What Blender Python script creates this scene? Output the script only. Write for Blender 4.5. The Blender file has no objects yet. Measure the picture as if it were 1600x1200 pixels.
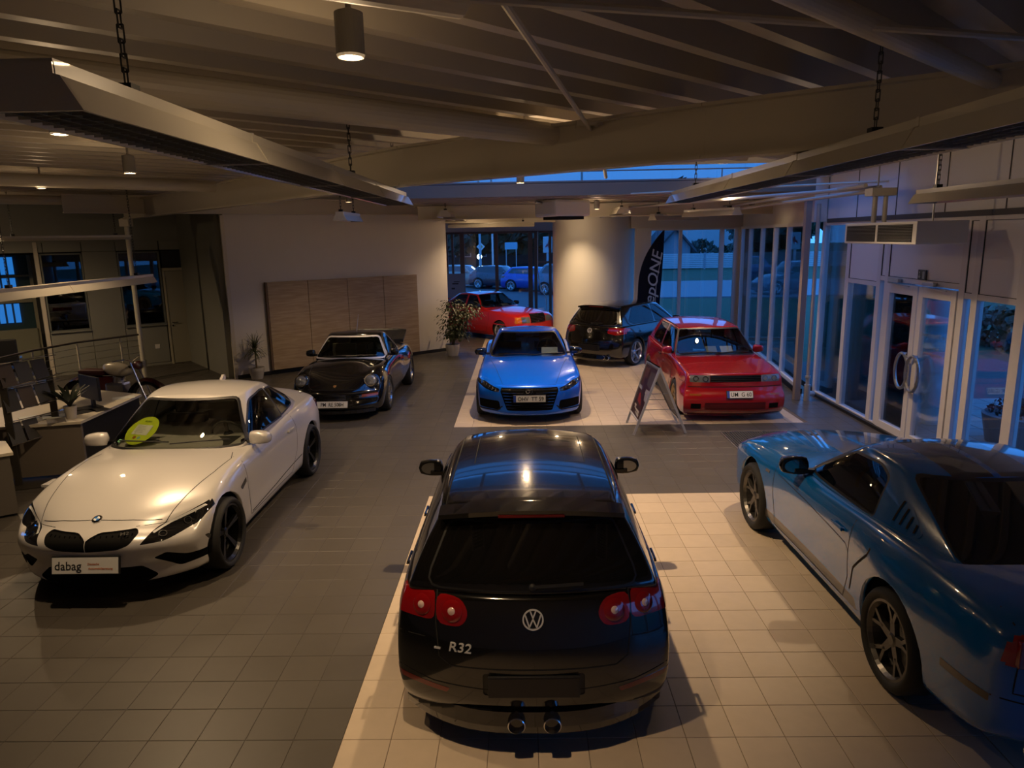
import bpy, bmesh, math, random
from mathutils import Vector, Matrix
from mathutils.bvhtree import BVHTree
random.seed(7)
PI = math.pi
SC = bpy.context.scene
COL = SC.collection
# ------------------------------------------------------------------ camera
cam_d = bpy.data.cameras.new('camera'); cam = bpy.data.objects.new('camera', cam_d); COL.objects.link(cam)
SC.camera = cam
FPX = 1116.3
cam_d.sensor_fit = 'HORIZONTAL'; cam_d.sensor_width = 36.0; cam_d.lens = FPX / 1600 * 36.0
cam_d.clip_start = .05; cam_d.clip_end = 400
def cam_basis(pitch=.2032, yaw=.0169, roll=-.0180):
    cp, sp, cy, sy, cr, sr = math.cos(pitch), math.sin(pitch), math.cos(yaw), math.sin(yaw), math.cos(roll), math.sin(roll)
    f = Vector((-sy * cp, cy * cp, -sp)); r = Vector((cy, sy, 0)); u = r.cross(f)
    return cr * r + sr * u, -sr * r + cr * u, f
_r, _u, _f = cam_basis()
cam.matrix_world = Matrix(((_r.x, _u.x, -_f.x, 1.1565), (_r.y, _u.y, -_f.y, -8.118), (_r.z, _u.z, -_f.z, 3.033), (0, 0, 0, 1)))
# ------------------------------------------------------------------ view
SC.view_settings.view_transform = 'Standard'; SC.view_settings.look = 'None'
SC.view_settings.exposure = 0.50; SC.view_settings.gamma = 1.0; SC.view_settings.use_curve_mapping = False
SC.cycles.max_bounces = 7; SC.cycles.diffuse_bounces = 4; SC.cycles.glossy_bounces = 4
SC.cycles.transparent_max_bounces = 12; SC.cycles.caustics_reflective = False; SC.cycles.caustics_refractive = False
SC.cycles.sample_clamp_indirect = 3.0
# ------------------------------------------------------------------ world: clear sky after sunset
W = bpy.data.worlds.new('dusk_sky'); SC.world = W; W.use_nodes = True
_n = W.node_tree.nodes; _l = W.node_tree.links
_bg = _n['Background']
_tc = _n.new('ShaderNodeTexCoord'); _sep = _n.new('ShaderNodeSeparateXYZ'); _rp = _n.new('ShaderNodeValToRGB')
_l.new(_tc.outputs['Generated'], _sep.inputs[0]); _l.new(_sep.outputs['Z'], _rp.inputs[0])
_rp.color_ramp.elements[0].position = 0.0; _rp.color_ramp.elements[0].color = (.042, .21, .66, 1)
_rp.color_ramp.elements[1].position = .9; _rp.color_ramp.elements[1].color = (.035, .19, .66, 1)
_l.new(_rp.outputs[0], _bg.inputs['Color']); _bg.inputs['Strength'].default_value = 2.1
# ------------------------------------------------------------------ lamps of the hall (warm downlights under the roof)
WARM = (1.0, .69, .39)
LAMPS = [  # x, y, z, watts, cone degrees, visible housing
    (.47, -5.0, 3.74, 165, 88, True), (-1.95, -3.1, 3.74, 185, 122, True), (1.2, -1.35, 3.74, 520, 104, False),
    (1.15, 2.75, 3.78, 420, 132, True), (4.45, .75, 3.78, 270, 124, False), (2.75, 7.4, 3.55, 220, 130, True),
    (-2.75, -.75, 3.7, 190, 124, False), (-2.3, 6.6, 3.75, 170, 120, False), (4.7, 5.0, 3.78, 170, 124, False),
    (2.35, 11.2, 3.6, 220, 110, False), (.2, 11.2, 3.55, 170, 130, False), (-5.2, 1.6, 3.75, 90, 120, False),
    (6.0, 7.4, 3.55, 20, 110, False), (-9.3, 5.2, 3.8, 260, 160, False)]  # last entry: unseen lamp added to brighten the office area
# ------------------------------------------------------------------ materials
MATS = {}
def mat(name, col, rough=.6, metal=0, coat=0, spec=.5, emit=None, estr=0, bump=None, noise=None, trans=0, alpha=1, ior=None):
    if name in MATS: return MATS[name]
    m = bpy.data.materials.new(name); m.use_nodes = True
    N = m.node_tree.nodes; Lk = m.node_tree.links; b = N['Principled BSDF']
    b.inputs['Base Color'].default_value = (*col, 1); b.inputs['Roughness'].default_value = rough
    b.inputs['Metallic'].default_value = metal; b.inputs['Coat Weight'].default_value = coat
    b.inputs['Coat Roughness'].default_value = .03
    b.inputs['Specular IOR Level'].default_value = spec
    b.inputs['Transmission Weight'].default_value = trans
    if ior: b.inputs['IOR'].default_value = ior
    if emit: b.inputs['Emission Color'].default_value = (*emit, 1); b.inputs['Emission Strength'].default_value = estr
    if noise:   # (scale, amount) subtle colour mottling
        tc = N.new('ShaderNodeTexCoord'); nz = N.new('ShaderNodeTexNoise'); nz.inputs['Scale'].default_value = noise[0]; nz.inputs['Detail'].default_value = 6
        mx = N.new('ShaderNodeMix'); mx.data_type = 'RGBA'
        a = tuple(max(0, c * (1 - noise[1])) for c in col); c2 = tuple(min(1, c * (1 + noise[1])) for c in col)
        mx.inputs[6].default_value = (*a, 1); mx.inputs[7].default_value = (*c2, 1)
        Lk.new(tc.outputs['Object'], nz.inputs['Vector']); Lk.new(nz.outputs['Fac'], mx.inputs[0]); Lk.new(mx.outputs[2], b.inputs['Base Color'])
    if bump:    # (scale, strength)
        nb = N.new('ShaderNodeTexNoise'); nb.inputs['Scale'].default_value = bump[0]; nb.inputs['Detail'].default_value = 4
        tc2 = N.new('ShaderNodeTexCoord'); Lk.new(tc2.outputs['Object'], nb.inputs['Vector'])
        bp = N.new('ShaderNodeBump'); bp.inputs['Strength'].default_value = bump[1]; bp.inputs['Distance'].default_value = .01
        Lk.new(nb.outputs['Fac'], bp.inputs['Height']); Lk.new(bp.outputs['Normal'], b.inputs['Normal'])
    MATS[name] = m; return m
def glass(name, tint, refl=1.0, rough=.0):
    """thin pane: fresnel reflection over tinted see-through"""
    if name in MATS: return MATS[name]
    m = bpy.data.materials.new(name); m.use_nodes = True; N = m.node_tree.nodes; Lk = m.node_tree.links
    N.clear(); o = N.new('ShaderNodeOutputMaterial'); t = N.new('ShaderNodeBsdfTransparent'); g = N.new('ShaderNodeBsdfGlossy')
    t.inputs['Color'].default_value = (*tint, 1); g.inputs['Roughness'].default_value = rough
    g.inputs['Color'].default_value = (refl, refl, refl, 1)
    fr = N.new('ShaderNodeLayerWeight'); fr.inputs['Blend'].default_value = .12
    mp = N.new('ShaderNodeMapRange'); mp.inputs['To Min'].default_value = .06; mp.inputs['To Max'].default_value = .95
    Lk.new(fr.outputs['Fresnel'], mp.inputs['Value'])
    mx = N.new('ShaderNodeMixShader'); Lk.new(mp.outputs[0], mx.inputs[0]); Lk.new(t.outputs[0], mx.inputs[1]); Lk.new(g.outputs[0], mx.inputs[2])
    Lk.new(mx.outputs[0], o.inputs['Surface']); MATS[name] = m; return m
def paint(name, col, metal=.0, rough=.28, spec=.5):
    """car lacquer; the inner side of the sheet metal is dark lining"""
    if name in MATS: return MATS[name]
    m = mat(name, col, rough, metal, 1.0, spec)
    N = m.node_tree.nodes; Lk = m.node_tree.links; b = N['Principled BSDF']; o = N['Material Output']
    d = N.new('ShaderNodeBsdfDiffuse'); d.inputs['Color'].default_value = (.02, .02, .02, 1)
    ge = N.new('ShaderNodeNewGeometry'); mx = N.new('ShaderNodeMixShader')
    Lk.new(ge.outputs['Backfacing'], mx.inputs[0]); Lk.new(b.outputs[0], mx.inputs[1]); Lk.new(d.outputs[0], mx.inputs[2]); Lk.new(mx.outputs[0], o.inputs['Surface'])
    return m
BLK = mat('black_plastic', (.008, .008, .009), .45)
GLOSSBLK = mat('gloss_black', (.004, .004, .005), .08, coat=1)
RUB = mat('rubber', (.012, .012, .012), .75)
CHR = mat('chrome', (.75, .75, .75), .12, 1)
ALU = mat('aluminium', (.55, .55, .56), .32, 1)
VOID = mat('dark_lining', (.004, .004, .004), .9)
WHT = mat('white_enamel', (.75, .73, .70), .4)
# ------------------------------------------------------------------ object helpers
def tag(o, label=None, cat=None, group=None, kind=None):
    if label: o['label'] = label
    if cat: o['category'] = cat
    if group: o['group'] = group
    if kind: o['kind'] = kind
    return o
def mobj(name, me, m=None, parent=None):
    o = bpy.data.objects.new(name, me); COL.objects.link(o)
    if m is not None:
        if not me.materials: me.materials.append(m)
    if parent: o.parent = parent
    return o
def obj(name, bm, m=None, parent=None, smooth=False, loc=None, rz=0):
    me = bpy.data.meshes.new(name)
    bmesh.ops.recalc_face_normals(bm, faces=bm.faces) if not smooth == 'keep' else None
    bm.to_mesh(me); bm.free()
    if smooth: me.shade_smooth()
    o = mobj(name, me, m, parent)
    if loc is not None: o.location = loc
    o.rotation_euler.z = rz
    return o
def empty(name, loc=(0, 0, 0), rz=0, parent=None):
    o = bpy.data.objects.new(name, None); COL.objects.link(o); o.location = loc; o.rotation_euler.z = rz; o.empty_display_size = .2
    if parent: o.parent = parent
    return o
def copy_tree(o, parent=None):
    c = o.copy(); COL.objects.link(c); c.parent = parent
    for ch in list(o.children): copy_tree(ch, c)
    return c
def new(): return bmesh.new()
def box(bm, x0, x1, y0, y1, z0, z1, M=None, bev=0):
    vs = [bm.verts.new((x, y, z)) for x in (x0, x1) for y in (y0, y1) for z in (z0, z1)]
    fs = [bm.faces.new([vs[i] for i in q]) for q in ((0, 1, 3, 2), (4, 6, 7, 5), (0, 4, 5, 1), (2, 3, 7, 6), (0, 2, 6, 4), (1, 5, 7, 3))]
    if M: bmesh.ops.transform(bm, matrix=M, verts=vs)
    if bev:
        es = set(e for f in fs for e in f.edges)
        bmesh.ops.bevel(bm, geom=list(es), offset=bev, segments=2, affect='EDGES', profile=.6)
    return vs
def seg(a, b): # matrix placing local z axis along a->b at a
    a = Vector(a); b = Vector(b); d = b - a
    q = d.to_track_quat('Z', 'Y'); return Matrix.Translation(a) @ q.to_matrix().to_4x4(), d.length
def tube(bm, a, b, r, n=10, r2=None, caps=True):
    M, L = seg(a, b); r2 = r if r2 is None else r2
    A = [bm.verts.new(M @ Vector((r * math.cos(2 * PI * i / n), r * math.sin(2 * PI * i / n), 0))) for i in range(n)]
    B = [bm.verts.new(M @ Vector((r2 * math.cos(2 * PI * i / n), r2 * math.sin(2 * PI * i / n), L))) for i in range(n)]
    for i in range(n): bm.faces.new((A[i], A[(i + 1) % n], B[(i + 1) % n], B[i]))
    if caps: bm.faces.new(A[::-1]); bm.faces.new(B)
def polytube(bm, pts, r, n=6):
    for a, b in zip(pts, pts[1:]):
        if (Vector(a) - Vector(b)).length > 1e-5: tube(bm, a, b, r, n)
def bar(bm, a, b, w, h, up=(0, 0, 1)): # rectangular bar from a to b
    a = Vector(a); b = Vector(b); d = (b - a); L = d.length; d.normalize(); up = Vector(up)
    s = d.cross(up); s.normalize(); u = s.cross(d)
    M = Matrix(((s.x, d.x, u.x, a.x), (s.y, d.y, u.y, a.y), (s.z, d.z, u.z, a.z), (0, 0, 0, 1)))
    box(bm, -w / 2, w / 2, 0, L, -h / 2, h / 2, M)
def lathe(bm, prof, n=24, M=None, closed=False): # prof: (r, z), spun about z
    rings = []
    for r, z in prof:
        if r < 1e-5: rings.append([bm.verts.new((0, 0, z))])
        else: rings.append([bm.verts.new((r * math.cos(2 * PI * i / n), r * math.sin(2 * PI * i / n), z)) for i in range(n)])
    pr = list(zip(rings, rings[1:])) + ([(rings[-1], rings[0])] if closed else [])
    for A, B in pr:
        for i in range(n):
            j = (i + 1) % n
            q = [A[i % len(A)], A[j % len(A)], B[j % len(B)], B[i % len(B)]]
            u = [];
            for v in q:
                if v not in u: u.append(v)
            if len(u) > 2: bm.faces.new(u)
    if M: bmesh.ops.transform(bm, matrix=M, verts=[v for R_ in rings for v in R_])
def prism(bm, poly, y0, y1, M=None): # poly in (x,z) extruded along y
    A = [bm.verts.new((x, y0, z)) for x, z in poly]; B = [bm.verts.new((x, y1, z)) for x, z in poly]
    n = len(poly)
    for i in range(n): bm.faces.new((A[i], A[(i + 1) % n], B[(i + 1) % n], B[i]))
    bm.faces.new(A[::-1]); bm.faces.new(B)
    if M: bmesh.ops.transform(bm, matrix=M, verts=A + B)
def slab(bm, poly, z0, z1): # poly in (x,y) extruded along z
    A = [bm.verts.new((x, y, z0)) for x, y in poly]; B = [bm.verts.new((x, y, z1)) for x, y in poly]
    n = len(poly)
    for i in range(n): bm.faces.new((A[i], A[(i + 1) % n], B[(i + 1) % n], B[i]))
    bm.faces.new(A[::-1]); bm.faces.new(B)
FONT = {}
def text_me(txt, size, ext=.001, sx=1.0, key=''):
    cu = bpy.data.curves.new('lettering', 'FONT'); cu.body = txt; cu.size = size; cu.extrude = ext; cu.align_x = 'CENTER'; cu.align_y = 'CENTER'
    cu.resolution_u = 3; cu.offset = size * .007
    o = bpy.data.objects.new('t', cu); COL.objects.link(o)
    me = bpy.data.meshes.new_from_object(o.evaluated_get(bpy.context.evaluated_depsgraph_get()))
    bpy.data.objects.remove(o); bpy.data.curves.remove(cu)
    if sx != 1.0: me.transform(Matrix.Diagonal((sx, 1, 1, 1)))
    me.name = 'lettering'; return me
def face_matrix(loc, nrm, up=(0, 0, 1)):
    """local z = outward normal, local y = up on the surface"""
    n = Vector(nrm).normalized(); upv = Vector(up); x = upv.cross(n).normalized(); y = n.cross(x)
    return Matrix(((x.x, y.x, n.x, loc[0]), (x.y, y.y, n.y, loc[1]), (x.z, y.z, n.z, loc[2]), (0, 0, 0, 1)))
# ================================================================== car builder
def curve(keys):
    xs = [k[0] for k in keys]; ys = [k[1] for k in keys]; n = len(xs)
    if n == 1: return lambda x: ys[0]
    d = [(ys[i + 1] - ys[i]) / (xs[i + 1] - xs[i]) for i in range(n - 1)]
    m = [d[0]] + [0 if d[i - 1] * d[i] <= 0 else 2 * d[i - 1] * d[i] / (d[i - 1] + d[i]) for i in range(1, n - 1)] + [d[-1]]
    def f(x):
        if x <= xs[0]: return ys[0]
        if x >= xs[-1]: return ys[-1]
        i = 0
        while x > xs[i + 1]: i += 1
        h = xs[i + 1] - xs[i]; t = (x - xs[i]) / h
        return (2 * t**3 - 3 * t * t + 1) * ys[i] + (t**3 - 2 * t * t + t) * h * m[i] + (-2 * t**3 + 3 * t * t) * ys[i + 1] + (t**3 - t * t) * h * m[i + 1]
    return f
def lerp(a, b, t): return a + (b - a) * t
def lattice(NI, JF, NK, pos, cr, sub=2):
    M = len(JF) - 1; bm = bmesh.new(); V = {}
    for i in range(NI + 1):
        for j in range(M + 1):
            for k in range(NK + 1):
                if i in (0, NI) or j in (0, M) or k in (0, NK): V[i, j, k] = bm.verts.new(pos(i, JF[j], k))
    F = lambda *q: bm.faces.new([V[a] for a in q])
    for i in range(NI):
        for j in range(M):
            for k in (0, NK): F((i, j, k), (i + 1, j, k), (i + 1, j + 1, k), (i, j + 1, k))
        for k in range(NK):
            for j in (0, M): F((i, j, k), (i + 1, j, k), (i + 1, j, k + 1), (i, j, k + 1))
    for j in range(M):
        for k in range(NK):
            for i in (0, NI): F((i, j, k), (i, j + 1, k), (i, j + 1, k + 1), (i, j, k + 1))
    bmesh.ops.recalc_face_normals(bm, faces=bm.faces)
    cl = bm.edges.layers.float.new('crease_edge'); inv = {v: a for a, v in V.items()}
    for e in bm.edges:
        a, b = inv[e.verts[0]], inv[e.verts[1]]; c = 0
        if a[1] == b[1] and a[1] in (0, M) and a[2] == b[2] == NK: c = cr.get('shoulder', 0)
        if a[1] == b[1] and a[1] in (0, M) and a[2] == b[2] == 0: c = cr.get('sill', .3)
        if a[0] == b[0] == 0 and a[2] == b[2] == NK: c = cr.get('ftop', 0)
        if a[0] == b[0] == NI and a[2] == b[2] == NK: c = cr.get('rtop', 0)
        if a[0] == b[0] == 0 and a[1] == b[1] and a[1] in (0, M): c = cr.get('fside', 0)
        if a[0] == b[0] == NI and a[1] == b[1] and a[1] in (0, M): c = cr.get('rside', 0)
        for key, c2 in cr.items():
            if isinstance(key, int) and a[1] == b[1] and a[1] in (0, M) and a[2] == b[2] == key: c = c2
        e[cl] = c
    me = bpy.data.meshes.new('tmp'); bm.to_mesh(me); bm.free()
    o = bpy.data.objects.new('tmp', me); COL.objects.link(o)
    s = o.modifiers.new('s', 'SUBSURF'); s.levels = sub; s.render_levels = sub
    dg = bpy.context.evaluated_depsgraph_get(); me2 = bpy.data.meshes.new_from_object(o.evaluated_get(dg))
    bpy.data.objects.remove(o); bpy.data.meshes.remove(me)
    b2 = bmesh.new(); b2.from_mesh(me2); bpy.data.meshes.remove(me2)
    b2.normal_update()
    nl = b2.verts.layers.float_vector.new('nrm')
    for v in b2.verts: v[nl] = v.normal
    return b2
def inpoly(x, y, P):
    c = False; j = len(P) - 1
    for i in range(len(P)):
        if (P[i][1] > y) != (P[j][1] > y) and x < (P[j][0] - P[i][0]) * (y - P[i][1]) / (P[j][1] - P[i][1]) + P[i][0]: c = not c
        j = i
    return c
def area2(P): return sum(P[i][0] * P[(i + 1) % len(P)][1] - P[(i + 1) % len(P)][0] * P[i][1] for i in range(len(P)))
def offset_poly(P, d): # outward by d
    s = 1 if area2(P) > 0 else -1; n = len(P); out = []
    for i in range(n):
        a, b, c = Vector(P[i - 1]), Vector(P[i]), Vector(P[(i + 1) % n])
        e1 = (b - a).normalized(); e2 = (c - b).normalized()
        n1 = Vector((e1.y, -e1.x)) * s; n2 = Vector((e2.y, -e2.x)) * s
        m = (n1 + n2); q = m.length
        if q < .3: out.append(tuple(b + n1 * d)); continue
        m /= q; out.append(tuple(b + m * (d / max(.5, m.dot(n1)))))
    return out
def rnd(P, r=.04, seg_=3): # rounded corners; a vertex may carry its own radius
    out = []; n = len(P)
    for i in range(n):
        rr = P[i][2] if len(P[i]) > 2 else r
        a, b, c = Vector(P[i - 1][:2]), Vector(P[i][:2]), Vector(P[(i + 1) % n][:2])
        d1 = (a - b); d2 = (c - b); l = min(d1.length, d2.length) * .48; q = min(rr, l)
        if q < .003: out.append(tuple(b)); continue
        p0 = b + d1.normalized() * q; p2 = b + d2.normalized() * q
        for s in range(seg_ + 1):
            t = s / seg_; out.append(tuple(p0 * (1 - t)**2 + b * 2 * t * (1 - t) + p2 * t * t))
    return out
class Car:
    def __init__(s, name, label, cat, L, x, y, rz, group=None):
        s.L = L; s.root = empty(name, (x, y, 0), math.radians(rz)); tag(s.root, label, cat, group)
        s.gap = bmesh.new(); s.cab = None; s.rimk = .74; s.fl = .62; s.rl = .5
    # ---- main volumes
    def body(s, us, W, ZB, ZS, ZC, prof, fp, rp, bowF=.3, bowR=.2, pF=2.4, pR=2.4, FD=.9, RD=.8, pc=2.2, cr={}, jf=(0, .3, .6, .86, 1), extra=None, wtop=None, topx=None):
        L = s.L; Wf, ZBf, ZSf, ZCf = curve(W), curve(ZB), curve(ZS), curve(ZC); JF = [-a for a in jf[::-1]] + list(jf[1:]); NK = len(prof) - 1
        fpf = fp; s.Wf, s.ZSf, s.ZCf = Wf, ZSf, ZCf
        s.prof = prof
        wt = curve(wtop) if wtop else None
        def pos(i, f, k):
            u = us[i]; a = abs(f); sg = 1 if f >= 0 else -1
            tz, wf_ = prof[k]
            if wt and k == NK: wf_ = wt(u)
            if wt and k == NK - 1: wf_ = lerp(wf_, wt(u) * 1.03, .5)
            zb, zs, zc = ZBf(u), ZSf(u), ZCf(u)
            ztop = zs + (zc - zs) * (1 - a**pc)
            z = zb + (ztop - zb) * tz
            w = Wf(u) * wf_
            if extra: w += extra(u, z, tz)
            y = sg * a * w
            kf = max(0, 1 - (u - us[0]) / FD)**1.6; kr = max(0, 1 - (us[-1] - u) / RD)**1.6
            uu = u + kf * (bowF * a**pF + fp[k]) - kr * (bowR * a**pR + rp[k])
            if topx and k == NK: z += topx(uu, a)
            return (y, uu - L / 2, z)
        s.bd = lattice(len(us) - 1, JF, NK, pos, cr)
    def cabin(s, ub, ur, WB, WR, ZBs, ZR, crown=.03, bow=(.18, .12), bowr=(.05, .05), lev=(0, .33, .66, .9, 1), ss=(0, .06, .2, .4, .6, .8, .94, 1), cr={}, jf=(0, .35, .7, .9, 1), bulge=.02, curvef=.0, curver=0.):
        L = s.L; WBf, WRf, ZBf, ZRf = curve(WB), curve(WR), curve(ZBs), curve(ZR)
        JF = [-a for a in jf[::-1]] + list(jf[1:]); NK = len(lev) - 1
        def pos(i, f, k):
            q = ss[i]; t = lev[k]; a = abs(f); sg = 1 if f >= 0 else -1
            u0 = lerp(ub[0], ub[1], q); u1 = lerp(ur[0], ur[1], q)
            u = lerp(u0, u1, t)
            kf = max(0, 1 - q / .25)**1.5; kr = max(0, 1 - (1 - q) / .25)**1.5
            u -= curvef * math.sin(PI * t) * kf; u += curver * math.sin(PI * t) * kr
            u += kf * lerp(bow[0], bowr[0], t) * a**2.2 - kr * lerp(bow[1], bowr[1], t) * a**2.2
            ztop = ZRf(q) + crown * (1 - a**2)
            z = lerp(ZBf(q), ztop, t)
            w = lerp(WBf(q), WRf(q), t) + bulge * math.sin(PI * t)
            return (sg * a * w, u - L / 2, z)
        s.cab = lattice(len(ss) - 1, JF, NK, pos, cr)
    def bvh(s):
        bs = [s.bd] + ([s.cab] if s.cab else [])
        vs, fs = [], []
        for b in bs:
            o = len(vs); b.verts.index_update(); vs += [v.co.copy() for v in b.verts]; fs += [[o + v.index for v in f.verts] for f in b.faces]
        s.tree = BVHTree.FromPolygons(vs, fs)
        s.trees = []
        for b in bs:
            s.trees.append(BVHTree.FromPolygons([v.co.copy() for v in b.verts], [[v.index for v in f.verts] for f in b.faces]))
    def hit(s, ax, a, b, side=1, tree=None):
        T = s.tree if tree is None else s.trees[tree]
        L = s.L
        if ax == 'S': o, d = Vector((side * 3, a - L / 2, b)), Vector((-side, 0, 0))
        elif ax == 'F': o, d = Vector((a, -L, b)), Vector((0, 1, 0))
        elif ax == 'R': o, d = Vector((a, L, b)), Vector((0, -1, 0))
        else: o, d = Vector((a, b - L / 2, 3)), Vector((0, 0, -1))
        h = T.ray_cast(o, d)
        return (h[0], h[1]) if h[0] is not None else (None, None)
    def seam(s, ax, P, w=.007, side=1, close=False, lift=.0012, tree=None, bm=None):
        bm = bm or s.gap
        if close: P = list(P) + [P[0]]
        pts = []
        for (a, b) in zip(P, P[1:]):
            n = max(1, int((Vector(a[:2]) - Vector(b[:2])).length / .04))
            pts += [tuple(Vector(a[:2]).lerp(Vector(b[:2]), i / n)) for i in range(n)]
        pts.append(tuple(P[-1][:2]))
        H = [s.hit(ax, p[0], p[1], side, tree) for p in pts]
        H = [h for h in H if h[0] is not None]
        prev = None
        for i, (p, n) in enumerate(H):
            t = (H[min(i + 1, len(H) - 1)][0] - H[max(i - 1, 0)][0])
            if t.length < 1e-6: continue
            t.normalize(); b = n.cross(t).normalized() * (w / 2)
            cur = (bm.verts.new(p + b + n * lift), bm.verts.new(p - b + n * lift), p)
            if prev and (prev[2] - p).length < .2:
                try: bm.faces.new((prev[0], prev[1], cur[1], cur[0]))
                except ValueError: pass
            prev = cur
    # ---- cutting a region out of a volume as a part of its own
    def select(s, bm, ax, P, side, minn=.12, filt=None, among=None):
        L = s.L
        if ax == 'S': pr = lambda c: (c.y + L / 2, c.z); nn = lambda n: n.x * side; dirv = Vector((1, 0, 0)); mk = lambda p: Vector((0, p[0] - L / 2, p[1]))
        elif ax == 'F': pr = lambda c: (c.x, c.z); nn = lambda n: -n.y; dirv = Vector((0, 1, 0)); mk = lambda p: Vector((p[0], 0, p[1]))
        elif ax == 'R': pr = lambda c: (c.x, c.z); nn = lambda n: n.y; dirv = Vector((0, 1, 0)); mk = lambda p: Vector((p[0], 0, p[1]))
        else: pr = lambda c: (c.x, c.y + L / 2); nn = lambda n: n.z; dirv = Vector((0, 0, 1)); mk = lambda p: Vector((p[0], p[1] - L / 2, 0))
        x0 = min(p[0] for p in P); x1 = max(p[0] for p in P); y0 = min(p[1] for p in P); y1 = max(p[1] for p in P)
        def near(f):
            if nn(f.normal) < minn: return False
            if ax == 'S' and f.calc_center_median().x * side < 0: return False
            q = [pr(v.co) for v in f.verts]
            if max(a[0] for a in q) < x0 or min(a[0] for a in q) > x1 or max(a[1] for a in q) < y0 or min(a[1] for a in q) > y1: return False
            return filt is None or filt(f.calc_center_median())
        S = set(f for f in (among or bm.faces) if f.is_valid and near(f))
        for i in range(len(P)):
            a, b = mk(P[i]), mk(P[(i + 1) % len(P)]); d = b - a
            if d.length < 1e-4: continue
            no = d.cross(dirv).normalized(); dn = d.normalized(); mid = (a + b) / 2; hl = d.length / 2
            Sl = []
            for f in S:
                if not f.is_valid: continue
                ts = [(v.co - a).dot(no) for v in f.verts]
                if min(ts) > -1e-5 or max(ts) < 1e-5: continue
                us = [(v.co - mid).dot(dn) for v in f.verts]
                if min(us) > hl or max(us) < -hl: continue
                Sl.append(f)
            if not Sl: continue
            ed = set(); vt = set()
            for f in Sl: ed.update(f.edges); vt.update(f.verts)
            r = bmesh.ops.bisect_plane(bm, geom=list(vt) + list(ed) + Sl, dist=1e-5, plane_co=a, plane_no=no)
            S = set(f for f in S if f.is_valid) | set(f for f in r['geom'] if isinstance(f, bmesh.types.BMFace) and f.is_valid)
        return [f for f in S if f.is_valid and inpoly(*pr(f.calc_center_median()), P)]
    def extract(s, bm, fs, push=0, delete=True):
        nl = bm.verts.layers.float_vector['nrm']
        out = bmesh.new(); ol = out.verts.layers.float_vector.new('nrm'); mp = {}
        for f in fs:
            vs = []
            for v in f.verts:
                if v not in mp:
                    w = out.verts.new(v.co + v[nl] * push); w[ol] = v[nl]; mp[v] = w
                vs.append(mp[v])
            try: out.faces.new(vs)
            except ValueError: pass
        if delete: bmesh.ops.delete(bm, geom=fs, context='FACES')
        if push:
            bd_ = [e for e in out.edges if e.is_boundary]
            r = bmesh.ops.extrude_edge_only(out, edges=bd_)
            for v in [g for g in r['geom'] if isinstance(g, bmesh.types.BMVert)]: v.co -= v[ol] * push
        return out
    def finish(s, bm, name, m, parent=None):
        nl = bm.verts.layers.float_vector.get('nrm')
        ns = [tuple(v[nl]) for v in bm.verts]
        me = bpy.data.meshes.new(name); bm.to_mesh(me); bm.free(); me.shade_smooth()
        if len(ns) and len(me.polygons): me.normals_split_custom_set_from_vertices(ns)
        return mobj(name, me, m, parent or s.root)
    def cut(s, which, ax, P, name, m, side=0, r=0, minn=.12, push=0, filt=None, parent=None, label=None, seam=0, mirror=False, drop=False, ring=0, ringm=None):
        if side == 0 and ax == 'S':
            return [s.cut(which, ax, P, name, m, sd, r, minn, push, filt, parent, label, seam, False, drop, ring, ringm) for sd in (-1, 1)]
        if mirror:
            a = s.cut(which, ax, P, name, m, side, r, minn, push, filt, parent, label, seam, False, drop, ring, ringm)
            b = s.cut(which, ax, [(-p[0],) + tuple(p[1:]) for p in P], name, m, side, r, minn, push, filt, parent, label, seam, False, drop, ring, ringm)
            return [a, b]
        if r: P = rnd(P, r)
        if which == 'b' and filt is None and ax in 'FR':
            lim = s.fl if ax == 'F' else s.rl
            filt = (lambda c, q=-s.L / 2 + lim: c.y < q) if ax == 'F' else (lambda c, q=s.L / 2 - lim: c.y > q)
        bm = s.bd if which == 'b' else s.cab
        if ring:
            Q = offset_poly(P, ring)
            A = s.select(bm, ax, Q, side, minn, filt)
            B = s.select(bm, ax, P, side, minn, filt, A)
            # faces of A may have been split: gather them again
            A = [f for f in s.select(bm, ax, Q, side, minn, filt)]
            Bs = set(B); R_ = [f for f in A if f not in Bs]
            inner = s.extract(bm, B, push, False); rg = s.extract(bm, R_, .0, False)
            bmesh.ops.delete(bm, geom=list(set(A) | Bs), context='FACES')
            o = s.finish(inner, name, m, parent)
            if label: o['label'] = label
            s.finish(rg, 'window_seal' if 'window' in name or 'wind' in name else 'surround', ringm or BLK, o)
            return o
        B = s.select(bm, ax, P, side, minn, filt)
        if drop: bmesh.ops.delete(bm, geom=B, context='FACES'); return None
        out = s.extract(bm, B, push)
        if seam: s.seam(ax, P, seam, side or 1, True, tree=0 if which == 'b' else 1)
        o = s.finish(out, name, m, parent)
        if label: o['label'] = label
        return o
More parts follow.
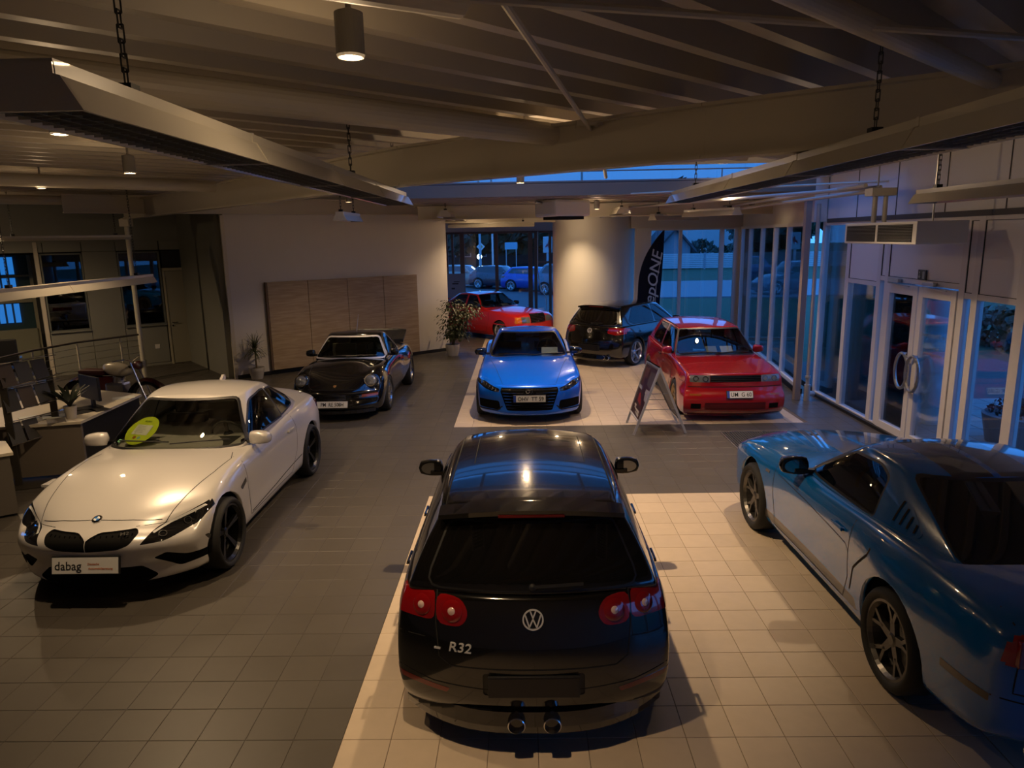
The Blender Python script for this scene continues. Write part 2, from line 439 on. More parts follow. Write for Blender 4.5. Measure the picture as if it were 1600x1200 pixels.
    def arches(s, fu, ru, z, rf, rr=None, inner=.42, lip=.035, wellw=.34, flat=0):
        L = s.L
        for u, r in ((fu, rf), (ru, rr or rf)):
            for sd in (-1, 1):
                n = 28; P = [(u + r * math.cos(2 * PI * (i + .5) / n), z + r * math.sin(2 * PI * (i + .5) / n)) for i in range(n)]
                B = s.select(s.bd, 'S', P, sd, -.2, lambda c: abs(c.x) > inner)
                bmesh.ops.delete(s.bd, geom=B, context='FACES')
                # roll the arch edge inwards
                nl = s.bd.verts.layers.float_vector['nrm']
                es = [e for e in s.bd.edges if e.is_boundary and all(v.co.x * sd > inner and abs(math.hypot(v.co.y + L / 2 - u, v.co.z - z) - r) < .012 for v in e.verts)]
                if es:
                    g = bmesh.ops.extrude_edge_only(s.bd, edges=es)
                    for v in g['geom']:
                        if isinstance(v, bmesh.types.BMVert): v.co.x -= sd * lip; v[nl] = Vector((0, -(v.co.y + L / 2 - u), -(v.co.z - z))).normalized()
                b = bmesh.new(); n = 20; A = []
                x1 = s.Wf(u) * .985 * sd; x0 = x1 - wellw * sd
                for i in range(n + 1):
                    a = PI * i / n - 0; cy, cz = u - L / 2 + (r + .012) * math.cos(a), z + (r + .012) * math.sin(a)
                    A.append((b.verts.new((x1 - .05 * sd, cy, cz)), b.verts.new((x0, cy, cz))))
                for p, q in zip(A, A[1:]): b.faces.new((p[0], q[0], q[1], p[1]))
                b.faces.new([q[1] for q in A])
                obj('wheel_well', b, VOID, s.root)
    def wheels(s, fu, ru, R, width, track, rimf, rimm, hub=.0, names='wheel', steer=0):
        L = s.L; proto = None
        for u in (fu, ru):
            for sd in (-1, 1):
                if proto is None:
                    b = bmesh.new(); rimf(b, R, width)
                    w = obj(names, b, rimm, s.root, smooth=False)
                    t = bmesh.new(); Rr = R * s.rimk; hw = width / 2
                    lathe(t, [(Rr - .004, hw * .55), (Rr + .004, hw * .8), (Rr + (R - Rr) * .5, hw), (R - .02, hw * .9), (R, hw * .68), (R, -hw * .68), (R - .02, -hw * .9), (Rr, -hw * .9)], 40, Matrix.Rotation(PI / 2, 4, 'Y'))
                    tt = obj('tyre', t, RUB, w, smooth=True)
                    d = bmesh.new(); lathe(d, [(.001, -.02), (Rr * .78, -.02), (Rr * .78, -.045), (.001, -.045)], 28, Matrix.Rotation(PI / 2, 4, 'Y'))
                    obj('brake_disc', d, mat('disc_steel', (.25, .25, .25), .4, 1), w)
                    proto = w
                else: w = copy_tree(proto, s.root)
                w.location = (sd * (track / 2 - width / 2), u - L / 2, R)
                w.rotation_euler = (0, 0, 0 if sd > 0 else PI)
    def done(s, bodym, cabm=None):
        s.finish(s.bd, 'body_shell', bodym)
        if s.cab: s.finish(s.cab, 'roof_and_pillars', cabm or bodym)
        tag(obj('panel_gap', s.gap, VOID, s.root), kind='stuff')
    def at(s, ax, a, b, side=1, lift=.002, tree=None, up=None):
        p, n = s.hit(ax, a, b, side, tree)
        if p is None: print('MISS', s.root.name, ax, a, b); p, n = Vector((a, 0, b)), Vector((0, -1, 0))
        up = up or ((0, 0, 1) if abs(n.z) < .9 else ((0, 1, 0) if ax == 'F' or n.y < .1 else (0, -1, 0)))
        return face_matrix(p + n * lift, n, up)
    def part(s, name, bm, m, M=None, smooth=False, parent=None):
        if M is not None: bmesh.ops.transform(bm, matrix=M, verts=bm.verts)
        return obj(name, bm, m, parent or s.root, smooth)
    def plate(s, ax, a, b, txt, w=.52, h=.11, tilt=None, frame=True, euro=True, tcol=None, parent=None, lift=.02, tsize=.082, sx=1.0, M=None):
        M = M or s.at(ax, a, b, lift=lift); n = M.to_3x3() @ Vector((0, 0, 1)); n.x = 0; M = face_matrix(M.translation, n)
        bm = bmesh.new(); box(bm, -w / 2 - .008, w / 2 + .008, -h / 2 - .008, h / 2 + .008, -.022, 0, None, .003)
        fr = s.part('number_plate', bm, BLK, M)
        bm = bmesh.new(); box(bm, -w / 2, w / 2, -h / 2, h / 2, 0, .003); s.part('plate_face', bm, mat('plate_white', (.62, .62, .60), .4), M, parent=fr)
        if euro:
            bm = bmesh.new(); box(bm, -w / 2, -w / 2 + .042, -h / 2, h / 2, .003, .0045); s.part('blue_band', bm, mat('plate_blue', (.01, .05, .35), .4), M, parent=fr)
        if txt:
            me = text_me(txt, tsize, .0006, sx); me.transform(M @ Matrix.Translation((.02 if euro else 0, -.004, .0042))); mobj('plate_lettering', me, tcol or VOID, fr)
        return fr
    def mirrors(s, u, z, out, bodym, w=.2, h=.13, d=.1, stem=.06, lowm=None, tilt=0):
        for sd in (-1, 1):
            p, n = s.hit('S', u, z, sd)
            x = (s.Wf(u)) * sd if p is None else p.x
            b = bmesh.new(); L = s.L
            box(b, -.5, .5, -.5, .5, -.5, .5); bmesh.ops.subdivide_edges(b, edges=b.edges, cuts=3, use_grid_fill=True)
            for v in b.verts:
                c = v.co; q = c.copy(); q.normalize(); c = c.lerp(q * .56, .62); c.y *= (1 - .25 * (c.x * 1)) ; c.z *= 1 + .25 * c.x
                c.y = min(c.y, .22); v.co = c
            cx = x + sd * (stem + w / 2)
            bmesh.ops.transform(b, matrix=Matrix.Translation((cx, u - L / 2 - .01, z + out)) @ Matrix.Rotation(sd * -.12, 4, 'Z') @ Matrix.Diagonal((sd * -w * 1.08, d * 1.3, h * 1.08, 1)), verts=b.verts)
            mo = obj('door_mirror', b, bodym, s.root, smooth=True)
            b = bmesh.new(); bar(b, (x - sd * .05, u - L / 2 + .02, z + out - h * .38), (cx, u - L / 2 + .01, z + out - h * .3), .06, .035); obj('mirror_foot', b, lowm or BLK, mo)
            b = bmesh.new(); lathe(b, [(.001, .004), (.5, .004), (.5, 0)], 20); bmesh.ops.transform(b, matrix=Matrix.Translation((cx, u - L / 2 - .01 + d * 1.3 * .22, z + out)) @ Matrix.Rotation(-PI / 2, 4, 'X') @ Matrix.Diagonal((w * .86, h * .82, 1, 1)), verts=b.verts); obj('mirror_glass', b, mat('mirror_glass', (.5, .52, .55), .02, 1), mo)
    def interior(s, z0=.3, zd=.9, u0=1.5, u1=3.2, w=1.25, seatc=(.01, .01, .012), front_u=2.1, rear_u=3.0, wheel=True, rear=True, dash_u=1.55, left=True, wz=None):
        L = s.L; sm = mat('seat_%02d' % int(seatc[0] * 1000), seatc, .8)
        b = bmesh.new(); box(b, -w / 2, w / 2, u0 - L / 2 - .5, u1 - L / 2, z0 - .12, z0 - .08)
        for sd in (-1, 1): box(b, sd * (w / 2 + .06) - .03, sd * (w / 2 + .06) + .03, u0 - L / 2 - .4, u1 - L / 2, z0 - .1, zd - .14)
        obj('cabin_floor', b, VOID, s.root)
        b = bmesh.new(); prism(b, [(-w / 2 + .02, zd - .3), (w / 2 - .02, zd - .3), (w / 2 - .02, zd - .06), (w / 2 - .08, zd - .02), (-w / 2 + .08, zd - .02), (-w / 2 + .02, zd - .06)], dash_u - L / 2 - .14, dash_u - L / 2 + .24); obj('dashboard', b, mat('dash_vinyl', (.012, .012, .012), .65), s.root)
        def seat(x, u, z=z0, ww=.5, head=True):
            b = bmesh.new(); y = u - L / 2
            box(b, x - ww / 2, x + ww / 2, y - .28, y + .24, z, z + .2, None, .05)
            prism(b, [(0, 0)] and [(-.09, 0), (.09, 0), (.07, .62), (-.03, .62)], x - ww / 2 + .02, x + ww / 2 - .02, Matrix(((0, 1, 0, 0), (1, 0, .28, y + .2), (0, 0, 1, z + .12), (0, 0, 0, 1))))
            if head: box(b, x - .13, x + .13, y + .34, y + .43, z + .76, z + .95, None, .03)
            obj('seat', b, sm, s.root, smooth=False)
        for x in (-.36, .36): seat(x, front_u)
        if rear: seat(0, rear_u, z0, w - .1, False)
        if wheel:
            b = bmesh.new(); x = .36 if left else -.36
            Mx = Matrix.Translation((x, dash_u - L / 2 + .36, (wz or zd - .04))) @ Matrix.Rotation(math.radians(-68), 4, 'X')
            n = 24; rr = .185; pts = [Mx @ Vector((rr * math.cos(2 * PI * i / n), rr * math.sin(2 * PI * i / n), 0)) for i in range(n + 1)]
            polytube(b, pts, .014, 6)
            for a in (0, PI, -PI / 2): bar(b, Mx @ Vector((0, 0, -.01)), Mx @ Vector((rr * math.cos(a), rr * math.sin(a), 0)), .035, .015)
            tube(b, Mx @ Vector((0, 0, .02)), Mx @ Vector((0, 0, -.12)), .055, 12)
            obj('steering_wheel', b, mat('dash_vinyl', (.012, .012, .012), .65), s.root)
    def wiper(s, which, pts, ax='F'):
        b = bmesh.new(); H = [s.hit(ax, p[0], p[1]) for p in pts]; H = [h[0] + h[1] * .018 for h in H if h[0] is not None]
        polytube(b, H, .008, 5); obj('wiper', b, BLK, s.root)
# ------------------------------------------------------------------ rims (axis along +x = outward)
def spoke(b, a, r0, r1, w0, w1, x0, x1, th=.03, lean=0):
    M = Matrix.Rotation(a, 4, 'X')
    P = [(x0 - th, r0, -w0), (x0 - th, r0, w0), (x0, r0, w0 * .8), (x0, r0, -w0 * .8)]; Q = [(x1 - th, r1, -w1 + lean), (x1 - th, r1, w1 + lean), (x1, r1, w1 * .8 + lean), (x1, r1, -w1 * .8 + lean)]
    A = [b.verts.new(M @ Vector((p[0], p[2], p[1]))) for p in P]; B = [b.verts.new(M @ Vector((p[0], p[2], p[1]))) for p in Q]
    for i in range(4): b.faces.new((A[i], A[(i + 1) % 4], B[(i + 1) % 4], B[i]))
    b.faces.new(A[::-1]); b.faces.new(B)
def rim(n=5, style='Y', k=.76, w=.02, dish=.03):
    def f(b, R, width):
        Rr = R * k; hw = width / 2; MY = Matrix.Rotation(PI / 2, 4, 'Y')
        lathe(b, [(Rr, hw * .72), (Rr + .006, hw * .8), (Rr - .012, hw * .82), (Rr - .03, hw * .6), (Rr - .04, hw * .1), (Rr - .035, -hw * .8)], 40, MY)
        xo = hw * .66; xi = hw * .66 - dish
        lathe(b, [(.001, xi + .012), (.032, xi + .01), (.05, xi), (.062, xi - .03), (.001, xi - .05)], 20, MY)
        for i in range(n):
            a = 2 * PI * i / n
            if style == 'I': spoke(b, a, .04, Rr - .01, w * 1.3, w, xi, xo)
            elif style == 'Y':
                spoke(b, a, .04, Rr * .5, w * 1.6, w * 1.3, xi, xi + dish * .4)
                for l in (-1, 1): spoke(b, a, Rr * .45, Rr - .01, w * .8, w * .7, xi + dish * .35, xo, lean=l * Rr * .24)
            elif style == 'V':
                for l in (-1, 1): spoke(b, a + l * .06, .04, Rr - .01, w * .8, w * .7, xi, xo, lean=l * Rr * .13)
            elif style == 'W':
                spoke(b, a, .04, Rr - .01, w * 2.2, w * 3.2, xi, xo, th=.025)
        for i in range(5):
            a = 2 * PI * (i + .5) / 5; lathe(b, [(.001, xi + .004), (.008, xi + .003), (.008, xi - .01)], 6, MY @ Matrix.Translation((0, 0, 0)) if False else Matrix.Translation((0, .042 * math.sin(a), .042 * math.cos(a))) @ MY)
    return f
def disc_badge(car, M, r, m, name='badge', t=.006):
    b = bmesh.new(); lathe(b, [(.001, t), (r * .9, t), (r, t * .6), (r, 0), (.001, 0)], 28); return car.part(name, b, m, M, smooth=False)
def ring_bm(r0, r1, z0, z1, n=32):
    b = bmesh.new(); lathe(b, [(r0, z0), (r0, z1), (r1, z1), (r1, z0)], n, None, True); return b
GL_DARK = glass('tinted_glass', (.10, .11, .10)); GL_CAR = glass('car_glass', (.42, .45, .42))
LAMPGL = glass('lamp_glass', (.75, .75, .75)); REDL = mat('red_lens', (.19, .003, .004), .1, coat=1); ORL = mat('orange_lens', (.6, .16, .01), .15, coat=1)
SILV = mat('silver_alloy', (.55, .55, .56), .25, .9); DKALLOY = mat('dark_alloy', (.03, .03, .032), .35, .8); GUN = mat('gunmetal_alloy', (.12, .12, .12), .3, .9)
def roundel(car, M, r, col, name='round_emblem'):
    o = disc_badge(car, M, r, CHR, name, .006); b = bmesh.new(); lathe(b, [(.001, .0075), (r * .84, .0075), (r * .84, .004)], 28); car.part('emblem_field', b, col, M, parent=o); return o
def stroke(b, P, w, z0, z1):
    for a, c in zip(P, P[1:]):
        a = Vector((a[0], a[1], 0)); c = Vector((c[0], c[1], 0)); bar(b, a + Vector((0, 0, (z0 + z1) / 2)), c + Vector((0, 0, (z0 + z1) / 2)), w, z1 - z0)
BADGE = mat('badge_silver', (.72, .72, .72), .38, .5)
def vw(car, M, r, ringm=BADGE):
    b = ring_bm(r * .86, r, 0, .008); o = car.part('round_emblem', b, ringm, M)
    b = bmesh.new(); lathe(b, [(.001, .001), (r * .86, .001), (r * .86, 0)], 28); car.part('emblem_field', b, GLOSSBLK, M, parent=o)
    b = bmesh.new(); k = r * .84
    stroke(b, [(-.3 * k, .93 * k), (0, .16 * k), (.3 * k, .93 * k)], r * .13, .001, .008)
    stroke(b, [(-.86 * k, .5 * k), (-.42 * k, -.86 * k), (0, .06 * k), (.42 * k, -.86 * k), (.86 * k, .5 * k)], r * .13, .001, .008)
    car.part('emblem_letters', b, ringm, M, parent=o); return o
def lettering(car, M, txt, size, m, name='lettering', ext=.002, sx=1.0, shear=0, parent=None):
    me = text_me(txt, size, ext, sx)
    if shear: me.transform(Matrix(((1, shear, 0, 0), (0, 1, 0, 0), (0, 0, 1, 0), (0, 0, 0, 1))))
    me.transform(M); return mobj(name, me, m, parent or car.root)
def round_lamp(car, M, r, lens=REDL, core=True, name='lamp_reflector', parent=None):
    b = bmesh.new(); lathe(b, [(.001, .012), (r * .5, .011), (r * .85, .007), (r, .001)], 28)
    o = car.part(name, b, lens, M, True, parent)
    if core:
        b = bmesh.new(); lathe(b, [(.001, .0165), (r * .3, .015), (r * .36, .011)], 20); car.part('lamp_core', b, mat('clear_core', (.75, .55, .5), .15, .3, 1), M, True, o)
    return o
def handles(c, us, z, m):
    for u in us:
        for sd in (-1, 1):
            M = c.at('S', u, z, sd, 0); b = bmesh.new(); box(b, -.09, .09, -.013, .013, .012, .028, None, .005); box(b, -.085, -.065, -.01, .01, 0, .014); box(b, .065, .085, -.01, .01, 0, .014)
            c.part('door_handle', b, m, M)
def exhaust(c, x, z, r, m=CHR, dy=-.02, parent=None):
    b = bmesh.new(); Mx = Matrix.Translation((x, c.L / 2 + dy, z)) @ Matrix.Rotation(-PI / 2, 4, 'X')
    lathe(b, [(r * .86, -.12), (r * .86, .0), (r * .9, .012), (r, .008), (r, -.12)], 24, Mx, True); o = c.part('exhaust_pipe', b, m, smooth=False)
    b = bmesh.new(); lathe(b, [(.001, -.06), (r * .86, -.06)], 20, Mx); c.part('pipe_bore', b, VOID, parent=o); return o

# ================================================================== the hall
S_ = .303
PAINTW = mat('warm_white_plaster', (.68, .64, .60), .75, noise=(3, .04)); GREYW = mat('grey_green_panel', (.26, .26, .22), .6, noise=(2, .05))
FRAMEW = mat('window_frame_white', (.66, .63, .62), .4); STEELW = mat('cream_steel', (.62, .56, .45), .45); DECKM = mat('deck_steel', (.40, .35, .27), .5, noise=(1.5, .08))
GLASSM = glass('window_glass', (.86, .90, .92)); DARKF = mat('dark_joint', (.02, .02, .02), .6)
def tile_mat(name, col, rough):
    m = mat(name, col, rough); N = m.node_tree.nodes; L = m.node_tree.links; b = N['Principled BSDF']
    g = N.new('ShaderNodeNewGeometry'); mp = N.new('ShaderNodeVectorMath'); mp.operation = 'DIVIDE'; mp.inputs[1].default_value = (S_, S_, 1); fl = N.new('ShaderNodeVectorMath'); fl.operation = 'FLOOR'
    wn = N.new('ShaderNodeTexWhiteNoise'); L.new(g.outputs['Position'], mp.inputs[0]); L.new(mp.outputs[0], fl.inputs[0]); L.new(fl.outputs[0], wn.inputs['Vector'])
    nz = N.new('ShaderNodeTexNoise'); nz.inputs['Scale'].default_value = 9; nz.inputs['Detail'].default_value = 8; L.new(g.outputs['Position'], nz.inputs['Vector'])
    ad = N.new('ShaderNodeMath'); ad.operation = 'MULTIPLY_ADD'; ad.inputs[1].default_value = .11; ad.inputs[2].default_value = .90; L.new(wn.outputs['Value'], ad.inputs[0])
    ad2 = N.new('ShaderNodeMath'); ad2.operation = 'MULTIPLY_ADD'; ad2.inputs[1].default_value = .18; L.new(nz.outputs['Fac'], ad2.inputs[0]); L.new(ad.outputs[0], ad2.inputs[2])
    sc = N.new('ShaderNodeVectorMath'); sc.operation = 'SCALE'; sc.inputs[0].default_value = col; L.new(ad2.outputs[0], sc.inputs['Scale']); L.new(sc.outputs[0], b.inputs['Base Color'])
    n2 = N.new('ShaderNodeTexNoise'); n2.inputs['Scale'].default_value = 2.2; L.new(g.outputs['Position'], n2.inputs['Vector']); mr = N.new('ShaderNodeMapRange'); mr.inputs['To Min'].default_value = rough - .08; mr.inputs['To Max'].default_value = rough + .12
    L.new(n2.outputs['Fac'], mr.inputs[0]); L.new(mr.outputs[0], b.inputs['Roughness']); return m
BEIGE = tile_mat('beige_tile', (.44, .36, .27), .42); GREYT = tile_mat('grey_tile', (.066, .058, .048), .38)
def inside(x, y):
    P = [(6.62, -9.2), (6.62, 5.1), (6.45, 5.2), (7.25, 12.15), (2.6, 12.15), (2.6, 17.5), (-2.6, 17.5), (-2.6, 13.1), (-.9, 11.35), (-5.29, 7.62), (-7.2, 10.4), (-15, 4.1), (-15, -9.2)]
    return inpoly(x, y, P)
def floor():
    b = new(); slab(b, [(-15.2, -9.3), (6.68, -9.3), (6.68, 5.1), (7.35, 12.3), (7.3, 17.8), (-15.2, 17.8)], -.20, -.003)
    gm_ = mat('grout', (.085, .062, .042), .8); N = gm_.node_tree.nodes; L_ = gm_.node_tree.links; ge = N.new('ShaderNodeNewGeometry'); sp = N.new('ShaderNodeSeparateXYZ'); L_.new(ge.outputs['Position'], sp.inputs[0])
    def cmp_(sock, v, op):
        n_ = N.new('ShaderNodeMath'); n_.operation = op; n_.inputs[1].default_value = v; L_.new(sock, n_.inputs[0]); return n_.outputs[0]
    def mul_(a, b_, op='MULTIPLY'):
        n_ = N.new('ShaderNodeMath'); n_.operation = op; L_.new(a, n_.inputs[0]); L_.new(b_, n_.inputs[1]); return n_.outputs[0]
    yy = mul_(cmp_(sp.outputs['Y'], 0, 'LESS_THAN'), cmp_(sp.outputs['Y'], 3.17, 'GREATER_THAN'), 'MAXIMUM'); fac = mul_(yy, cmp_(sp.outputs['X'], 0, 'GREATER_THAN'))
    mx = N.new('ShaderNodeMix'); mx.data_type = 'RGBA'; mx.inputs[6].default_value = (.060, .053, .044, 1); mx.inputs[7].default_value = (.11, .08, .052, 1); L_.new(fac, mx.inputs[0]); L_.new(mx.outputs[2], N['Principled BSDF'].inputs['Base Color'])
    fl = tag(obj('floor', b, gm_), kind='structure')
    cells = []
    ys = [(-k * S_, 0) for k in range(0, 31)]
    for k in range(1, 31): cells += [(c, -k * S_, -(k - 1) * S_, 'B' if 0 <= c * S_ else 'G') for c in range(-50, 22)]
    for k in range(0, 10): cells += [(c, k * S_, (k + 1) * S_, 'G') for c in range(-50, 22)]
    cells += [(c, 10 * S_, 3.17, 'G') for c in range(-50, 22)]
    for k in range(0, 48): cells += [(c, 3.17 + k * S_, 3.17 + (k + 1) * S_, 'B' if 0 <= c and c < 19 and k < 36 else 'G') for c in range(-50, 25)]
    cx, cy = 1.16, -8.12
    L = []
    for c, y0, y1, t in cells:
        x0 = c * S_; x1 = x0 + S_
        if c == 18 and t == 'B': x1 = 5.69
        mx, my = (x0 + x1) / 2, (y0 + y1) / 2
        if not inside(mx, my): continue
        # in the field of view?
        d = my - cy; px = (mx - cx) / max(d, .01)
        vis = d > 3.6 and abs(px) < .78
        L.append((d if vis else 99 + abs(d), x0, x1, y0, y1, t))
    L.sort(key=lambda a: a[0])
    g = .0014; n = 0; meshes = {}; rest = {'B': new(), 'G': new()}
    def tilev(b, x0, x1, y0, y1):
        e = .0022; z = 0.0
        o = [b.verts.new(q) for q in ((x0, y0, -.012), (x1, y0, -.012), (x1, y1, -.012), (x0, y1, -.012))]; m_ = [b.verts.new(q) for q in ((x0, y0, z - e), (x1, y0, z - e), (x1, y1, z - e), (x0, y1, z - e))]
        t_ = [b.verts.new(q) for q in ((x0 + e, y0 + e, z), (x1 - e, y0 + e, z), (x1 - e, y1 - e, z), (x0 + e, y1 - e, z))]
        for A, B in ((o, m_), (m_, t_)):
            for i in range(4): b.faces.new((A[i], A[(i + 1) % 4], B[(i + 1) % 4], B[i]))
        b.faces.new(t_)
    for d, x0, x1, y0, y1, t in L:
        full = abs(x1 - x0 - S_) < 1e-6 and abs(y1 - y0 - S_) < 1e-6
        if n < 298 and full and d < 90:
            if t not in meshes:
                b = new(); tilev(b, g, S_ - g, g, S_ - g); o = obj('tile', b, BEIGE if t == 'B' else GREYT, fl); meshes[t] = o.data; o.location = (x0, y0, 0)
            else: o = mobj('tile', meshes[t], None, fl); o.location = (x0, y0, 0)
            n += 1
        else: tilev(rest[t], x0 + g, x1 - g, y0 + g, y1 - g)
    tag(obj('tiles', rest['B'], BEIGE, fl), kind='stuff'); tag(obj('tiles', rest['G'], GREYT, fl), kind='stuff')
floor()
# ---- entrance mat
b = new(); X0, X1, Y0, Y1 = 4.2, 5.75, 1.2, 2.63
bar(b, (X0, Y0, .008), (X1, Y0, .008), .02, .014); bar(b, (X0, Y1, .008), (X1, Y1, .008), .02, .014); bar(b, (X0, Y0, .008), (X0, Y1, .008), .02, .014); bar(b, (X1, Y0, .008), (X1, Y1, .008), .02, .014)
em = empty('entrance_mat', (0, 0, 0)); tag(em, 'dark ribbed entrance mat let into the grey floor in front of the glass doors', 'mat')
obj('mat_frame', b, ALU, em); b = new()
for i in range(1, 40):
    x = X0 + i * (X1 - X0) / 40; box(b, x - .012, x + .012, Y0, Y1, .001, .012)
for i in range(1, 12):
    y = Y0 + i * (Y1 - Y0) / 12; box(b, X0, X1, y - .006, y + .006, .001, .009)
tag(obj('mat_ribs', b, mat('mat_brown', (.03, .028, .026), .8), em), kind='stuff')
# ---- walls
def wall(name, P0, P1, z0, z1, th, m, side=1):
    P0, P1 = Vector((*P0, 0)), Vector((*P1, 0)); d = (P1 - P0).normalized(); n = Vector((-d.y, d.x, 0)) * th * side
    b = new(); slab(b, [tuple(q.xy) for q in (P0, P1, P1 + n, P0 + n)], z0, z1); return tag(obj(name, b, m), kind='structure')
wall('wall_diagonal', (-5.29, 7.62), (-.87, 11.33), 0, 4.05, .25, PAINTW)
wall('wall_return', (-5.45, 7.82), (-7.4, 10.2), 0, 4.05, .12, GREYW)
wall('wall_alcove', (-1.03, 11.52), (-2.7, 13.4), 0, 4.05, .2, PAINTW); wall('wall_alcove_left', (-2.7, 13.4), (-2.7, 17.7), 0, 4.05, .2, PAINTW)
wall('wall_left', (-15.1, -9.3), (-15.1, 4.3), 0, 4.3, .2, PAINTW); wall('wall_back', (6.8, -9.3), (-15.1, -9.3), 0, 4.3, .2, PAINTW)
b = new(); lathe(b, [(1.22, -.05), (1.22, 4.1)], 72, Matrix.Translation((3.28, 13.15, 0))); tag(obj('wall_column', b, mat('white_plaster', (.72, .70, .66), .8), smooth=True), kind='structure')
b = new(); lathe(b, [(1.235, 0), (1.235, .07), (1.22, .075)], 72, Matrix.Translation((3.28, 13.15, 0))); tag(obj('baseboard_column', b, BLK), kind='structure')
wall('baseboard_diagonal', (-5.28, 7.60), (-.87, 11.31), 0, .085, .02, BLK, -1)
wall('trim_1', (-5.33, 7.57), (-5.27, 7.62), 0, 3.6, .06, STEELW)
for nm, P0, P1 in (('wall_header_left', (-2.7, 17.5), (2.6, 17.5)), ('wall_header_back', (4.2, 12.2), (7.35, 12.2)), ('wall_header_window', (7.28, 12.2), (6.42, 5.15)), ('wall_header_entry', (6.66, 5.2), (6.66, -9.3))):
    wall(nm, P0, P1, 3.2, 4.25, .22, PAINTW if 'entry' not in nm else mat('panel_white', (.72, .70, .70), .5), 1 if nm not in ('wall_header_window', 'wall_header_entry') else 1)
# joints of the cladding above the entrance
b = new()
for y in (4.0, 2.75, 1.5, .3, -.9): box(b, 6.652, 6.66, y - .006, y + .006, 3.25, 4.2)
box(b, 6.64, 6.66, -9, 5.1, 3.18, 3.25); tag(obj('trim_2', b, mat('joint_shadow_gap', (.06, .055, .05), .6)), kind='structure')
# office partition: real panels with gaps, windows and a door
OA = math.radians(52); OD = Vector((math.sin(OA), math.cos(OA), 0)); OO = Vector((-7.86, 9.84, 0)); ON = Vector((OD.y, -OD.x, 0))  # ON points to the hall
OM = Matrix(((OD.x, ON.x, 0, OO.x), (OD.y, ON.y, 0, OO.y), (0, 0, 1, 0), (0, 0, 0, 1)))  # local x along the wall, y towards the hall
def on_office(name, rects, m, y0=-.10, y1=0, parent=None, kind=None):
    b = new()
    for x0, x1, z0, z1 in rects: box(b, x0, x1, y0, y1, z0, z1, OM)
    o = obj(name, b, m, parent)
    if kind: o['kind'] = kind
    return o
ow = on_office('wall_office', [(-9, 1.3, 3.18, 4.2), (-9, 1.6, -.0, 0.06), (1.06, 1.6, 0.06, 3.14), (-9, 1.3, 3.09, 3.18)], GREYW, kind='structure')
xs = [-6.5, -5.1, -3.75, -3.42, -2.45, -1.68, -.97, 0]
for x0, x1 in ((-7.2, -5.2), (-5.2, -3.42), (-3.42, -2.45), (-2.45, -1.68), (-1.68, -.97), (-.97, -.02)): on_office('upper_panel', [(x0 + .008, x1 - .008, 2.87, 3.11)], GREYW, parent=ow)
for x0, x1 in ((-1.68, -.97),): pass
for x0, x1 in ((-2.52, -2.2), (-1.68, -.97)): pass
on_office('wall_panel', [(-2.45 + .008, -.98 - .008 - .02, .07, 2.86)], GREYW, parent=ow) if False else None
# solid panels between the windows (x along wall measured from the door's left edge)
W2 = (-2.53, -1.69); W3 = (-.96, -.02)
on_office('wall_panel', [(-1.68, -.97, .07, 2.86)], GREYW, parent=ow)
on_office('wall_panel', [(W2[0], W2[1], .07, 1.0)], GREYW, parent=ow); on_office('wall_panel', [(W3[0], -.03, .07, 1.0)], GREYW, parent=ow)
on_office('wall_panel', [(-2.62, -2.54, .07, 2.86)], STEELW, parent=ow)
on_office('upper_panel', [(.0, 1.05, 2.87, 3.11)], GREYW, parent=ow)
on_office('vent_panel', [(.02, 1.03, 2.44, 2.84)], mat('black_vent', (.006, .006, .006), .5), parent=ow)
def office_window(n, x0, x1, z0, z1, blinds=False):
    r = empty('window_%d' % n, tuple(OM @ Vector((x0, 0, z0)))); tag(r, kind='structure'); inv = Matrix.Translation(-(OM @ Vector((x0, 0, z0))))
    b = new()
    for q in ((x0, x1, z0, z0 + .035), (x0, x1, z1 - .035, z1), (x0, x0 + .035, z0, z1), (x1 - .035, x1, z0, z1)): box(b, q[0], q[1], -.09, .012, q[2], q[3], inv @ OM)
    obj('window_frame', b, mat('grey_sash', (.16, .17, .15), .5), r)
    b = new(); box(b, x0 + .03, x1 - .03, -.05, -.044, z0 + .03, z1 - .03, inv @ OM); obj('window_pane', b, glass('office_glass', (.35, .38, .38)), r)
    b = new(); box(b, x0, x1, -.1, .05, z0 - .02, z0, inv @ OM); obj('window_sill', b, GREYW, r)
on_office('wall_added_screen', [(-2.52, .9, .8, 3.0)], mat('office_dark', (.05, .055, .05), .7), -.5, -.45, kind='structure')  # dark board added close behind the panes to shut out the sky
wall('wall_office_end', (-7.0, 10.5), (-5.0, 13.2), 0, 4.2, .1, GREYW)
office_window(1, W2[0], W2[1], 1.03, 2.84); office_window(2, W3[0], W3[1], 1.03, 2.84)
# door with its jamb
d = empty('door_1', tuple(OM @ Vector((0, 0, 0)))); tag(d, kind='structure'); dI = Matrix.Translation(-(OM @ Vector((0, 0, 0)))) @ OM
b = new(); box(b, .05, .97, -.03, .012, .01, 2.34, dI, .004); obj('door_leaf', b, mat('door_beige', (.34, .32, .24), .5), d)
b = new(); box(b, 0, .045, -.1, .03, 0, 2.4, dI); box(b, .975, 1.03, -.1, .03, 0, 2.4, dI); box(b, 0, 1.03, -.1, .03, 2.35, 2.42, dI); obj('door_frame', b, mat('jamb_light', (.50, .46, .34), .5), d)
b = new(); tube(b, dI @ Vector((.12, .01, 1.05)), dI @ Vector((.12, .06, 1.05)), .012); tube(b, dI @ Vector((.12, .055, 1.05)), dI @ Vector((.24, .055, 1.05)), .01); tube(b, dI @ Vector((.12, .01, .97)), dI @ Vector((.12, .03, .97)), .02); obj('door_handle', b, BLK, d)
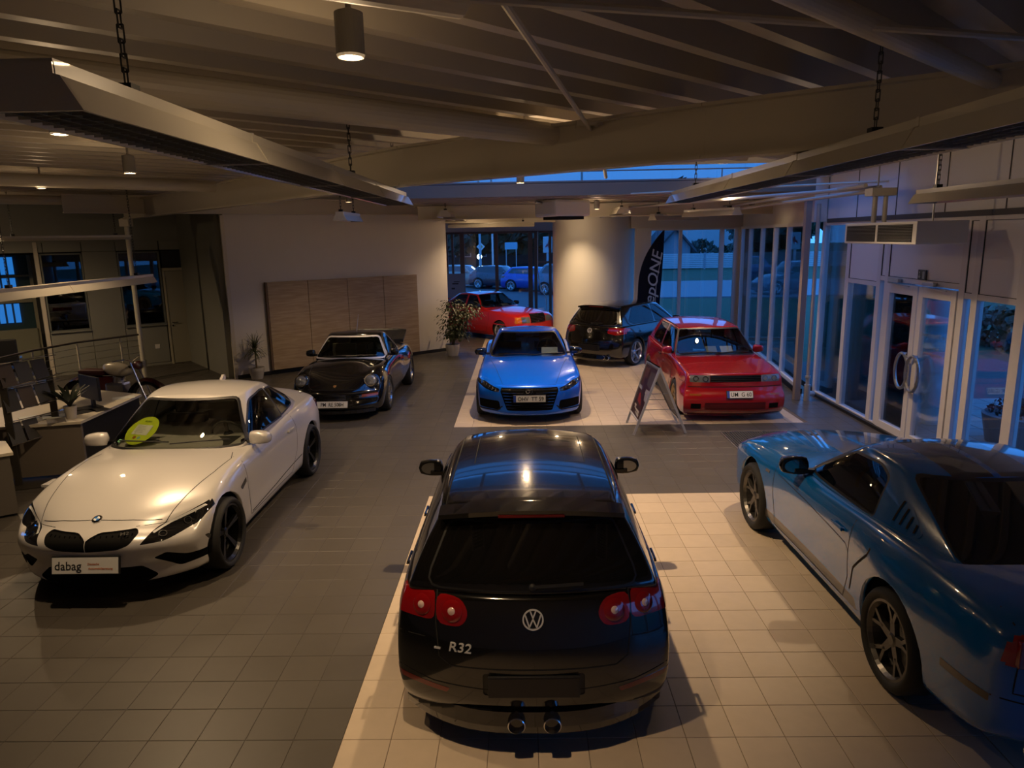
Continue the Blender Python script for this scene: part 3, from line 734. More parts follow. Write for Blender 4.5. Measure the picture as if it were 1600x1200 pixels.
b = new(); box(b, -.35, -.24, 0, .01, .42, .53, dI, .004); ls = obj('wall_socket', b, WHT); ls.location = d.location; tag(ls, 'white double socket on the office wall left of the beige door', 'socket')
# open part of the office at the far left: bright room with blinds behind
on_office('wall_office_room', [(-8, -2.6, 0, 4.0)], mat('office_back', (.42, .40, .26), .7), -3.6, -3.5, kind='structure')
on_office('wall_added_backing', [(-2.7, -2.5, 0, 3.2), (-1.75, -.9, 0, 3.2), (-.06, .06, 0, 3.2), (-5, 1.6, 2.82, 3.3), (-2.7, 1.0, 0, 1.02), (.98, 1.6, 0, 3.2)], VOID, -.16, -.125, kind='structure')  # backing added to block slits of blue sky between the panels
on_office('wall_office_side', [(-8.1, -8.0, 0, 4.1), (1.55, 1.65, 0, 4.1)], GREYW, -3.6, 0, kind='structure')
w4 = empty('window_3', tuple(OM @ Vector((-4.6, -2.0, 1.0)))); tag(w4, kind='structure')
I4 = Matrix.Translation(-w4.location) @ OM
for z0, z1 in ((1.15, 1.62), (1.75, 2.25), (2.34, 2.76)):
    for q in range(9):
        x0 = -4.35 + .16 * q; x1 = x0 + .115
        b = new(); box(b, x0, x1, -1.98, -1.975, z0, z1, I4); obj('blind_slat', b, mat('dusk_window_light', (.02, .1, .3), .5, emit=(.02, .19, .62), estr=.6), w4)  # dusk daylight put into the slats as emission
b = new(); box(b, -4.2, -2.0, -2.06, -2.02, .9, 2.86, I4); obj('window_back', b, mat('teal_dark', (.02, .07, .08), .5), w4)
b = new(); box(b, -4.2, -2.0, -2.0, -1.96, 1.64, 1.72, I4); box(b, -4.2, -2.0, -2.0, -1.96, 2.27, 2.32, I4); box(b, -2.66, -2.58, -2.0, -1.9, .0, 2.86, I4); obj('window_frame', b, mat('cream_frame', (.45, .42, .28), .5), w4)
on_office('wall_parapet', [(-9, -2.62, .0, .98)], mat('parapet_green', (.35, .35, .25), .6), -2.0, -1.9, kind='structure')
on_office('trim_3', [(-2.63, -2.55, .0, 3.1)], STEELW, -.12, .03, kind='structure')
# ---- wood display panels on the diagonal wall
DA = math.radians(50.8); DD = Vector((math.sin(DA), math.cos(DA), 0)); DN = Vector((DD.y, -DD.x, 0))
DM = Matrix(((DD.x, DN.x, 0, -5.29), (DD.y, DN.y, 0, 7.62), (0, 0, 1, 0), (0, 0, 0, 1)))
WOOD = mat('pale_oak', (.40, .29, .17), .5)
def woodtex(m):
    N = m.node_tree.nodes; L = m.node_tree.links; b = N['Principled BSDF']; tc = N.new('ShaderNodeTexCoord'); mp = N.new('ShaderNodeMapping'); mp.inputs['Scale'].default_value = (1.2, 1.2, 14)
    nz = N.new('ShaderNodeTexNoise'); nz.inputs['Scale'].default_value = 2; nz.inputs['Detail'].default_value = 6; r = N.new('ShaderNodeValToRGB'); r.color_ramp.elements[0].color = (.34, .24, .14, 1); r.color_ramp.elements[1].color = (.46, .35, .22, 1)
    r.color_ramp.elements[0].position = .35; r.color_ramp.elements[1].position = .7
    L.new(tc.outputs['Object'], mp.inputs[0]); L.new(mp.outputs[0], nz.inputs['Vector']); L.new(nz.outputs['Fac'], r.inputs[0]); L.new(r.outputs[0], b.inputs['Base Color'])
woodtex(WOOD)
wp = empty('display_board', tuple(DM @ Vector((.8, 0, 0)))); tag(wp, 'large pale oak display board in four panels fixed to the diagonal wall', 'wall panel'); I5 = Matrix.Translation(-wp.location) @ DM
for i, (a, c_) in enumerate(((.80, 1.76), (1.76, 2.76), (2.76, 3.74), (3.74, 4.72))):
    b = new(); box(b, a + .005, c_ - .005, .02, .10, .11, 2.12, I5, .003); obj('oak_panel', b, WOOD, wp)
b = new(); box(b, .80, 4.72, 0.002, .075, .13, 2.10, I5); obj('backing_frame', b, DARKF, wp); b = new(); box(b, .765, .797, .002, .10, .11, 2.12, I5); obj('side_panel', b, mat('oak_edge', (.16, .10, .06), .6), wp)
# ---- glazing
def glazing(n, P0, P1, z0, z1, posts, trans=(), fw=.07, d=.09, parts=None, panes=True, m=None):
    P0 = Vector((*P0, 0)); P1 = Vector((*P1, 0)); D = (P1 - P0); Lg = D.length; D.normalize(); Nn = Vector((-D.y, D.x, 0))
    r = empty('window_%d' % n, (P0.x, P0.y, 0)); tag(r, kind='structure')
    M = Matrix(((D.x, Nn.x, 0, 0), (D.y, Nn.y, 0, 0), (0, 0, 1, 0), (0, 0, 0, 1)))
    m = m or FRAMEW
    for a, w in posts:
        b = new(); box(b, a, a + w, -d / 2, d / 2, z0, z1, M, .004); obj('window_post', b, m, r)
    for z in (z0, z1 - fw):
        b = new(); box(b, 0, Lg, -d / 2 + .002, d / 2 - .002, z, z + fw, M); obj('window_rail', b, m, r)
    for a0, a1, z in trans:
        b = new(); box(b, a0, a1, -d / 2 + .004, d / 2 - .004, z, z + fw, M); obj('window_rail', b, m, r)
    edges = sorted(posts)
    if panes:
        for (a, w), (c_, w2) in zip(edges, edges[1:]):
            if c_ - (a + w) < .05: continue
            zz = [z0 + fw / 2] + sorted(t[2] + fw / 2 for t in trans if t[0] < (a + c_) / 2 < t[1]) + [z1 - fw / 2]
            for q0, q1 in zip(zz, zz[1:]):
                if parts and parts(a + w, c_, q0, q1): # opaque infill panel
                    b = new(); box(b, a + w - .01, c_ + .01, -.03, .02, q0 + .03, q1 - .03, M, .004); obj('infill_panel', b, mat('panel_white', (.72, .70, .70), .5), r)
                    b = new()
                    for s in ((a + w - .002, a + w + .01, q0, q1), (a + w, c_, q0 + .03, q0 + .042), (a + w, c_, q1 - .042, q1 - .03)): box(b, s[0], s[1], -.04, .021, s[2], s[3], M)
                    obj('panel_gasket', b, DARKF, r)
                else:
                    b = new(); box(b, a + w - .01, c_ + .01, -.006, .006, q0, q1, M); obj('window_pane', b, GLASSM, r)
    return r
BR = mat('brown_frame', (.20, .13, .10), .5)
glazing(4, (-1.75, 17.5), (2.45, 17.5), .05, 3.22, [(0, .30), (.42, .08), (.72, .16), (1.95, .12), (3.12, .16), (3.34, .10), (3.85, .10), (4.1, .1)], [(3.4, 3.9, 2.1)], m=BR)
glazing(5, (4.3, 12.2), (7.28, 12.2), .06, 3.2, [(0, .45), (1.22, .09), (2.35, .12), (2.75, .2)])
glazing(6, (7.26, 12.15), (6.40, 5.3), .10, 3.2, [(0, .12), (1.25, .08), (2.75, .08), (4.15, .10), (5.4, .08), (6.76, .14)])
glazing(7, (6.70, 5.3), (6.70, -9.2), .0, 3.2, [(0, .10), (1.05, .13), (2.15, .12), (2.40, .10)] + [(4.28, .12), (4.55, .12), (5.36, .16), (6.9, .16), (8.4, .16), (9.9, .16), (11.4, .16), (12.9, .16), (14.35, .14)],
        [(1.1, 2.2, 2.18), (2.2, 4.4, 2.28), (4.4, 14.4, 2.18)], parts=lambda a, c_, q0, q1: q0 > 2.0 and a > 1.1)
# the glazed double door (its opening is between posts at y 2.80 and y 1.02)
for n, (ya, yb, hy, s) in enumerate(((2.80, 1.93, 2.06, 1), (1.90, 1.03, 1.77, -1))):
    dd = empty('door_%d' % (n + 2), (6.68, ya, 0)); tag(dd, kind='structure'); Lw = ya - yb
    for nm, q in (('door_stile', (0, .11, .02, 2.26)), ('door_stile', (Lw - .11, Lw, .02, 2.26)), ('door_rail', (.11, Lw - .11, .02, .16)), ('door_rail', (.11, Lw - .11, 2.12, 2.26))):
        b = new(); box(b, -.04, .03, -q[1], -q[0], q[2], q[3], None, .004); obj(nm, b, FRAMEW, dd)
    b = new(); box(b, -.008, .0, -(Lw - .10), -.10, .15, 2.13); obj('door_pane', b, GLASSM, dd)
    b = new(); n_ = 28; cy_ = hy - ya; R_ = .22
    pts = [Vector((-.10, cy_ + s * (.02 + R_ * math.cos(a) * .62) if False else cy_ + R_ * .75 * math.cos(a), 1.05 + R_ * 1.15 * math.sin(a))) for a in [2 * PI * i / n_ for i in range(n_ + 1)]]
    polytube(b, pts, .022, 8); tube(b, (-.04, cy_ + s * .0, 1.05 + R_ * 1.15), (-.10, cy_, 1.05 + R_ * 1.15), .012); tube(b, (-.04, cy_, 1.05 - R_ * 1.15), (-.10, cy_, 1.05 - R_ * 1.15), .012); obj('door_pull', b, mat('satin_metal', (.5, .5, .5), .3, 1), dd)
    b = new(); box(b, -.09, -.04, -.42, -.14, 2.28, 2.34, None, .006); bar(b, (-.10, -.2, 2.27), (-.10, -.75, 2.25), .02, .012); obj('door_closer', b, mat('satin_metal', (.5, .5, .5), .3, 1), dd)
for i, (t_, z_, s_) in enumerate((('unsere Öffnungszeiten', 1.62, .085), ('Mo. - Fr. 08.00 - 18.00 Uhr', 1.45, .06), ('Sa. nach Vereinbarung', 1.37, .06))):
    me = text_me(t_, s_, .0004); me.transform(Matrix.Translation((6.685, 1.46, z_)) @ Matrix(((0, 0, 1, 0), (1, 0, 0, 0), (0, 1, 0, 0), (0, 0, 0, 1)))); me.transform(Matrix.Translation((-6.68, -1.90, 0)))
    o = mobj('door_lettering', me, mat('white_print', (.5, .5, .5), .5), dd)
b = new(); box(b, -.012, 0, -.10, .10, -.07, .07, None, .003); es = obj('exit_sign', b, mat('sign_dark', (.02, .03, .025), .4)); es.location = (6.655, 1.87, 2.42); tag(es, 'small dark square emergency exit sign above the glass doors', 'sign')
b = new(); MM = Matrix.Translation((-.013, 0, 0)) @ Matrix(((0, 0, -1, 0), (-1, 0, 0, 0), (0, 1, 0, 0), (0, 0, 0, 1)))
slab(b, [(.02, -.05), (.07, -.05), (.07, .05), (.02, .05)], 0, .002); stroke(b, [(-.055, .01), (-.055, -.04)], .012, 0, .002); stroke(b, [(-.08, -.015), (-.055, -.045), (-.03, -.015)], .012, 0, .002); slab(b, [(-.065, .02), (-.045, .02), (-.045, .045), (-.065, .045)], 0, .002)
bmesh.ops.transform(b, matrix=MM, verts=b.verts); obj('exit_pictogram', b, mat('sign_pale', (.32, .36, .33), .5), es)
# sill / plinth along the window wall
b = new(); slab(b, [(7.2, 12.1), (6.34, 5.3), (6.46, 5.28), (7.32, 12.1)], 0, .10); tag(obj('trim_4', b, BLK), kind='structure')
b = new(); box(b, 6.60, 6.76, -9.2, 5.3, -.02, .05); tag(obj('trim_5', b, BLK), kind='structure')
# ================================================================== roof
def deck():
    az = math.radians(45); D = Vector((math.sin(az), math.cos(az), 0)); N_ = Vector((D.y, -D.x, 0)); per = .42
    sx0, sx1, sy0, sy1 = -1.3, 6.45, 2.55, 5.15; root = None
    for i, (x0, x1, y0, y1, dz) in enumerate(((-15.1, 7.4, -9.3, sy0, 0), (-15.1, sx0, sy0, 17.8, 0), (sx1, 7.4, sy0, sy1, 0), (sx0, 7.4, sy1, 17.8, -.28))):
        b = new(); z0, z1 = 4.03 + dz, 4.19 + dz
        for k in range(-46, 46):
            o = k * per; pts = [((N_ * a), z) for a, z in ((o, z0), (o + .09, z0), (o + .14, z1), (o + per - .05, z1), (o + per, z0))]
            A = [b.verts.new((q.x - D.x * 22, q.y - D.y * 22 + 3, z)) for q, z in pts]; B = [b.verts.new((q.x + D.x * 22, q.y + D.y * 22 + 3, z)) for q, z in pts]
            for n in range(4): b.faces.new((A[n], B[n], B[n + 1], A[n + 1]))
        for co, no in (((x1, 0, 0), (1, 0, 0)), ((x0, 0, 0), (-1, 0, 0)), ((0, y1, 0), (0, 1, 0)), ((0, y0, 0), (0, -1, 0))): bmesh.ops.bisect_plane(b, geom=b.verts[:] + b.edges[:] + b.faces[:], plane_co=co, plane_no=no, clear_outer=True)
        for f in list(b.faces):
            f.normal_update()
            if f.normal.z > 0: f.normal_flip()
        nm = ['ceiling', 'ceiling_left', 'ceiling_right', 'ceiling_far'][i]
        me = bpy.data.meshes.new(nm); b.to_mesh(me); b.free(); tag(mobj(nm, me, DECKM), kind='structure')
    b = new()
    for q in ((-15.2, 7.5, -9.4, sy0 - .06, 0), (sx0, 7.5, sy1 + .06, 17.9, -.28), (-15.2, sx0 - .06, sy0 - .06, 17.9, 0), (sx1 + .06, 7.5, sy0 - .06, sy1 + .06, 0)): box(b, q[0], q[1], q[2], q[3], 4.2 + q[4], 4.24 + q[4])
    tag(obj('ceiling_roof_slab', b, VOID), kind='structure')
    b = new(); box(b, sx0 - .06, sx0, sy1, 17.8, 3.74, 4.22); box(b, sx0, 7.4, sy1 + .0, sy1 + .05, 3.74, 3.97); tag(obj('ceiling_step', b, mat('brown_steel', (.22, .18, .14), .5)), kind='structure')
    # skylight: kerb, bars and panes
    s = empty('window_8', (sx0, sy0, 4.0)); tag(s, kind='structure'); I = Matrix.Translation((-sx0, -sy0, -4.0))
    H = 4.36
    for q in ((sx0 - .06, sx1 + .06, sy0 - .06, sy0), (sx0 - .06, sx0, sy0, sy1), (sx1, sx1 + .06, sy0, sy1)):
        b = new(); box(b, q[0], q[1], q[2], q[3], 4.0, H, I); obj('skylight_kerb', b, WHT, s)
    LG = glass('tinted_lantern_glass', (.62, .62, .62)); n_ = 6
    for z in (3.96, 4.15, H - .03): b = new(); box(b, sx0, sx1, sy1, sy1 + .06, z, z + (.02 if z > 4 and z < 4.3 else .04), I); obj('lantern_rail', b, mat('frame_grey', (.2, .2, .2), .5), s)
    for i in range(n_ + 1):
        x = sx0 + (sx1 - sx0) * i / n_; b = new(); box(b, x - .035, x + .035, sy0, sy1 + .05, H, H + .06, I); obj('skylight_bar', b, mat('frame_grey', (.2, .2, .2), .5), s)
        if i < n_:
            x1 = sx0 + (sx1 - sx0) * (i + 1) / n_; b = new(); box(b, x, x1, sy0, sy1, H + .03, H + .04, I); obj('skylight_pane', b, glass('milky_skylight', (.88, .90, .92)), s)
            b = new(); box(b, x, x1, sy1 + .02, sy1 + .03, 4.0, H, I); obj('lantern_pane', b, LG, s)
    b = new(); box(b, sx0, sx1, 3.6, 3.66, H - .05, H + .03, I); obj('skylight_bar', b, mat('frame_grey', (.2, .2, .2), .5), s)
deck()
def ibeam(name, label, P, zb, zt, fw=.16, m=STEELW, group=None):
    b = new(); 
    for a, c_ in zip(P, P[1:]):
        for z, h, w in ((zb + .012, .024, fw), (zt - .012, .024, fw), ((zb + zt) / 2, zt - zb, .014)): bar(b, (*a, z), (*c_, z), w, h)
    o = obj(name, b, m); return tag(o, label, 'beam', group)
ibeam('steel_beam', 'long cream steel roof beam crossing the hall above the cars', [(-7.55, 7.85), (0.0, -.72), (2.48, -2.74), (4.06, -3.87), (6.6, -5.75)], 3.55, 3.93)
ibeam('steel_beam', 'steel roof beam behind the skylight and the ceiling unit', [(-1.2, 8.6), (7.0, 8.6)], 3.44, 3.74, .14)
ibeam('steel_beam', 'steel beam under the roof over the far bay behind the ceiling unit', [(-1.0, 11.5), (2.1, 12.6)], 3.42, 3.74, .14)
ibeam('steel_beam', 'steel edge beam running along the top of the diagonal wall', [(-7.5, 5.65), (-.95, 11.1)], 3.62, 3.97, .14)
def pipe(name, label, a, c_, r, m=STEELW, cat='beam', group=None, n=20, smooth=True):
    b = new(); tube(b, a, c_, r, n); o = obj(name, b, m); 
    return tag(o, label, cat, group)
pipe('round_purlin', 'thick round steel purlin ending on the long roof beam near the centre', (-8.0, -11.0, 3.86), (1.55, -1.75, 3.86), .09)
pipe('round_purlin', 'thick round steel purlin at the upper right under the roof deck', (.5, -6.9, 3.86), (4.05, -3.55, 3.86), .05)
pipe('round_purlin', 'round steel purlin end poking in at the top edge of the picture', (-2.5, -7.3, 3.9), (.95, -5.3, 3.9), .085)
pipe('round_purlin', 'round steel purlin on the left below the deck, behind the long pendant light', (-9.5, -2.9, 3.86), (-3.5, 3.05, 3.86), .085)
pipe('round_purlin', 'round steel purlin at the far left near the office wall', (-12.5, .9, 3.86), (-6.6, 6.7, 3.86), .085)
for a, c_, lb in (((.9, -6.4, 3.86), (1.72, -2.1, 3.86), 'thin steel tie rod running up to the node on the long roof beam'), ((-.4, -5.85, 3.84), (4.2, -4.5, 3.84), 'thin steel tie rod crossing the top of the picture from side to side'), ((1.75, -2.2, 3.9), (1.95, -1.2, 3.56), 'short steel hanger rod beside the beam node'), ((2.4, 5.6, 3.75), (6.9, 2.9, 3.75), 'thin steel rod under the skylight on the right')):
    pipe('tie_rod', lb, a, c_, .016, cat='rod', n=8)
b = new(); box(b, 1.6, 1.9, -2.2, -1.9, 3.88, 3.92); tube(b, (1.72, -2.05, 3.8), (1.72, -2.05, 3.94), .05, 12); tag(obj('beam_node', b, STEELW), 'steel node plate where the tie rod meets the long beam', 'plate')
# posts
b = new(); tube(b, (0, 0, 0), (0, 0, 3.6), .05, 16); sp_ = obj('steel_post', b, mat('post_cream', (.62, .58, .46), .4)); sp_.location = (-7.45, 7.71, 0); tag(sp_, 'slim cream steel post standing on the left beside the motorcycle', 'post')
b = new(); tube(b, (0, 0, .32), (0, 0, .44), .075, 16); obj('post_collar', b, mat('satin_metal', (.5, .5, .5), .3, 1), sp_)
b = new(); box(b, -.1, .1, -.1, .1, 3.4, 3.56); obj('post_head', b, STEELW, sp_)
b = new(); box(b, -.05, .05, -.06, .06, 0, 3.6, None, .004); o = obj('steel_post', b, mat('post_brown', (.33, .26, .22), .5)); o.location = (6.17, 4.8, 0); tag(o, 'tall brownish steel post at the corner between entrance and window wall', 'post')
b = new(); tube(b, (0, 0, .12), (0, 0, 3.5), .035, 14); tube(b, (0, 0, .12), (.14, .05, .12), .045, 14); tube(b, (0, 0, .0), (0, 0, .3), .055, 14); tube(b, (0, 0, .42), (0, 0, .46), .05, 14); o = obj('heating_pipe', b, mat('pipe_grey', (.4, .37, .34), .4)); o.location = (6.33, 4.72, 0); tag(o, 'vertical heating pipe with an elbow beside the corner post', 'pipe')
# radiator along the window wall
r_ = empty('radiator', (6.12, 5.75, 0), math.radians(-7.2)); tag(r_, 'long low white convector radiator below the right window wall', 'radiator')
b = new(); box(b, -.09, .09, 0, 3.4, .10, .30, None, .008); obj('casing', b, WHT, r_); b = new()
for i in range(56): box(b, -.07, .07, .04 + i * .06, .055 + i * .06, .298, .306)
tag(obj('top_grille', b, mat('grille_white_shade', (.35, .34, .33), .5), r_), kind='stuff'); b = new()
for y in (.2, 1.7, 3.2): box(b, -.02, .02, y, y + .05, 0, .11)
obj('foot', b, BLK, r_); b = new(); tube(b, (0, 0, .2), (0, -.35, .2), .03, 10); tube(b, (0, -.35, .2), (0, -.35, 0), .03, 10); tube(b, (0, -.12, .2), (0, -.2, .2), .05, 10); obj('valve', b, WHT, r_)
def golf5(new=False):
    P = paint('black_pearl_paint', (.0035, .0033, .0032), 0, .14)
    if new: c = Car('hatchback_car', 'lowered black hatchback with silver multi-spoke wheels parked at an angle by the white round column', 'car', 4.20, 4.06, 10.2, 140, None)
    else: c = Car('hatchback_car', 'black hatchback seen from behind in the foreground, twin central exhausts and round red tail lights', 'car', 4.246, 1.19, -2.26, 180, None)
    L = c.L; fa, ra = .88, 3.458
    def ex(u, z, t):
        d = 0
        for ua in (fa, ra): d += .018 * math.exp(-((u - ua) / .33)**2) * math.exp(-((z - .5) / .25)**2)
        return d
    c.body([0, .1, .28, .55, .85, 1.15, 1.5, 1.95, 2.4, 2.85, 3.2, 3.5, 3.75, 3.95, 4.1, 4.2, 4.246],
        [(0, .80), (.5, .855), (1.2, .865), (2.4, .868), (3.4, .866), (4.0, .85), (4.246, .825)],
        [(0, .2), (.8, .17), (3.4, .17), (4.246, .19)],
        [(0, .60), (.3, .74), (1.1, .885), (2.4, .93), (3.6, .955), (4.246, .95)],
        [(0, .66), (.3, .81), (1.2, .96), (1.6, .95), (2.2, .9), (3.4, .9), (4.0, .955), (4.246, .955)],
        [(0, .86), (.07, .95), (.2, .985), (.38, 1.0), (.58, 1.0), (.76, .985), (.92, .955), (1, .92)],
        [.1, .03, 0, 0, .01, .04, .09, .16], [.09, .03, .0, .0, .012, .05, .075, .11], bowF=.32, bowR=.2, pR=2.6, FD=.8, RD=.6, cr={'shoulder': .35, 'rtop': .5}, extra=ex)
    c.cabin((1.16, 4.16), (1.98, 3.80), [(0, .74), (.15, .795), (.8, .80), (1, .77)], [(0, .52), (.25, .585), (.75, .585), (1, .53)], [(0, .90), (1, .925)], [(0, 1.365), (.3, 1.398), (.7, 1.402), (1, 1.392)],
        crown=.035, bow=(.28, .16), bowr=(.06, .08), cr={'ftop': .35, 'rtop': .45, 'fside': .5, 'rside': .5}, bulge=.018)
    c.bvh()
    # seams
    c.seam('R', [(-.57, .965), (-.58, .80), (-.56, .60), (-.49, .555), (.49, .555), (.56, .60), (.58, .80), (.57, .965)], .008)
    c.seam('R', [(-.86, .50), (-.6, .44), (-.3, .425), (.3, .425), (.6, .44), (.86, .50)], .006)
    for sd in (-1, 1):
        c.seam('S', [(1.42, .90), (1.40, .6), (1.45, .24), (2.42, .24), (2.48, .5), (2.5, .95)], .007, sd); c.seam('S', [(2.5, .95), (2.5, .5), (2.56, .3), (3.0, .32), (3.2, .62), (3.4, .95)], .007, sd)
        c.seam('S', [(3.8, .7), (4.1, .7)], .006, sd)
    c.seam('T', [(-.62, .62), (-.66, 1.2)], .006); c.seam('T', [(.62, .62), (.66, 1.2)], .006); c.seam('F', [(-.6, .72), (0, .735), (.6, .72)], .006)
    c.seam('T', [(-.40, 2.25), (.40, 2.25), (.40, 3.0), (-.40, 3.0)], .006, close=True); c.seam('T', [(-.53, 2.1), (-.535, 3.75)], .01); c.seam('T', [(.53, 2.1), (.535, 3.75)], .01)
    # lamps (outer part on the wing, inner part on the tailgate)
    for sd in (-1, 1):
        if new:
            o = c.cut('b', 'R', [(sd * .45, .80, .05), (sd * .47, .90, .03), (sd * .88, .935, .02), (sd * .9, .80, .03), (sd * .66, .76, .03)], 'tail_light', REDL, r=.02, push=.004); round_lamp(c, c.at('R', sd * .74, .845, lift=.004), .055, parent=o)
            c.cut('b', 'S', [(4.0, .80), (3.72, .86), (3.70, .90), (4.1, .93)], 'tail_light', REDL, sd, r=.02, push=.003)
            continue
        o = c.cut('b', 'R', [(sd * .585, .80, .05), (sd * .585, .955, .02), (sd * .88, .955, .02), (sd * .88, .81, .02)], 'tail_light', REDL, r=.02, push=.004)
        i = c.cut('b', 'R', [(sd * .42, .785), (sd * .375, .86), (sd * .42, .94), (sd * .575, .955), (sd * .575, .785)], 'tail_light', REDL, r=.06, push=.004)
        round_lamp(c, c.at('R', sd * .665, .875, lift=.004), .062, parent=o); round_lamp(c, c.at('R', sd * .478, .868, lift=.004), .066, parent=i)
        # front lamps
        c.cut('b', 'F', [(sd * .42, .62), (sd * .46, .72), (sd * .78, .74), (sd * .8, .62), (sd * .6, .58)], 'headlight', LAMPGL, r=.03)
        c.cut('b', 'R', [(sd * .50, .405), (sd * .52, .375), (sd * .84, .42), (sd * .84, .455)], 'rear_reflector', mat('red_reflector', (.16, .012, .008), .25, coat=1), r=.01, push=.002)
    c.cut('b', 'F', [(-.3, .36), (-.36, .66), (.36, .66), (.3, .36)], 'grille', ALU, r=.05, push=.004)
    c.cut('b', 'R', [(-.30, .385), (-.30, .525), (.30, .525), (.30, .385)], 'plate_recess', BLK, r=.02, push=-.006)
    # glass
    c.cut('c', 'F', [(-.70, .97, .06), (-.51, 1.355, .05), (.51, 1.355, .05), (.70, .97, .06)], 'windshield', GL_DARK, r=.05, ring=.02)
    c.cut('c', 'R', [(-.645, .985, .09), (-.50, 1.315, .05), (.50, 1.315, .05), (.645, .985, .09)], 'rear_window', mat('black_tinted_glass', (.003, .003, .003), .03, coat=1), r=.05, ring=.012)
    for P_ in ([(1.62, .96), (2.06, 1.315), (2.50, 1.35), (2.50, .975)], [(2.58, .975), (2.58, 1.35), (3.35, 1.335), (3.66, 1.05), (3.5, .99)]):
        c.cut('c', 'S', P_, 'side_window', GL_DARK, r=.05, ring=.016)
    c.arches(fa, ra, .33, .355)
    # roof spoiler
    b = bmesh.new(); n = 12
    pr = []
    for i in range(n + 1):
        x = -.57 + 1.14 * i / n; a = abs(x) / .57; u1 = 3.93 - .07 * a**3; z = 1.402 - .05 * a**2.5
        pr.append([(x, 3.72 - L / 2, z + .026), (x, u1 - L / 2, z + .016), (x, u1 - L / 2 - .004, z - .015), (x, u1 - .16 - L / 2, z - .055), (x, 3.72 - L / 2, z - .03)])
    R_ = [[b.verts.new(p) for p in q] for q in pr]
    for A, B in zip(R_, R_[1:]):
        for i in range(5): b.faces.new((A[i], A[(i + 1) % 5], B[(i + 1) % 5], B[i]))
    b.faces.new(R_[0]); b.faces.new(R_[-1][::-1]); sp = c.part('roof_spoiler', b, P, smooth=True); 
    for e in sp.data.edges: pass
    sp.data.shade_flat()
    b = bmesh.new(); box(b, -.2, .2, 3.905 - L / 2, 3.932 - L / 2, 1.376, 1.390); c.part('brake_light', b, mat('dim_red', (.1, .004, .003), .3), parent=sp)
    vw(c, c.at('R', 0, .845), .062)
    if not new: lettering(c, c.at('R', .43, .665, lift=.002), 'R32', .078, BADGE, 'model_badge', .004, 1.15, .15)
    if not new: b = bmesh.new(); stroke(b, [(-.06, -.01), (-.02, -.01)], .012, 0, .006); c.part('badge_dash', b, BADGE, c.at('R', .53, .66))
    c.plate('R', 0, .455, '', .52, .115, euro=False, lift=.016)
    pl = [o for o in c.root.children if o.name.startswith('number_plate')][-1]
    for q in pl.children: q.data.materials[0] = mat('blank_black_plate', (.004, .004, .008), .3)
    # lower bumper lip
    b = bmesh.new(); n = 20; rr = []
    for i in range(n + 1):
        x = -.80 + 1.6 * i / n; a = abs(x) / .80; u = 4.235 - .33 * a**2.8
        rr.append([b.verts.new((x, u - L / 2 + d, z)) for d, z in ((-.1, .30), (.012, .285), (.03, .20), (.018, .15), (-.12, .15))])
    for A, B in zip(rr, rr[1:]):
        for i in range(4): b.faces.new((A[i], A[i + 1], B[i + 1], B[i]))
    c.part('bumper_lip', b, GLOSSBLK, smooth=False)
    for x in ((-.5, -.39) if new else (-.105, .105)): exhaust(c, x, .235, .052, CHR, .0 if new else .05)
    M = c.at('R', 0, 1.005, lift=.0); b = bmesh.new(); lathe(b, [(.001, .03), (.018, .026), (.022, 0)], 14); bar(b, (0, 0, .02), (.30, .02, .014), .018, .012); c.part('rear_wiper', b, BLK, M)
    c.mirrors(1.66, .96, -.01, P, w=.2, h=.13, d=.11, stem=.055, lowm=GLOSSBLK)
    handles(c, (2.36, 3.24), .80, P)
    c.interior(z0=.3, zd=.95, u0=1.6, u1=3.6, front_u=2.3, rear_u=3.2, dash_u=1.65)
    if new: c.rimk = .80
    c.wheels(fa, ra, .315, .225, 1.735, rim(5, 'V', .8, .02, .04) if new else rim(10, 'I', .76), SILV if new else GUN)
    c.done(P)
golf5(); golf5(True)
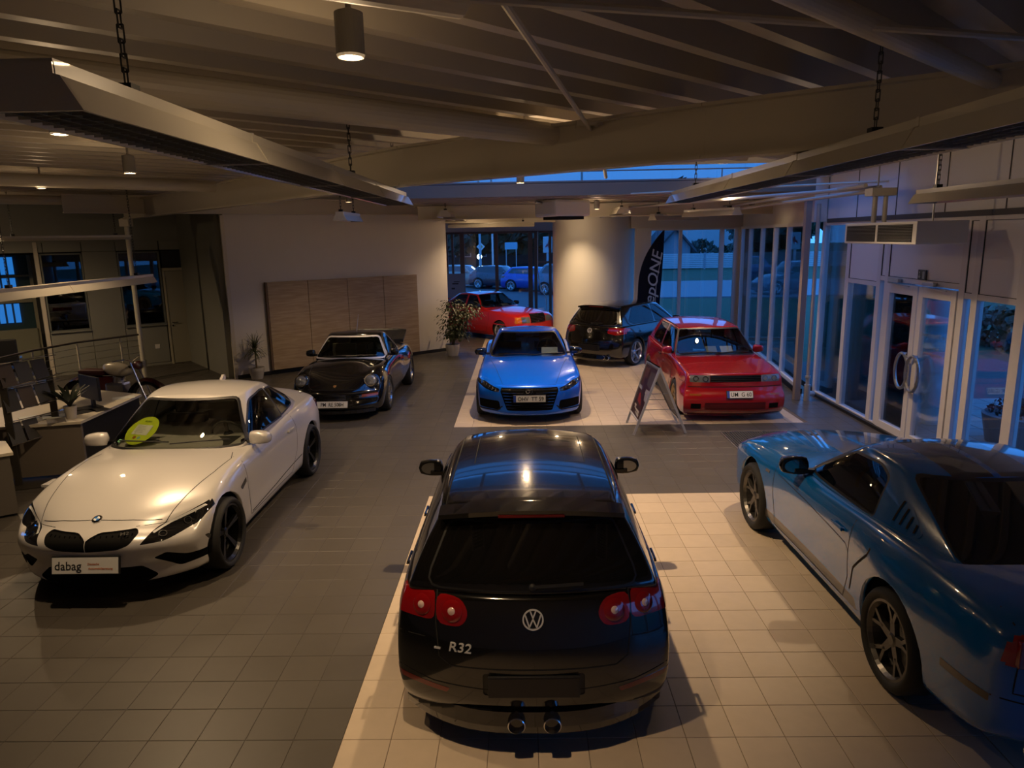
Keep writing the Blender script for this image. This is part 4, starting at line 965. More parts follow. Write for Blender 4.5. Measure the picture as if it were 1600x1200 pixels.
def coupe_white():
    P = paint('white_metallic_paint', (.62, .60, .58), .15, .3)
    c = Car('coupe_car', 'white sports coupe with black wheels and a round green price sticker behind the windscreen', 'car', 4.468, -2.53, -.38, 0)
    L = c.L; fa, ra = .81, 3.503
    def ex(u, z, t):
        d = 0
        for ua, k in ((fa, .030), (ra, .048)): d += k * math.exp(-((u - ua) / .34)**2) * math.exp(-((z - .58) / .24)**2)
        d -= .018 * math.exp(-((u - 2.2) / .7)**2) * math.exp(-((z - .5) / .14)**2)
        return d
    c.body([0, .08, .2, .4, .65, .95, 1.25, 1.6, 2.0, 2.4, 2.8, 3.2, 3.55, 3.9, 4.15, 4.35, 4.43, 4.468],
        [(0, .80), (.4, .875), (1.0, .875), (2.2, .872), (3.3, .885), (4.0, .865), (4.468, .80)],
        [(0, .16), (.8, .15), (3.4, .16), (4.468, .22)],
        [(0, .60), (.2, .69), (.6, .79), (1.2, .88), (2.4, .93), (3.5, .975), (4.468, .94)],
        [(0, .665), (.2, .75), (.6, .86), (1.4, .975), (1.8, .93), (3.2, .93), (3.9, 1.01), (4.3, 1.03), (4.468, 1.0)],
        [(0, .86), (.06, .96), (.18, .985), (.34, .99), (.52, 1.0), (.70, .995), (.84, .975), (.94, .945), (1, .90)],
        [.15, .05, .07, .085, .035, .0, .0, .06, .14], [.12, .06, .02, .0, .0, .02, .04, .06, .09], bowF=.31, bowR=.26, pF=3.0, pR=2.6, FD=.95, RD=.6, cr={'shoulder': .45, 'rtop': .6}, extra=ex)
    c.cabin((1.42, 3.86), (2.16, 3.10), [(0, .70), (.15, .79), (.7, .80), (1, .68)], [(0, .50), (.3, .555), (.7, .55), (1, .49)], [(0, .90), (.6, .93), (1, .97)], [(0, 1.35), (.4, 1.39), (.7, 1.385), (1, 1.34)],
        crown=.035, bow=(.24, .22), bowr=(.06, .08), cr={'ftop': .3, 'rtop': .15, 'fside': .45, 'rside': .15}, bulge=.02)
    c.bvh()
    c.seam('F', [(-.52, .675), (-.3, .70), (0, .712), (.3, .70), (.52, .675)], .007); 
    for sd in (-1, 1):
        c.seam('T', [(sd * .52, .20), (sd * .60, .5), (sd * .70, 1.0), (sd * .73, 1.35), (sd * .68, 1.52)], .007)
        c.seam('S', [(1.40, .90), (1.36, .6), (1.42, .28), (2.75, .28), (2.92, .5), (2.98, .8), (2.95, .97)], .007, sd)
        c.seam('S', [(1.45, .30), (2.2, .33), (3.1, .40)], .012, sd); c.seam('S', [(.2, .66), (.42, .64), (.46, .60)], .005, sd)
        c.seam('S', [(4.0, .95), (4.1, .6), (4.3, .5)], .006, sd)
    c.seam('T', [(-.62, 4.0), (-.60, 4.35), (.60, 4.35), (.62, 4.0)], .006)
    # kidneys, intakes, lamps
    meshm = mat('grille_mesh_black', (.003, .003, .003), .85, spec=.15)
    K = [(.003, .600, .004), (.03, .622, .01), (.09, .648, .03), (.36, .652, .02), (.40, .625, .02), (.355, .555, .03), (.26, .522, .03), (.003, .512, .004)]
    for sd in (1, -1):
        k = c.cut('b', 'F', [(sd * p[0],) + p[1:] for p in K], 'kidney_grille', meshm, r=.02, push=-.012, ring=.0)
        b = bmesh.new()
        for q in range(7):
            x = sd * (.06 + q * .048); p0 = c.hit('F', x, .54)[0]; p1 = c.hit('F', x, .625)[0]
            if p0 and p1: bar(b, p0 + Vector((0, .016, 0)), p1 + Vector((0, .016, 0)), .008, .01, (0, 1, 0))
        obj('grille_slats', b, GLOSSBLK, k)
        c.cut('b', 'F', [(sd * .43, .545, .01), (sd * .50, .635, .03), (sd * .68, .69, .02), (sd * .855, .76, .01), (sd * .872, .72, .02), (sd * .79, .605, .04), (sd * .60, .545, .03)], 'headlight', mat('headlamp_black', (.006, .006, .007), .04, coat=1), r=.02, minn=.02)
        hl = c.root.children[-1]
        for w_, z_, r_ in ((.57, .592, .035), (.69, .625, .035)):
            M = c.at('F', sd * w_, z_, lift=.003); o = c.part('lamp_ring', ring_bm(r_ * .8, r_, 0, .006), mat('dim_chrome', (.3, .3, .3), .2, 1), M, parent=hl)
        b = bmesh.new(); c.seam('F', [(sd * .50, .61), (sd * .58, .648), (sd * .72, .688), (sd * .84, .728)], .022, lift=.003, bm=b); obj('light_brow', b, mat('pale_lens', (.6, .6, .6), .15, coat=1), hl)
        c.cut('b', 'F', [(sd * .50, .40, .02), (sd * .60, .44, .02), (sd * .72, .37, .02), (sd * .86, .36, .01), (sd * .85, .29, .02), (sd * .66, .27, .03)], 'side_intake', meshm, r=.02, push=-.012)
        c.cut('b', 'F', [(sd * .835, .49, .005), (sd * .85, .49, .005), (sd * .885, .37, .005), (sd * .865, .36, .005)], 'air_curtain_slot', GLOSSBLK, r=.004)
        c.cut('b', 'S', [(1.16, .66, .02), (1.34, .705, .01), (1.34, .66, .01), (1.20, .62, .02)], 'side_vent', GLOSSBLK, sd, r=.01)
        c.cut('b', 'R', [(sd * .42, .80), (sd * .42, .90), (sd * .86, .92), (sd * .86, .80)], 'tail_light', REDL, r=.02)
    c.cut('b', 'F', [(-.40, .335, .02), (.40, .335, .02), (.52, .235, .03), (.40, .175, .02), (-.40, .175, .02), (-.52, .235, .03)], 'lower_intake', meshm, r=.02, push=-.015)
    b = bmesh.new(); c.seam('F', [(-.62, .168), (-.3, .155), (0, .15), (.3, .155), (.62, .168)], .03, lift=.012, bm=b); obj('front_splitter', b, P, c.root)
    M = c.at('F', 0, .715, lift=.002); o = roundel(c, M, .042, GLOSSBLK)
    b = bmesh.new()
    for a0, m_ in ((0, 0), (PI, 0)): pass
    for q, mm in ((0, 'w'), (1, 'b'), (2, 'w'), (3, 'b')):
        b = bmesh.new(); a0 = q * PI / 2; vs = [b.verts.new((0, 0, .0085))] + [b.verts.new((.026 * math.cos(a0 + i * PI / 12), .026 * math.sin(a0 + i * PI / 12), .0085)) for i in range(7)]
        b.faces.new(vs); c.part('emblem_quarter', b, WHT if mm == 'w' else mat('emblem_blue', (.02, .15, .5), .3), M, parent=o)
    lettering(c, c.at('F', .30, .625, lift=.012), 'M2', .05, mat('dim_chrome', (.3, .3, .3), .2, 1), 'model_badge', .003, 1.1)
    Mp = face_matrix(Vector((0, c.hit('F', 0, .46)[0].y - .035, .405)), (0, -1, .22))
    pl = c.plate('F', 0, .40, '', .56, .135, euro=False, M=Mp)
    me = text_me('dabag', .10, .0006, 1.0); me.transform(Mp @ Matrix.Translation((-.145, -.005, .0045))); mobj('plate_lettering', me, VOID, pl)
    for t_, y_, in (('Deutsche', .012), ('Automobilberatung', -.026)):
        me = text_me(t_, .026, .0005); me.transform(Mp @ Matrix.Translation((.07 if y_ > 0 else .13, y_, .0045))); mobj('plate_small_print', me, mat('plate_orange', (.45, .12, .03), .5), pl)
    # glass
    c.cut('c', 'F', [(-.72, .95, .05), (-.50, 1.335, .05), (.50, 1.335, .05), (.72, .95, .05)], 'windshield', glass('windscreen_dark', (.60, .62, .56)), r=.05, ring=.02)
    c.cut('c', 'R', [(-.60, 1.02, .06), (-.47, 1.30, .05), (.47, 1.30, .05), (.60, 1.02, .06)], 'rear_window', GL_DARK, r=.05, ring=.014)
    c.cut('c', 'S', [(1.82, .98, .05), (2.28, 1.29, .08), (2.62, 1.325, .05), (2.72, 1.32, .01), (2.78, .99, .02)], 'side_window', GL_DARK, r=.03, ring=.018)
    c.cut('c', 'S', [(2.80, 1.0, .01), (2.76, 1.315, .03), (3.05, 1.285, .08), (3.34, 1.13, .04), (3.30, 1.03, .04)], 'side_window', GL_DARK, r=.03, ring=.018)
    c.arches(fa, ra, .35, .375)
    # sticker disc behind the windscreen
    M = c.at('F', -.405, 1.10, lift=-.03); b = bmesh.new(); lathe(b, [(.001, .001), (.185, .001), (.185, -.002), (.001, -.002)], 40)
    st = c.part('price_sticker', b, mat('lime_sticker', (.55, .70, .03), .5), M @ Matrix.Diagonal((1, 1.05, 1, 1))); st['label'] = 'round lime green price sticker with a white sheet on it'
    b = bmesh.new(); box(b, -.105, .105, -.06, .075, .003, .004); c.part('price_sheet', b, mat('paper', (.72, .74, .68), .6), M @ Matrix.Rotation(-.0, 4, 'Z'), parent=st)
    b = bmesh.new()
    for q in range(5): box(b, -.085, .02 + .012 * (q % 3), .05 - q * .02, .054 - q * .02, .0045, .005)
    c.part('printed_lines', b, mat('grey_ink', (.3, .32, .28), .6), M, parent=st)
    for x_, cc in ((-.03, (.35, .1, .02)), (.03, (.25, .45, .5))):
        b = bmesh.new(); lathe(b, [(.001, .004), (.02, .004), (.02, .002)], 16, Matrix.Translation((x_, -.10, 0))); c.part('sticker_logo', b, mat('logo_%d' % int(cc[0] * 100), cc, .5), M, parent=st)
    me = text_me('MOBILE', .028, .0005); me.transform(M @ Matrix.Translation((0, .125, .003))); mobj('sticker_lettering', me, mat('lime_dark', (.15, .25, .02), .5), st)
    b = bmesh.new(); box(b, -.02, .02, -.02, .02, 0, .002); c.part('inspection_sticker', b, mat('green_tag', (.15, .4, .2), .5), c.at('F', -.60, .99, lift=.002))
    c.wiper('w', [(-.58, .985), (-.3, 1.0), (.0, 1.0)]); c.wiper('w', [(.02, .985), (.3, .995), (.58, .985)])
    # antenna fin
    b = bmesh.new(); prism(b, [(0, 0), (.14, .0), (.13, .055), (.10, .058)], -.015, .015, Matrix(((0, 1, 0, 0), (1, 0, 0, 2.95 - L / 2), (0, 0, 1, c.at('T', 0, 3.0).translation.z - .01), (0, 0, 0, 1)))); c.part('antenna_fin', b, P)
    c.mirrors(1.80, .965, .03, P, w=.21, h=.125, d=.12, stem=.06, lowm=GLOSSBLK)
    handles(c, (2.78,), .80, P)
    c.interior(z0=.28, zd=.95, u0=1.7, u1=3.2, front_u=2.4, rear_u=3.0, dash_u=1.85)
    c.rimk = .80; c.wheels(fa, ra, .337, .255, 1.835, rim(5, 'V', .80, .022, .035), mat('satin_black_alloy', (.006, .006, .006), .3, .3))
    c.done(P)
coupe_white()
def coupe_blue():
    P = paint('vivid_blue_paint', (.0, .13, .78), .2, .28)
    c = Car('coupe_car', 'bright blue compact sports coupe facing the camera in the middle of the hall', 'car', 4.18, 1.245, 5.3, 0)
    L = c.L; fa, ra = .86, 3.365
    def ex(u, z, t):
        d = 0
        for ua, k in ((fa, .03), (ra, .035)): d += k * math.exp(-((u - ua) / .34)**2) * math.exp(-((z - .55) / .25)**2)
        return d
    c.body([0, .08, .2, .4, .65, .95, 1.25, 1.6, 2.0, 2.4, 2.8, 3.2, 3.5, 3.8, 4.0, 4.12, 4.18],
        [(0, .83), (.4, .875), (1.2, .87), (2.2, .865), (3.4, .875), (3.9, .83), (4.18, .75)],
        [(0, .14), (.8, .14), (3.4, .15), (4.18, .2)],
        [(0, .66), (.2, .71), (.6, .79), (1.2, .86), (2.4, .90), (3.4, .93), (4.18, .88)],
        [(0, .68), (.2, .745), (.6, .83), (1.3, .93), (1.8, .9), (3.2, .9), (3.8, .95), (4.18, .92)],
        [(0, .90), (.06, .96), (.18, .985), (.34, .995), (.52, 1.0), (.70, 1.0), (.86, .985), (.95, .955), (1, .91)],
        [.08, .0, .0, .01, .0, .0, .005, .03, .09], [.12, .06, .02, .0, .0, .02, .04, .06, .1], bowF=.34, bowR=.34, pF=3.0, pR=2.4, FD=.85, RD=.6, cr={'shoulder': .6, 'rtop': .5}, extra=ex)
    c.cabin((1.28, 3.86), (2.02, 2.72), [(0, .68), (.15, .75), (.6, .76), (1, .50)], [(0, .50), (.4, .54), (.7, .52), (1, .44)], [(0, .86), (.6, .88), (1, .92)], [(0, 1.285), (.4, 1.315), (.7, 1.305), (1, 1.27)],
        crown=.035, bow=(.26, .3), bowr=(.06, .1), cr={'ftop': .3, 'fside': .45}, bulge=.035, curver=.06)
    c.bvh()
    gm = mat('grille_mesh_black', (.003, .003, .003), .85, spec=.15)
    # single-frame grille
    g = c.cut('b', 'F', [(-.46, .622, .02), (.46, .622, .02), (.475, .56, .02), (.37, .245, .03), (-.37, .245, .03), (-.475, .56, .02)], 'front_grille', gm, r=.02, push=-.012)
    b = bmesh.new()
    for q in range(6):
        z = .285 + q * .05; hw = .36 + (z - .245) * .28; P_ = [c.hit('F', x, z)[0] + Vector((0, .002, 0)) for x in [-hw + hw * 2 * i / 8 for i in range(9)]]; polytube(b, P_, .005, 4)
    obj('grille_bars', b, GLOSSBLK, g)
    b = bmesh.new(); c.seam('F', [(-.45, .595), (0, .597), (.45, .595)], .022, lift=.006, bm=b); obj('grille_trim', b, mat('dim_chrome', (.3, .3, .3), .2, 1), g)
    for i in range(4):
        o = c.part('ring_emblem', ring_bm(.026, .033, 0, .008, 24), mat('smoked_chrome', (.08, .08, .08), .15, 1), c.at('F', -.07 + i * .047, .565, lift=.006))
    for sd in (1, -1):
        h = c.cut('b', 'F', [(sd * .50, .545, .01), (sd * .49, .60, .02), (sd * .70, .665, .02), (sd * .865, .715, .01), (sd * .875, .66, .02), (sd * .74, .585, .03), (sd * .60, .55, .02)], 'headlight', mat('headlamp_black', (.006, .006, .007), .04, coat=1), r=.01, minn=.02)
        b = bmesh.new()
        for q in range(6):
            x = .55 + q * .052; p = c.hit('F', sd * x, .585 + q * .018)
            if p[0]: box(b, p[0].x - .004, p[0].x + .004, p[0].y - .006, p[0].y + .01, p[0].z - .024, p[0].z + .016); box(b, p[0].x - .022, p[0].x + .004, p[0].y - .005, p[0].y + .01, p[0].z - .026, p[0].z - .02)
        obj('led_module', b, mat('led_clear', (.5, .5, .5), .15, .5), h)
        c.cut('b', 'F', [(sd * .50, .40, .03), (sd * .83, .41, .02), (sd * .83, .27, .03), (sd * .47, .25, .03)], 'side_intake', gm, r=.02, push=-.012)
        c.seam('F', [(sd * .44, .32), (sd * .52, .245), (sd * .85, .245)], .02, lift=.01)
        c.seam('T', [(sd * .44, .16), (sd * .50, .4), (sd * .60, .9), (sd * .68, 1.3)], .005)
        c.seam('S', [(1.38, .86), (1.34, .6), (1.4, .28), (2.6, .28), (2.72, .5), (2.75, .9)], .007, sd)
        c.cut('b', 'R', [(sd * .45, .72), (sd * .45, .82), (sd * .82, .84), (sd * .82, .72)], 'tail_light', REDL, r=.02)
    b = bmesh.new(); c.seam('F', [(-.84, .16), (-.4, .15), (0, .15), (.4, .15), (.84, .16)], .035, lift=.012, bm=b); obj('front_splitter', b, GLOSSBLK, c.root)
    c.seam('F', [(-.44, .655), (0, .66), (.44, .655)], .006)
    c.plate('F', 0, .455, 'OHV  TT 59', .52, .11, lift=.035, tsize=.093, sx=.88)
    c.cut('c', 'F', [(-.69, .915, .05), (-.50, 1.27, .05), (.50, 1.27, .05), (.69, .915, .05)], 'windshield', GL_CAR, r=.05, ring=.022)
    c.cut('c', 'S', [(1.72, .94, .05), (2.14, 1.20, .06), (2.5, 1.245, .05), (2.85, 1.18, .1), (3.1, .98, .05), (2.7, .93, .02)], 'side_window', GL_DARK, r=.03, ring=.016)
    c.cut('c', 'R', [(-.40, .98, .06), (-.42, 1.24, .05), (.42, 1.24, .05), (.40, .98, .06)], 'rear_window', GL_DARK, r=.05, ring=.014, minn=.02)
    c.arches(fa, ra, .345, .37)
    c.wiper('w', [(-.6, .92), (-.2, .945), (.1, .935)]); c.wiper('w', [(.05, .925), (.35, .94), (.62, .93)])
    c.mirrors(1.75, .925, .04, GLOSSBLK, w=.2, h=.12, d=.11, stem=.07)
    c.interior(z0=.26, zd=.92, u0=1.6, u1=2.9, front_u=2.3, dash_u=1.72, rear=False, wz=.98)
    b = bmesh.new(); box(b, -.15, .15, -.10, .10, 0, .003); c.part('price_sheet', b, mat('paper', (.72, .74, .68), .6), Matrix.Translation((.40, 1.82 - L / 2, .955)) @ Matrix.Rotation(.45, 4, 'X'))
    b = bmesh.new(); box(b, -.09, .09, -.02, .02, -.02, .02, None, .008); c.part('rear_view_mirror', b, BLK, Matrix.Translation((0, 2.12 - L / 2, 1.2)))
    c.wheels(fa, ra, .33, .245, 1.81, rim(5, 'Y', .76), DKALLOY)
    handles(c, (2.5,), .76, P)
    c.done(P)
coupe_blue()
def hatch_red():
    P = paint('tornado_red_paint', (.30, .004, .010), 0, .22)
    c = Car('hatchback_car', 'red boxy three-door hatchback with rectangular headlights and paper sheets on its dashboard', 'car', 4.035, 4.57, 5.22, 0); c.root.scale = (.98, 1, 1)
    L = c.L; fa, ra = .80, 3.28
    def ex(u, z, t):
        d = 0
        for ua in (fa, ra):
            w_ = max(0, 1 - (abs(u - ua) / .58)**4); d += .045 * w_ * (1 if z < .62 else max(0, 1 - (z - .62) / .14))
        d += .03 * (1 if z < .50 else max(0, 1 - (z - .5) / .08)) * (1 if (u < .45 or u > 3.7) else 0)
        return d
    c.body([0, .04, .12, .3, .5, .65, .95, 1.15, 1.4, 1.8, 2.2, 2.6, 2.9, 3.1, 3.3, 3.5, 3.7, 3.85, 3.97, 4.035],
        [(0, .80), (.12, .81), (.5, .81), (2.0, .815), (3.6, .81), (4.035, .78)],
        [(0, .11), (.8, .12), (3.4, .13), (4.035, .18)],
        [(0, .80), (.3, .83), (1.15, .895), (2.4, .91), (4.035, .92)],
        [(0, .815), (.3, .85), (1.15, .925), (1.6, .88), (3.6, .88), (3.9, .93), (4.035, .93)],
        [(0, .93), (.05, .98), (.15, 1.0), (.35, 1.01), (.52, 1.0), (.6, .985), (.78, .985), (.92, .975), (1, .945)],
        [.10, .03, -.03, -.06, -.05, .0, .0, .0, .03], [.1, .0, -.05, -.06, -.04, .0, .02, .04, .06], bowF=.10, bowR=.08, pF=3.2, pR=3, FD=.5, RD=.5, cr={'shoulder': .75, 'rtop': .6, 'ftop': .75, 'fside': .4, 'rside': .3}, extra=ex)
    c.cabin((1.16, 3.92), (1.80, 3.50), [(0, .74), (.12, .765), (.8, .765), (1, .73)], [(0, .555), (.15, .575), (.8, .575), (1, .54)], [(0, .87), (1, .90)], [(0, 1.335), (.3, 1.36), (.7, 1.36), (1, 1.34)],
        crown=.025, bow=(.09, .06), bowr=(.03, .03), cr={'ftop': .6, 'rtop': .6, 'fside': .75, 'rside': .6, 'shoulder': .45}, bulge=.012)
    c.bvh()
    gm = mat('grille_mesh_black', (.003, .003, .003), .85, spec=.15)
    g = c.cut('b', 'F', [(-.415, .675), (-.415, .785), (.415, .785), (.415, .675)], 'front_grille', gm, r=.005, push=-.01)
    b = bmesh.new()
    for q in range(4):
        z = .69 + q * .027; P_ = [c.hit('F', -.41 + .82 * i / 8, z)[0] + Vector((0, .0, 0)) for i in range(9)]; polytube(b, P_, .005, 4)
    obj('grille_bars', b, BLK, g)
    b = bmesh.new(); c.seam('F', [(-.42, .668), (.42, .668)], .008, lift=.004, bm=b); obj('grille_trim', b, P, g)
    for sd in (1, -1):
        h = c.cut('b', 'F', [(sd * .42, .675), (sd * .42, .785), (sd * .735, .785), (sd * .735, .675)], 'headlight', mat('lamp_lens_grey', (.16, .18, .2), .12, .3, 1), r=.008, push=.003)
        for x in (.49, .64): c.part('lamp_bowl', ring_bm(.035, .046, 0, .006, 20), mat('dim_chrome', (.3, .3, .3), .2, 1), c.at('F', sd * x, .73, lift=.004), parent=h)
        c.cut('b', 'F', [(sd * .56, .46), (sd * .56, .49), (sd * .74, .49), (sd * .74, .46)], 'indicator', mat('dark_orange_lens', (.25, .06, .01), .2, coat=1), r=.004, push=.002)
        c.cut('b', 'F', [(sd * .56, .24), (sd * .56, .33), (sd * .72, .33), (sd * .72, .24)], 'fog_light', gm, r=.01, push=-.006)
        c.seam('T', [(sd * .70, .06), (sd * .735, .5), (sd * .74, 1.2)], .006)
        c.seam('S', [(1.18, .895), (1.16, .6), (1.35, .25), (2.35, .22), (2.42, .5), (2.42, .91)], .007, sd); c.seam('S', [(.06, .655), (.5, .65)], .006, sd)
        b = bmesh.new(); c.seam('S', [(.45, .80), (1.2, .83), (3.9, .87)], .012, sd, lift=.004, bm=b); obj('side_moulding', b, P, c.root)
        c.cut('b', 'R', [(sd * .5, .72), (sd * .5, .84), (sd * .78, .84), (sd * .78, .72)], 'tail_light', REDL, r=.01)
        b = bmesh.new(); c.seam('T', [(sd * .55, 1.9), (sd * .56, 2.7), (sd * .55, 3.4)], .02, lift=.004, bm=b); obj('roof_gutter', b, BLK, c.root)
    b = bmesh.new(); c.seam('F', [(-.80, .60), (0, .60), (.80, .60)], .012, lift=.002, bm=b); obj('bumper_gap', b, VOID, c.root)
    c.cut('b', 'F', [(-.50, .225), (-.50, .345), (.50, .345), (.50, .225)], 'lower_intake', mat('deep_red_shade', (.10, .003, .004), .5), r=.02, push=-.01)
    b = bmesh.new(); c.seam('F', [(-.78, .135), (0, .13), (.78, .135)], .05, lift=.012, bm=b); obj('front_lip', b, P, c.root)
    c.plate('F', .06, .475, 'UM  G 60', .42, .11, lift=.02, tsize=.098, sx=.86)
    c.cut('c', 'F', [(-.705, .925, .04), (-.545, 1.315, .04), (.545, 1.315, .04), (.705, .925, .04)], 'windshield', GL_CAR, r=.03, ring=.022)
    c.cut('c', 'R', [(-.62, .97), (-.52, 1.30), (.52, 1.30), (.62, .97)], 'rear_window', GL_CAR, r=.05, ring=.02)
    c.cut('c', 'S', [(1.42, .945, .02), (1.82, 1.30, .05), (2.40, 1.315, .03), (2.40, .955, .03)], 'side_window', GL_CAR, r=.03, ring=.02)
    c.cut('c', 'S', [(2.50, .955, .03), (2.50, 1.315, .03), (3.15, 1.305, .04), (3.34, .97, .06)], 'side_window', GL_CAR, r=.03, ring=.02)
    c.arches(fa, ra, .30, .325, lip=.06)
    c.wiper('w', [(-.62, .93), (-.2, .955), (.1, .945)]); c.wiper('w', [(.0, .93), (.35, .955), (.62, .945)])
    c.mirrors(1.50, .965, .02, P, w=.17, h=.12, d=.09, stem=.03)
    c.interior(z0=.28, zd=.93, u0=1.5, u1=3.4, front_u=2.1, rear_u=3.0, dash_u=1.56, w=1.3)
    for x, ww in ((.02, .2), (.30, .22)):
        b = bmesh.new(); box(b, -ww / 2, ww / 2, -.07, .09, 0, .003); o = c.part('price_sheet', b, mat('paper', (.72, .74, .68), .6) if x > .1 else mat('paper_grey', (.3, .33, .3), .6), Matrix.Translation((x, 1.64 - L / 2, .95)) @ Matrix.Rotation(.6, 4, 'X'))
    handles(c, (2.28,), .80, BLK)
    c.rimk = .72; c.wheels(fa, ra, .29, .215, 1.72, rim(8, 'I', .72, .02, .01), mat('gold_alloy', (.35, .25, .12), .3, .9))
    c.done(P)
hatch_red()
def sedan_red():
    P = paint('signal_red_paint', (.55, .012, .012), 0, .28)
    c = Car('sedan_car', 'red classic four-door sedan with orange corner lamps in front of the far left window', 'car', 4.42, .05, 14.5, 45)
    L = c.L; fa, ra = .80, 3.465
    def ex(u, z, t):
        d = 0
        for ua in (fa, ra): d += .03 * max(0, 1 - (abs(u - ua) / .5)**3) * max(0, 1 - abs(z - .48) / .35)
        return d
    c.body([0, .04, .15, .35, .6, .9, 1.2, 1.6, 2.0, 2.4, 2.8, 3.2, 3.6, 3.9, 4.15, 4.32, 4.42],
        [(0, .78), (.3, .815), (2.2, .83), (3.8, .81), (4.42, .74)],
        [(0, .14), (.8, .14), (3.4, .15), (4.42, .2)],
        [(0, .74), (.3, .79), (1.2, .87), (2.4, .90), (3.6, .93), (4.42, .90)],
        [(0, .80), (.3, .86), (1.3, .955), (1.8, .92), (3.2, .92), (3.6, .985), (4.42, .965)],
        [(0, .93), (.06, .97), (.2, 1.0), (.4, 1.01), (.58, 1.0), (.76, .985), (.92, .965), (1, .92)],
        [.08, .0, -.04, -.04, .0, .0, .03, .07], [.1, .02, -.03, -.03, .0, .02, .03, .06], bowF=.12, bowR=.12, pF=3, pR=3, FD=.5, RD=.5, cr={'shoulder': .6, 'rtop': .7, 'ftop': .5, 'fside': .3}, extra=ex)
    c.cabin((1.40, 3.62), (2.02, 3.02), [(0, .72), (.15, .76), (.8, .76), (1, .70)], [(0, .53), (.2, .56), (.8, .56), (1, .51)], [(0, .88), (1, .92)], [(0, 1.30), (.4, 1.335), (.7, 1.33), (1, 1.30)],
        crown=.025, bow=(.12, .08), bowr=(.04, .04), cr={'ftop': .4, 'rtop': .4, 'fside': .6, 'rside': .5}, bulge=.012)
    c.fl = .2; c.bvh()
    gm = mat('grille_mesh_black', (.003, .003, .003), .85, spec=.15)
    g = c.cut('b', 'F', [(-.30, .545), (-.30, .80), (.30, .80), (.30, .545)], 'front_grille', gm, r=.02, push=.012)
    b = bmesh.new()
    for q in range(6):
        z = .57 + q * .042; hh = [c.hit('F', -.29 + .58 * i / 6, z)[0] for i in range(7)]; polytube(b, [h + Vector((0, -.016, 0)) for h in hh if h], .006, 4)
    h0, h1 = c.hit('F', 0, .55)[0], c.hit('F', 0, .79)[0]; bar(b, h0 + Vector((0, -.018, 0)), h1 + Vector((0, -.018, 0)), .02, .012, (0, 1, 0)); obj('grille_bars', b, mat('dim_chrome', (.3, .3, .3), .2, 1), g)
    for sd in (1, -1):
        c.cut('b', 'F', [(sd * .33, .56), (sd * .33, .73), (sd * .61, .73), (sd * .61, .56)], 'headlight', mat('lamp_lens_grey', (.16, .18, .2), .12, .3, 1), r=.01, push=.003)
        c.cut('b', 'F', [(sd * .62, .56), (sd * .62, .73), (sd * .85, .73), (sd * .85, .56)], 'indicator', ORL, r=.01, push=.003, minn=.0)
        c.seam('S', [(1.3, .88), (1.28, .6), (1.4, .24), (2.36, .22), (2.4, .5), (2.4, .9)], .008, sd); c.seam('S', [(2.4, .5), (2.42, .24), (2.95, .24), (3.15, .5), (3.25, .9)], .008, sd)
        b = bmesh.new(); c.seam('S', [(.25, .50), (2, .52), (4.2, .52)], .03, sd, lift=.006, bm=b); obj('side_moulding', b, P, c.root)
        c.cut('b', 'R', [(sd * .4, .68), (sd * .4, .84), (sd * .8, .84), (sd * .8, .68)], 'tail_light', REDL, r=.02)
    c.cut('b', 'F', [(-.5, .2), (-.5, .32), (.5, .32), (.5, .2)], 'lower_intake', gm, r=.03, push=-.01)
    c.cut('c', 'F', [(-.69, .955, .04), (-.51, 1.285, .04), (.51, 1.285, .04), (.69, .955, .04)], 'windshield', GL_CAR, r=.04, ring=.02)
    c.cut('c', 'R', [(-.60, 1.0), (-.48, 1.27), (.48, 1.27), (.60, 1.0)], 'rear_window', GL_CAR, r=.05, ring=.015)
    c.cut('c', 'S', [(1.72, .945, .02), (2.08, 1.265, .04), (2.37, 1.285, .02), (2.37, .955, .02)], 'side_window', GL_CAR, r=.03, ring=.012)
    c.cut('c', 'S', [(2.46, .955, .02), (2.46, 1.285, .02), (2.92, 1.265, .05), (3.18, .98, .03)], 'side_window', GL_CAR, r=.03, ring=.012)
    c.arches(fa, ra, .30, .335)
    # boot spoiler
    b = bmesh.new()
    for sd in (-1, 1): box(b, sd * .62 - .02, sd * .62 + .02, 4.1 - L / 2, 4.25 - L / 2, .95, 1.05)
    box(b, -.68, .68, 4.05 - L / 2, 4.36 - L / 2, 1.04, 1.07, None, .01); c.part('boot_spoiler', b, P)
    c.wiper('w', [(-.1, .96), (-.05, 1.1), (0, 1.2)])
    c.mirrors(1.78, .965, .02, BLK, w=.17, h=.12, d=.09, stem=.03)
    c.interior(z0=.28, zd=.93, u0=1.6, u1=3.3, front_u=2.25, rear_u=2.95, dash_u=1.72)
    b = bmesh.new(); box(b, -.14, .14, -.08, .08, 0, .003); c.part('price_sheet', b, mat('paper', (.72, .74, .68), .6), Matrix.Translation((.3, 1.72 - L / 2, .95)) @ Matrix.Rotation(.5, 4, 'X'))
    lettering(c, c.at('S', 2.7, .70, -1, .002), 'AMG', .12, mat('dark_red_print', (.25, .004, .004), .4), 'door_lettering', .0006, 1.2) if False else None
    handles(c, (2.25, 3.05), .80, P)
    c.rimk = .74; c.wheels(fa, ra, .30, .22, 1.68, rim(5, 'W', .74, .02, .01), SILV)
    c.done(P)
sedan_red()
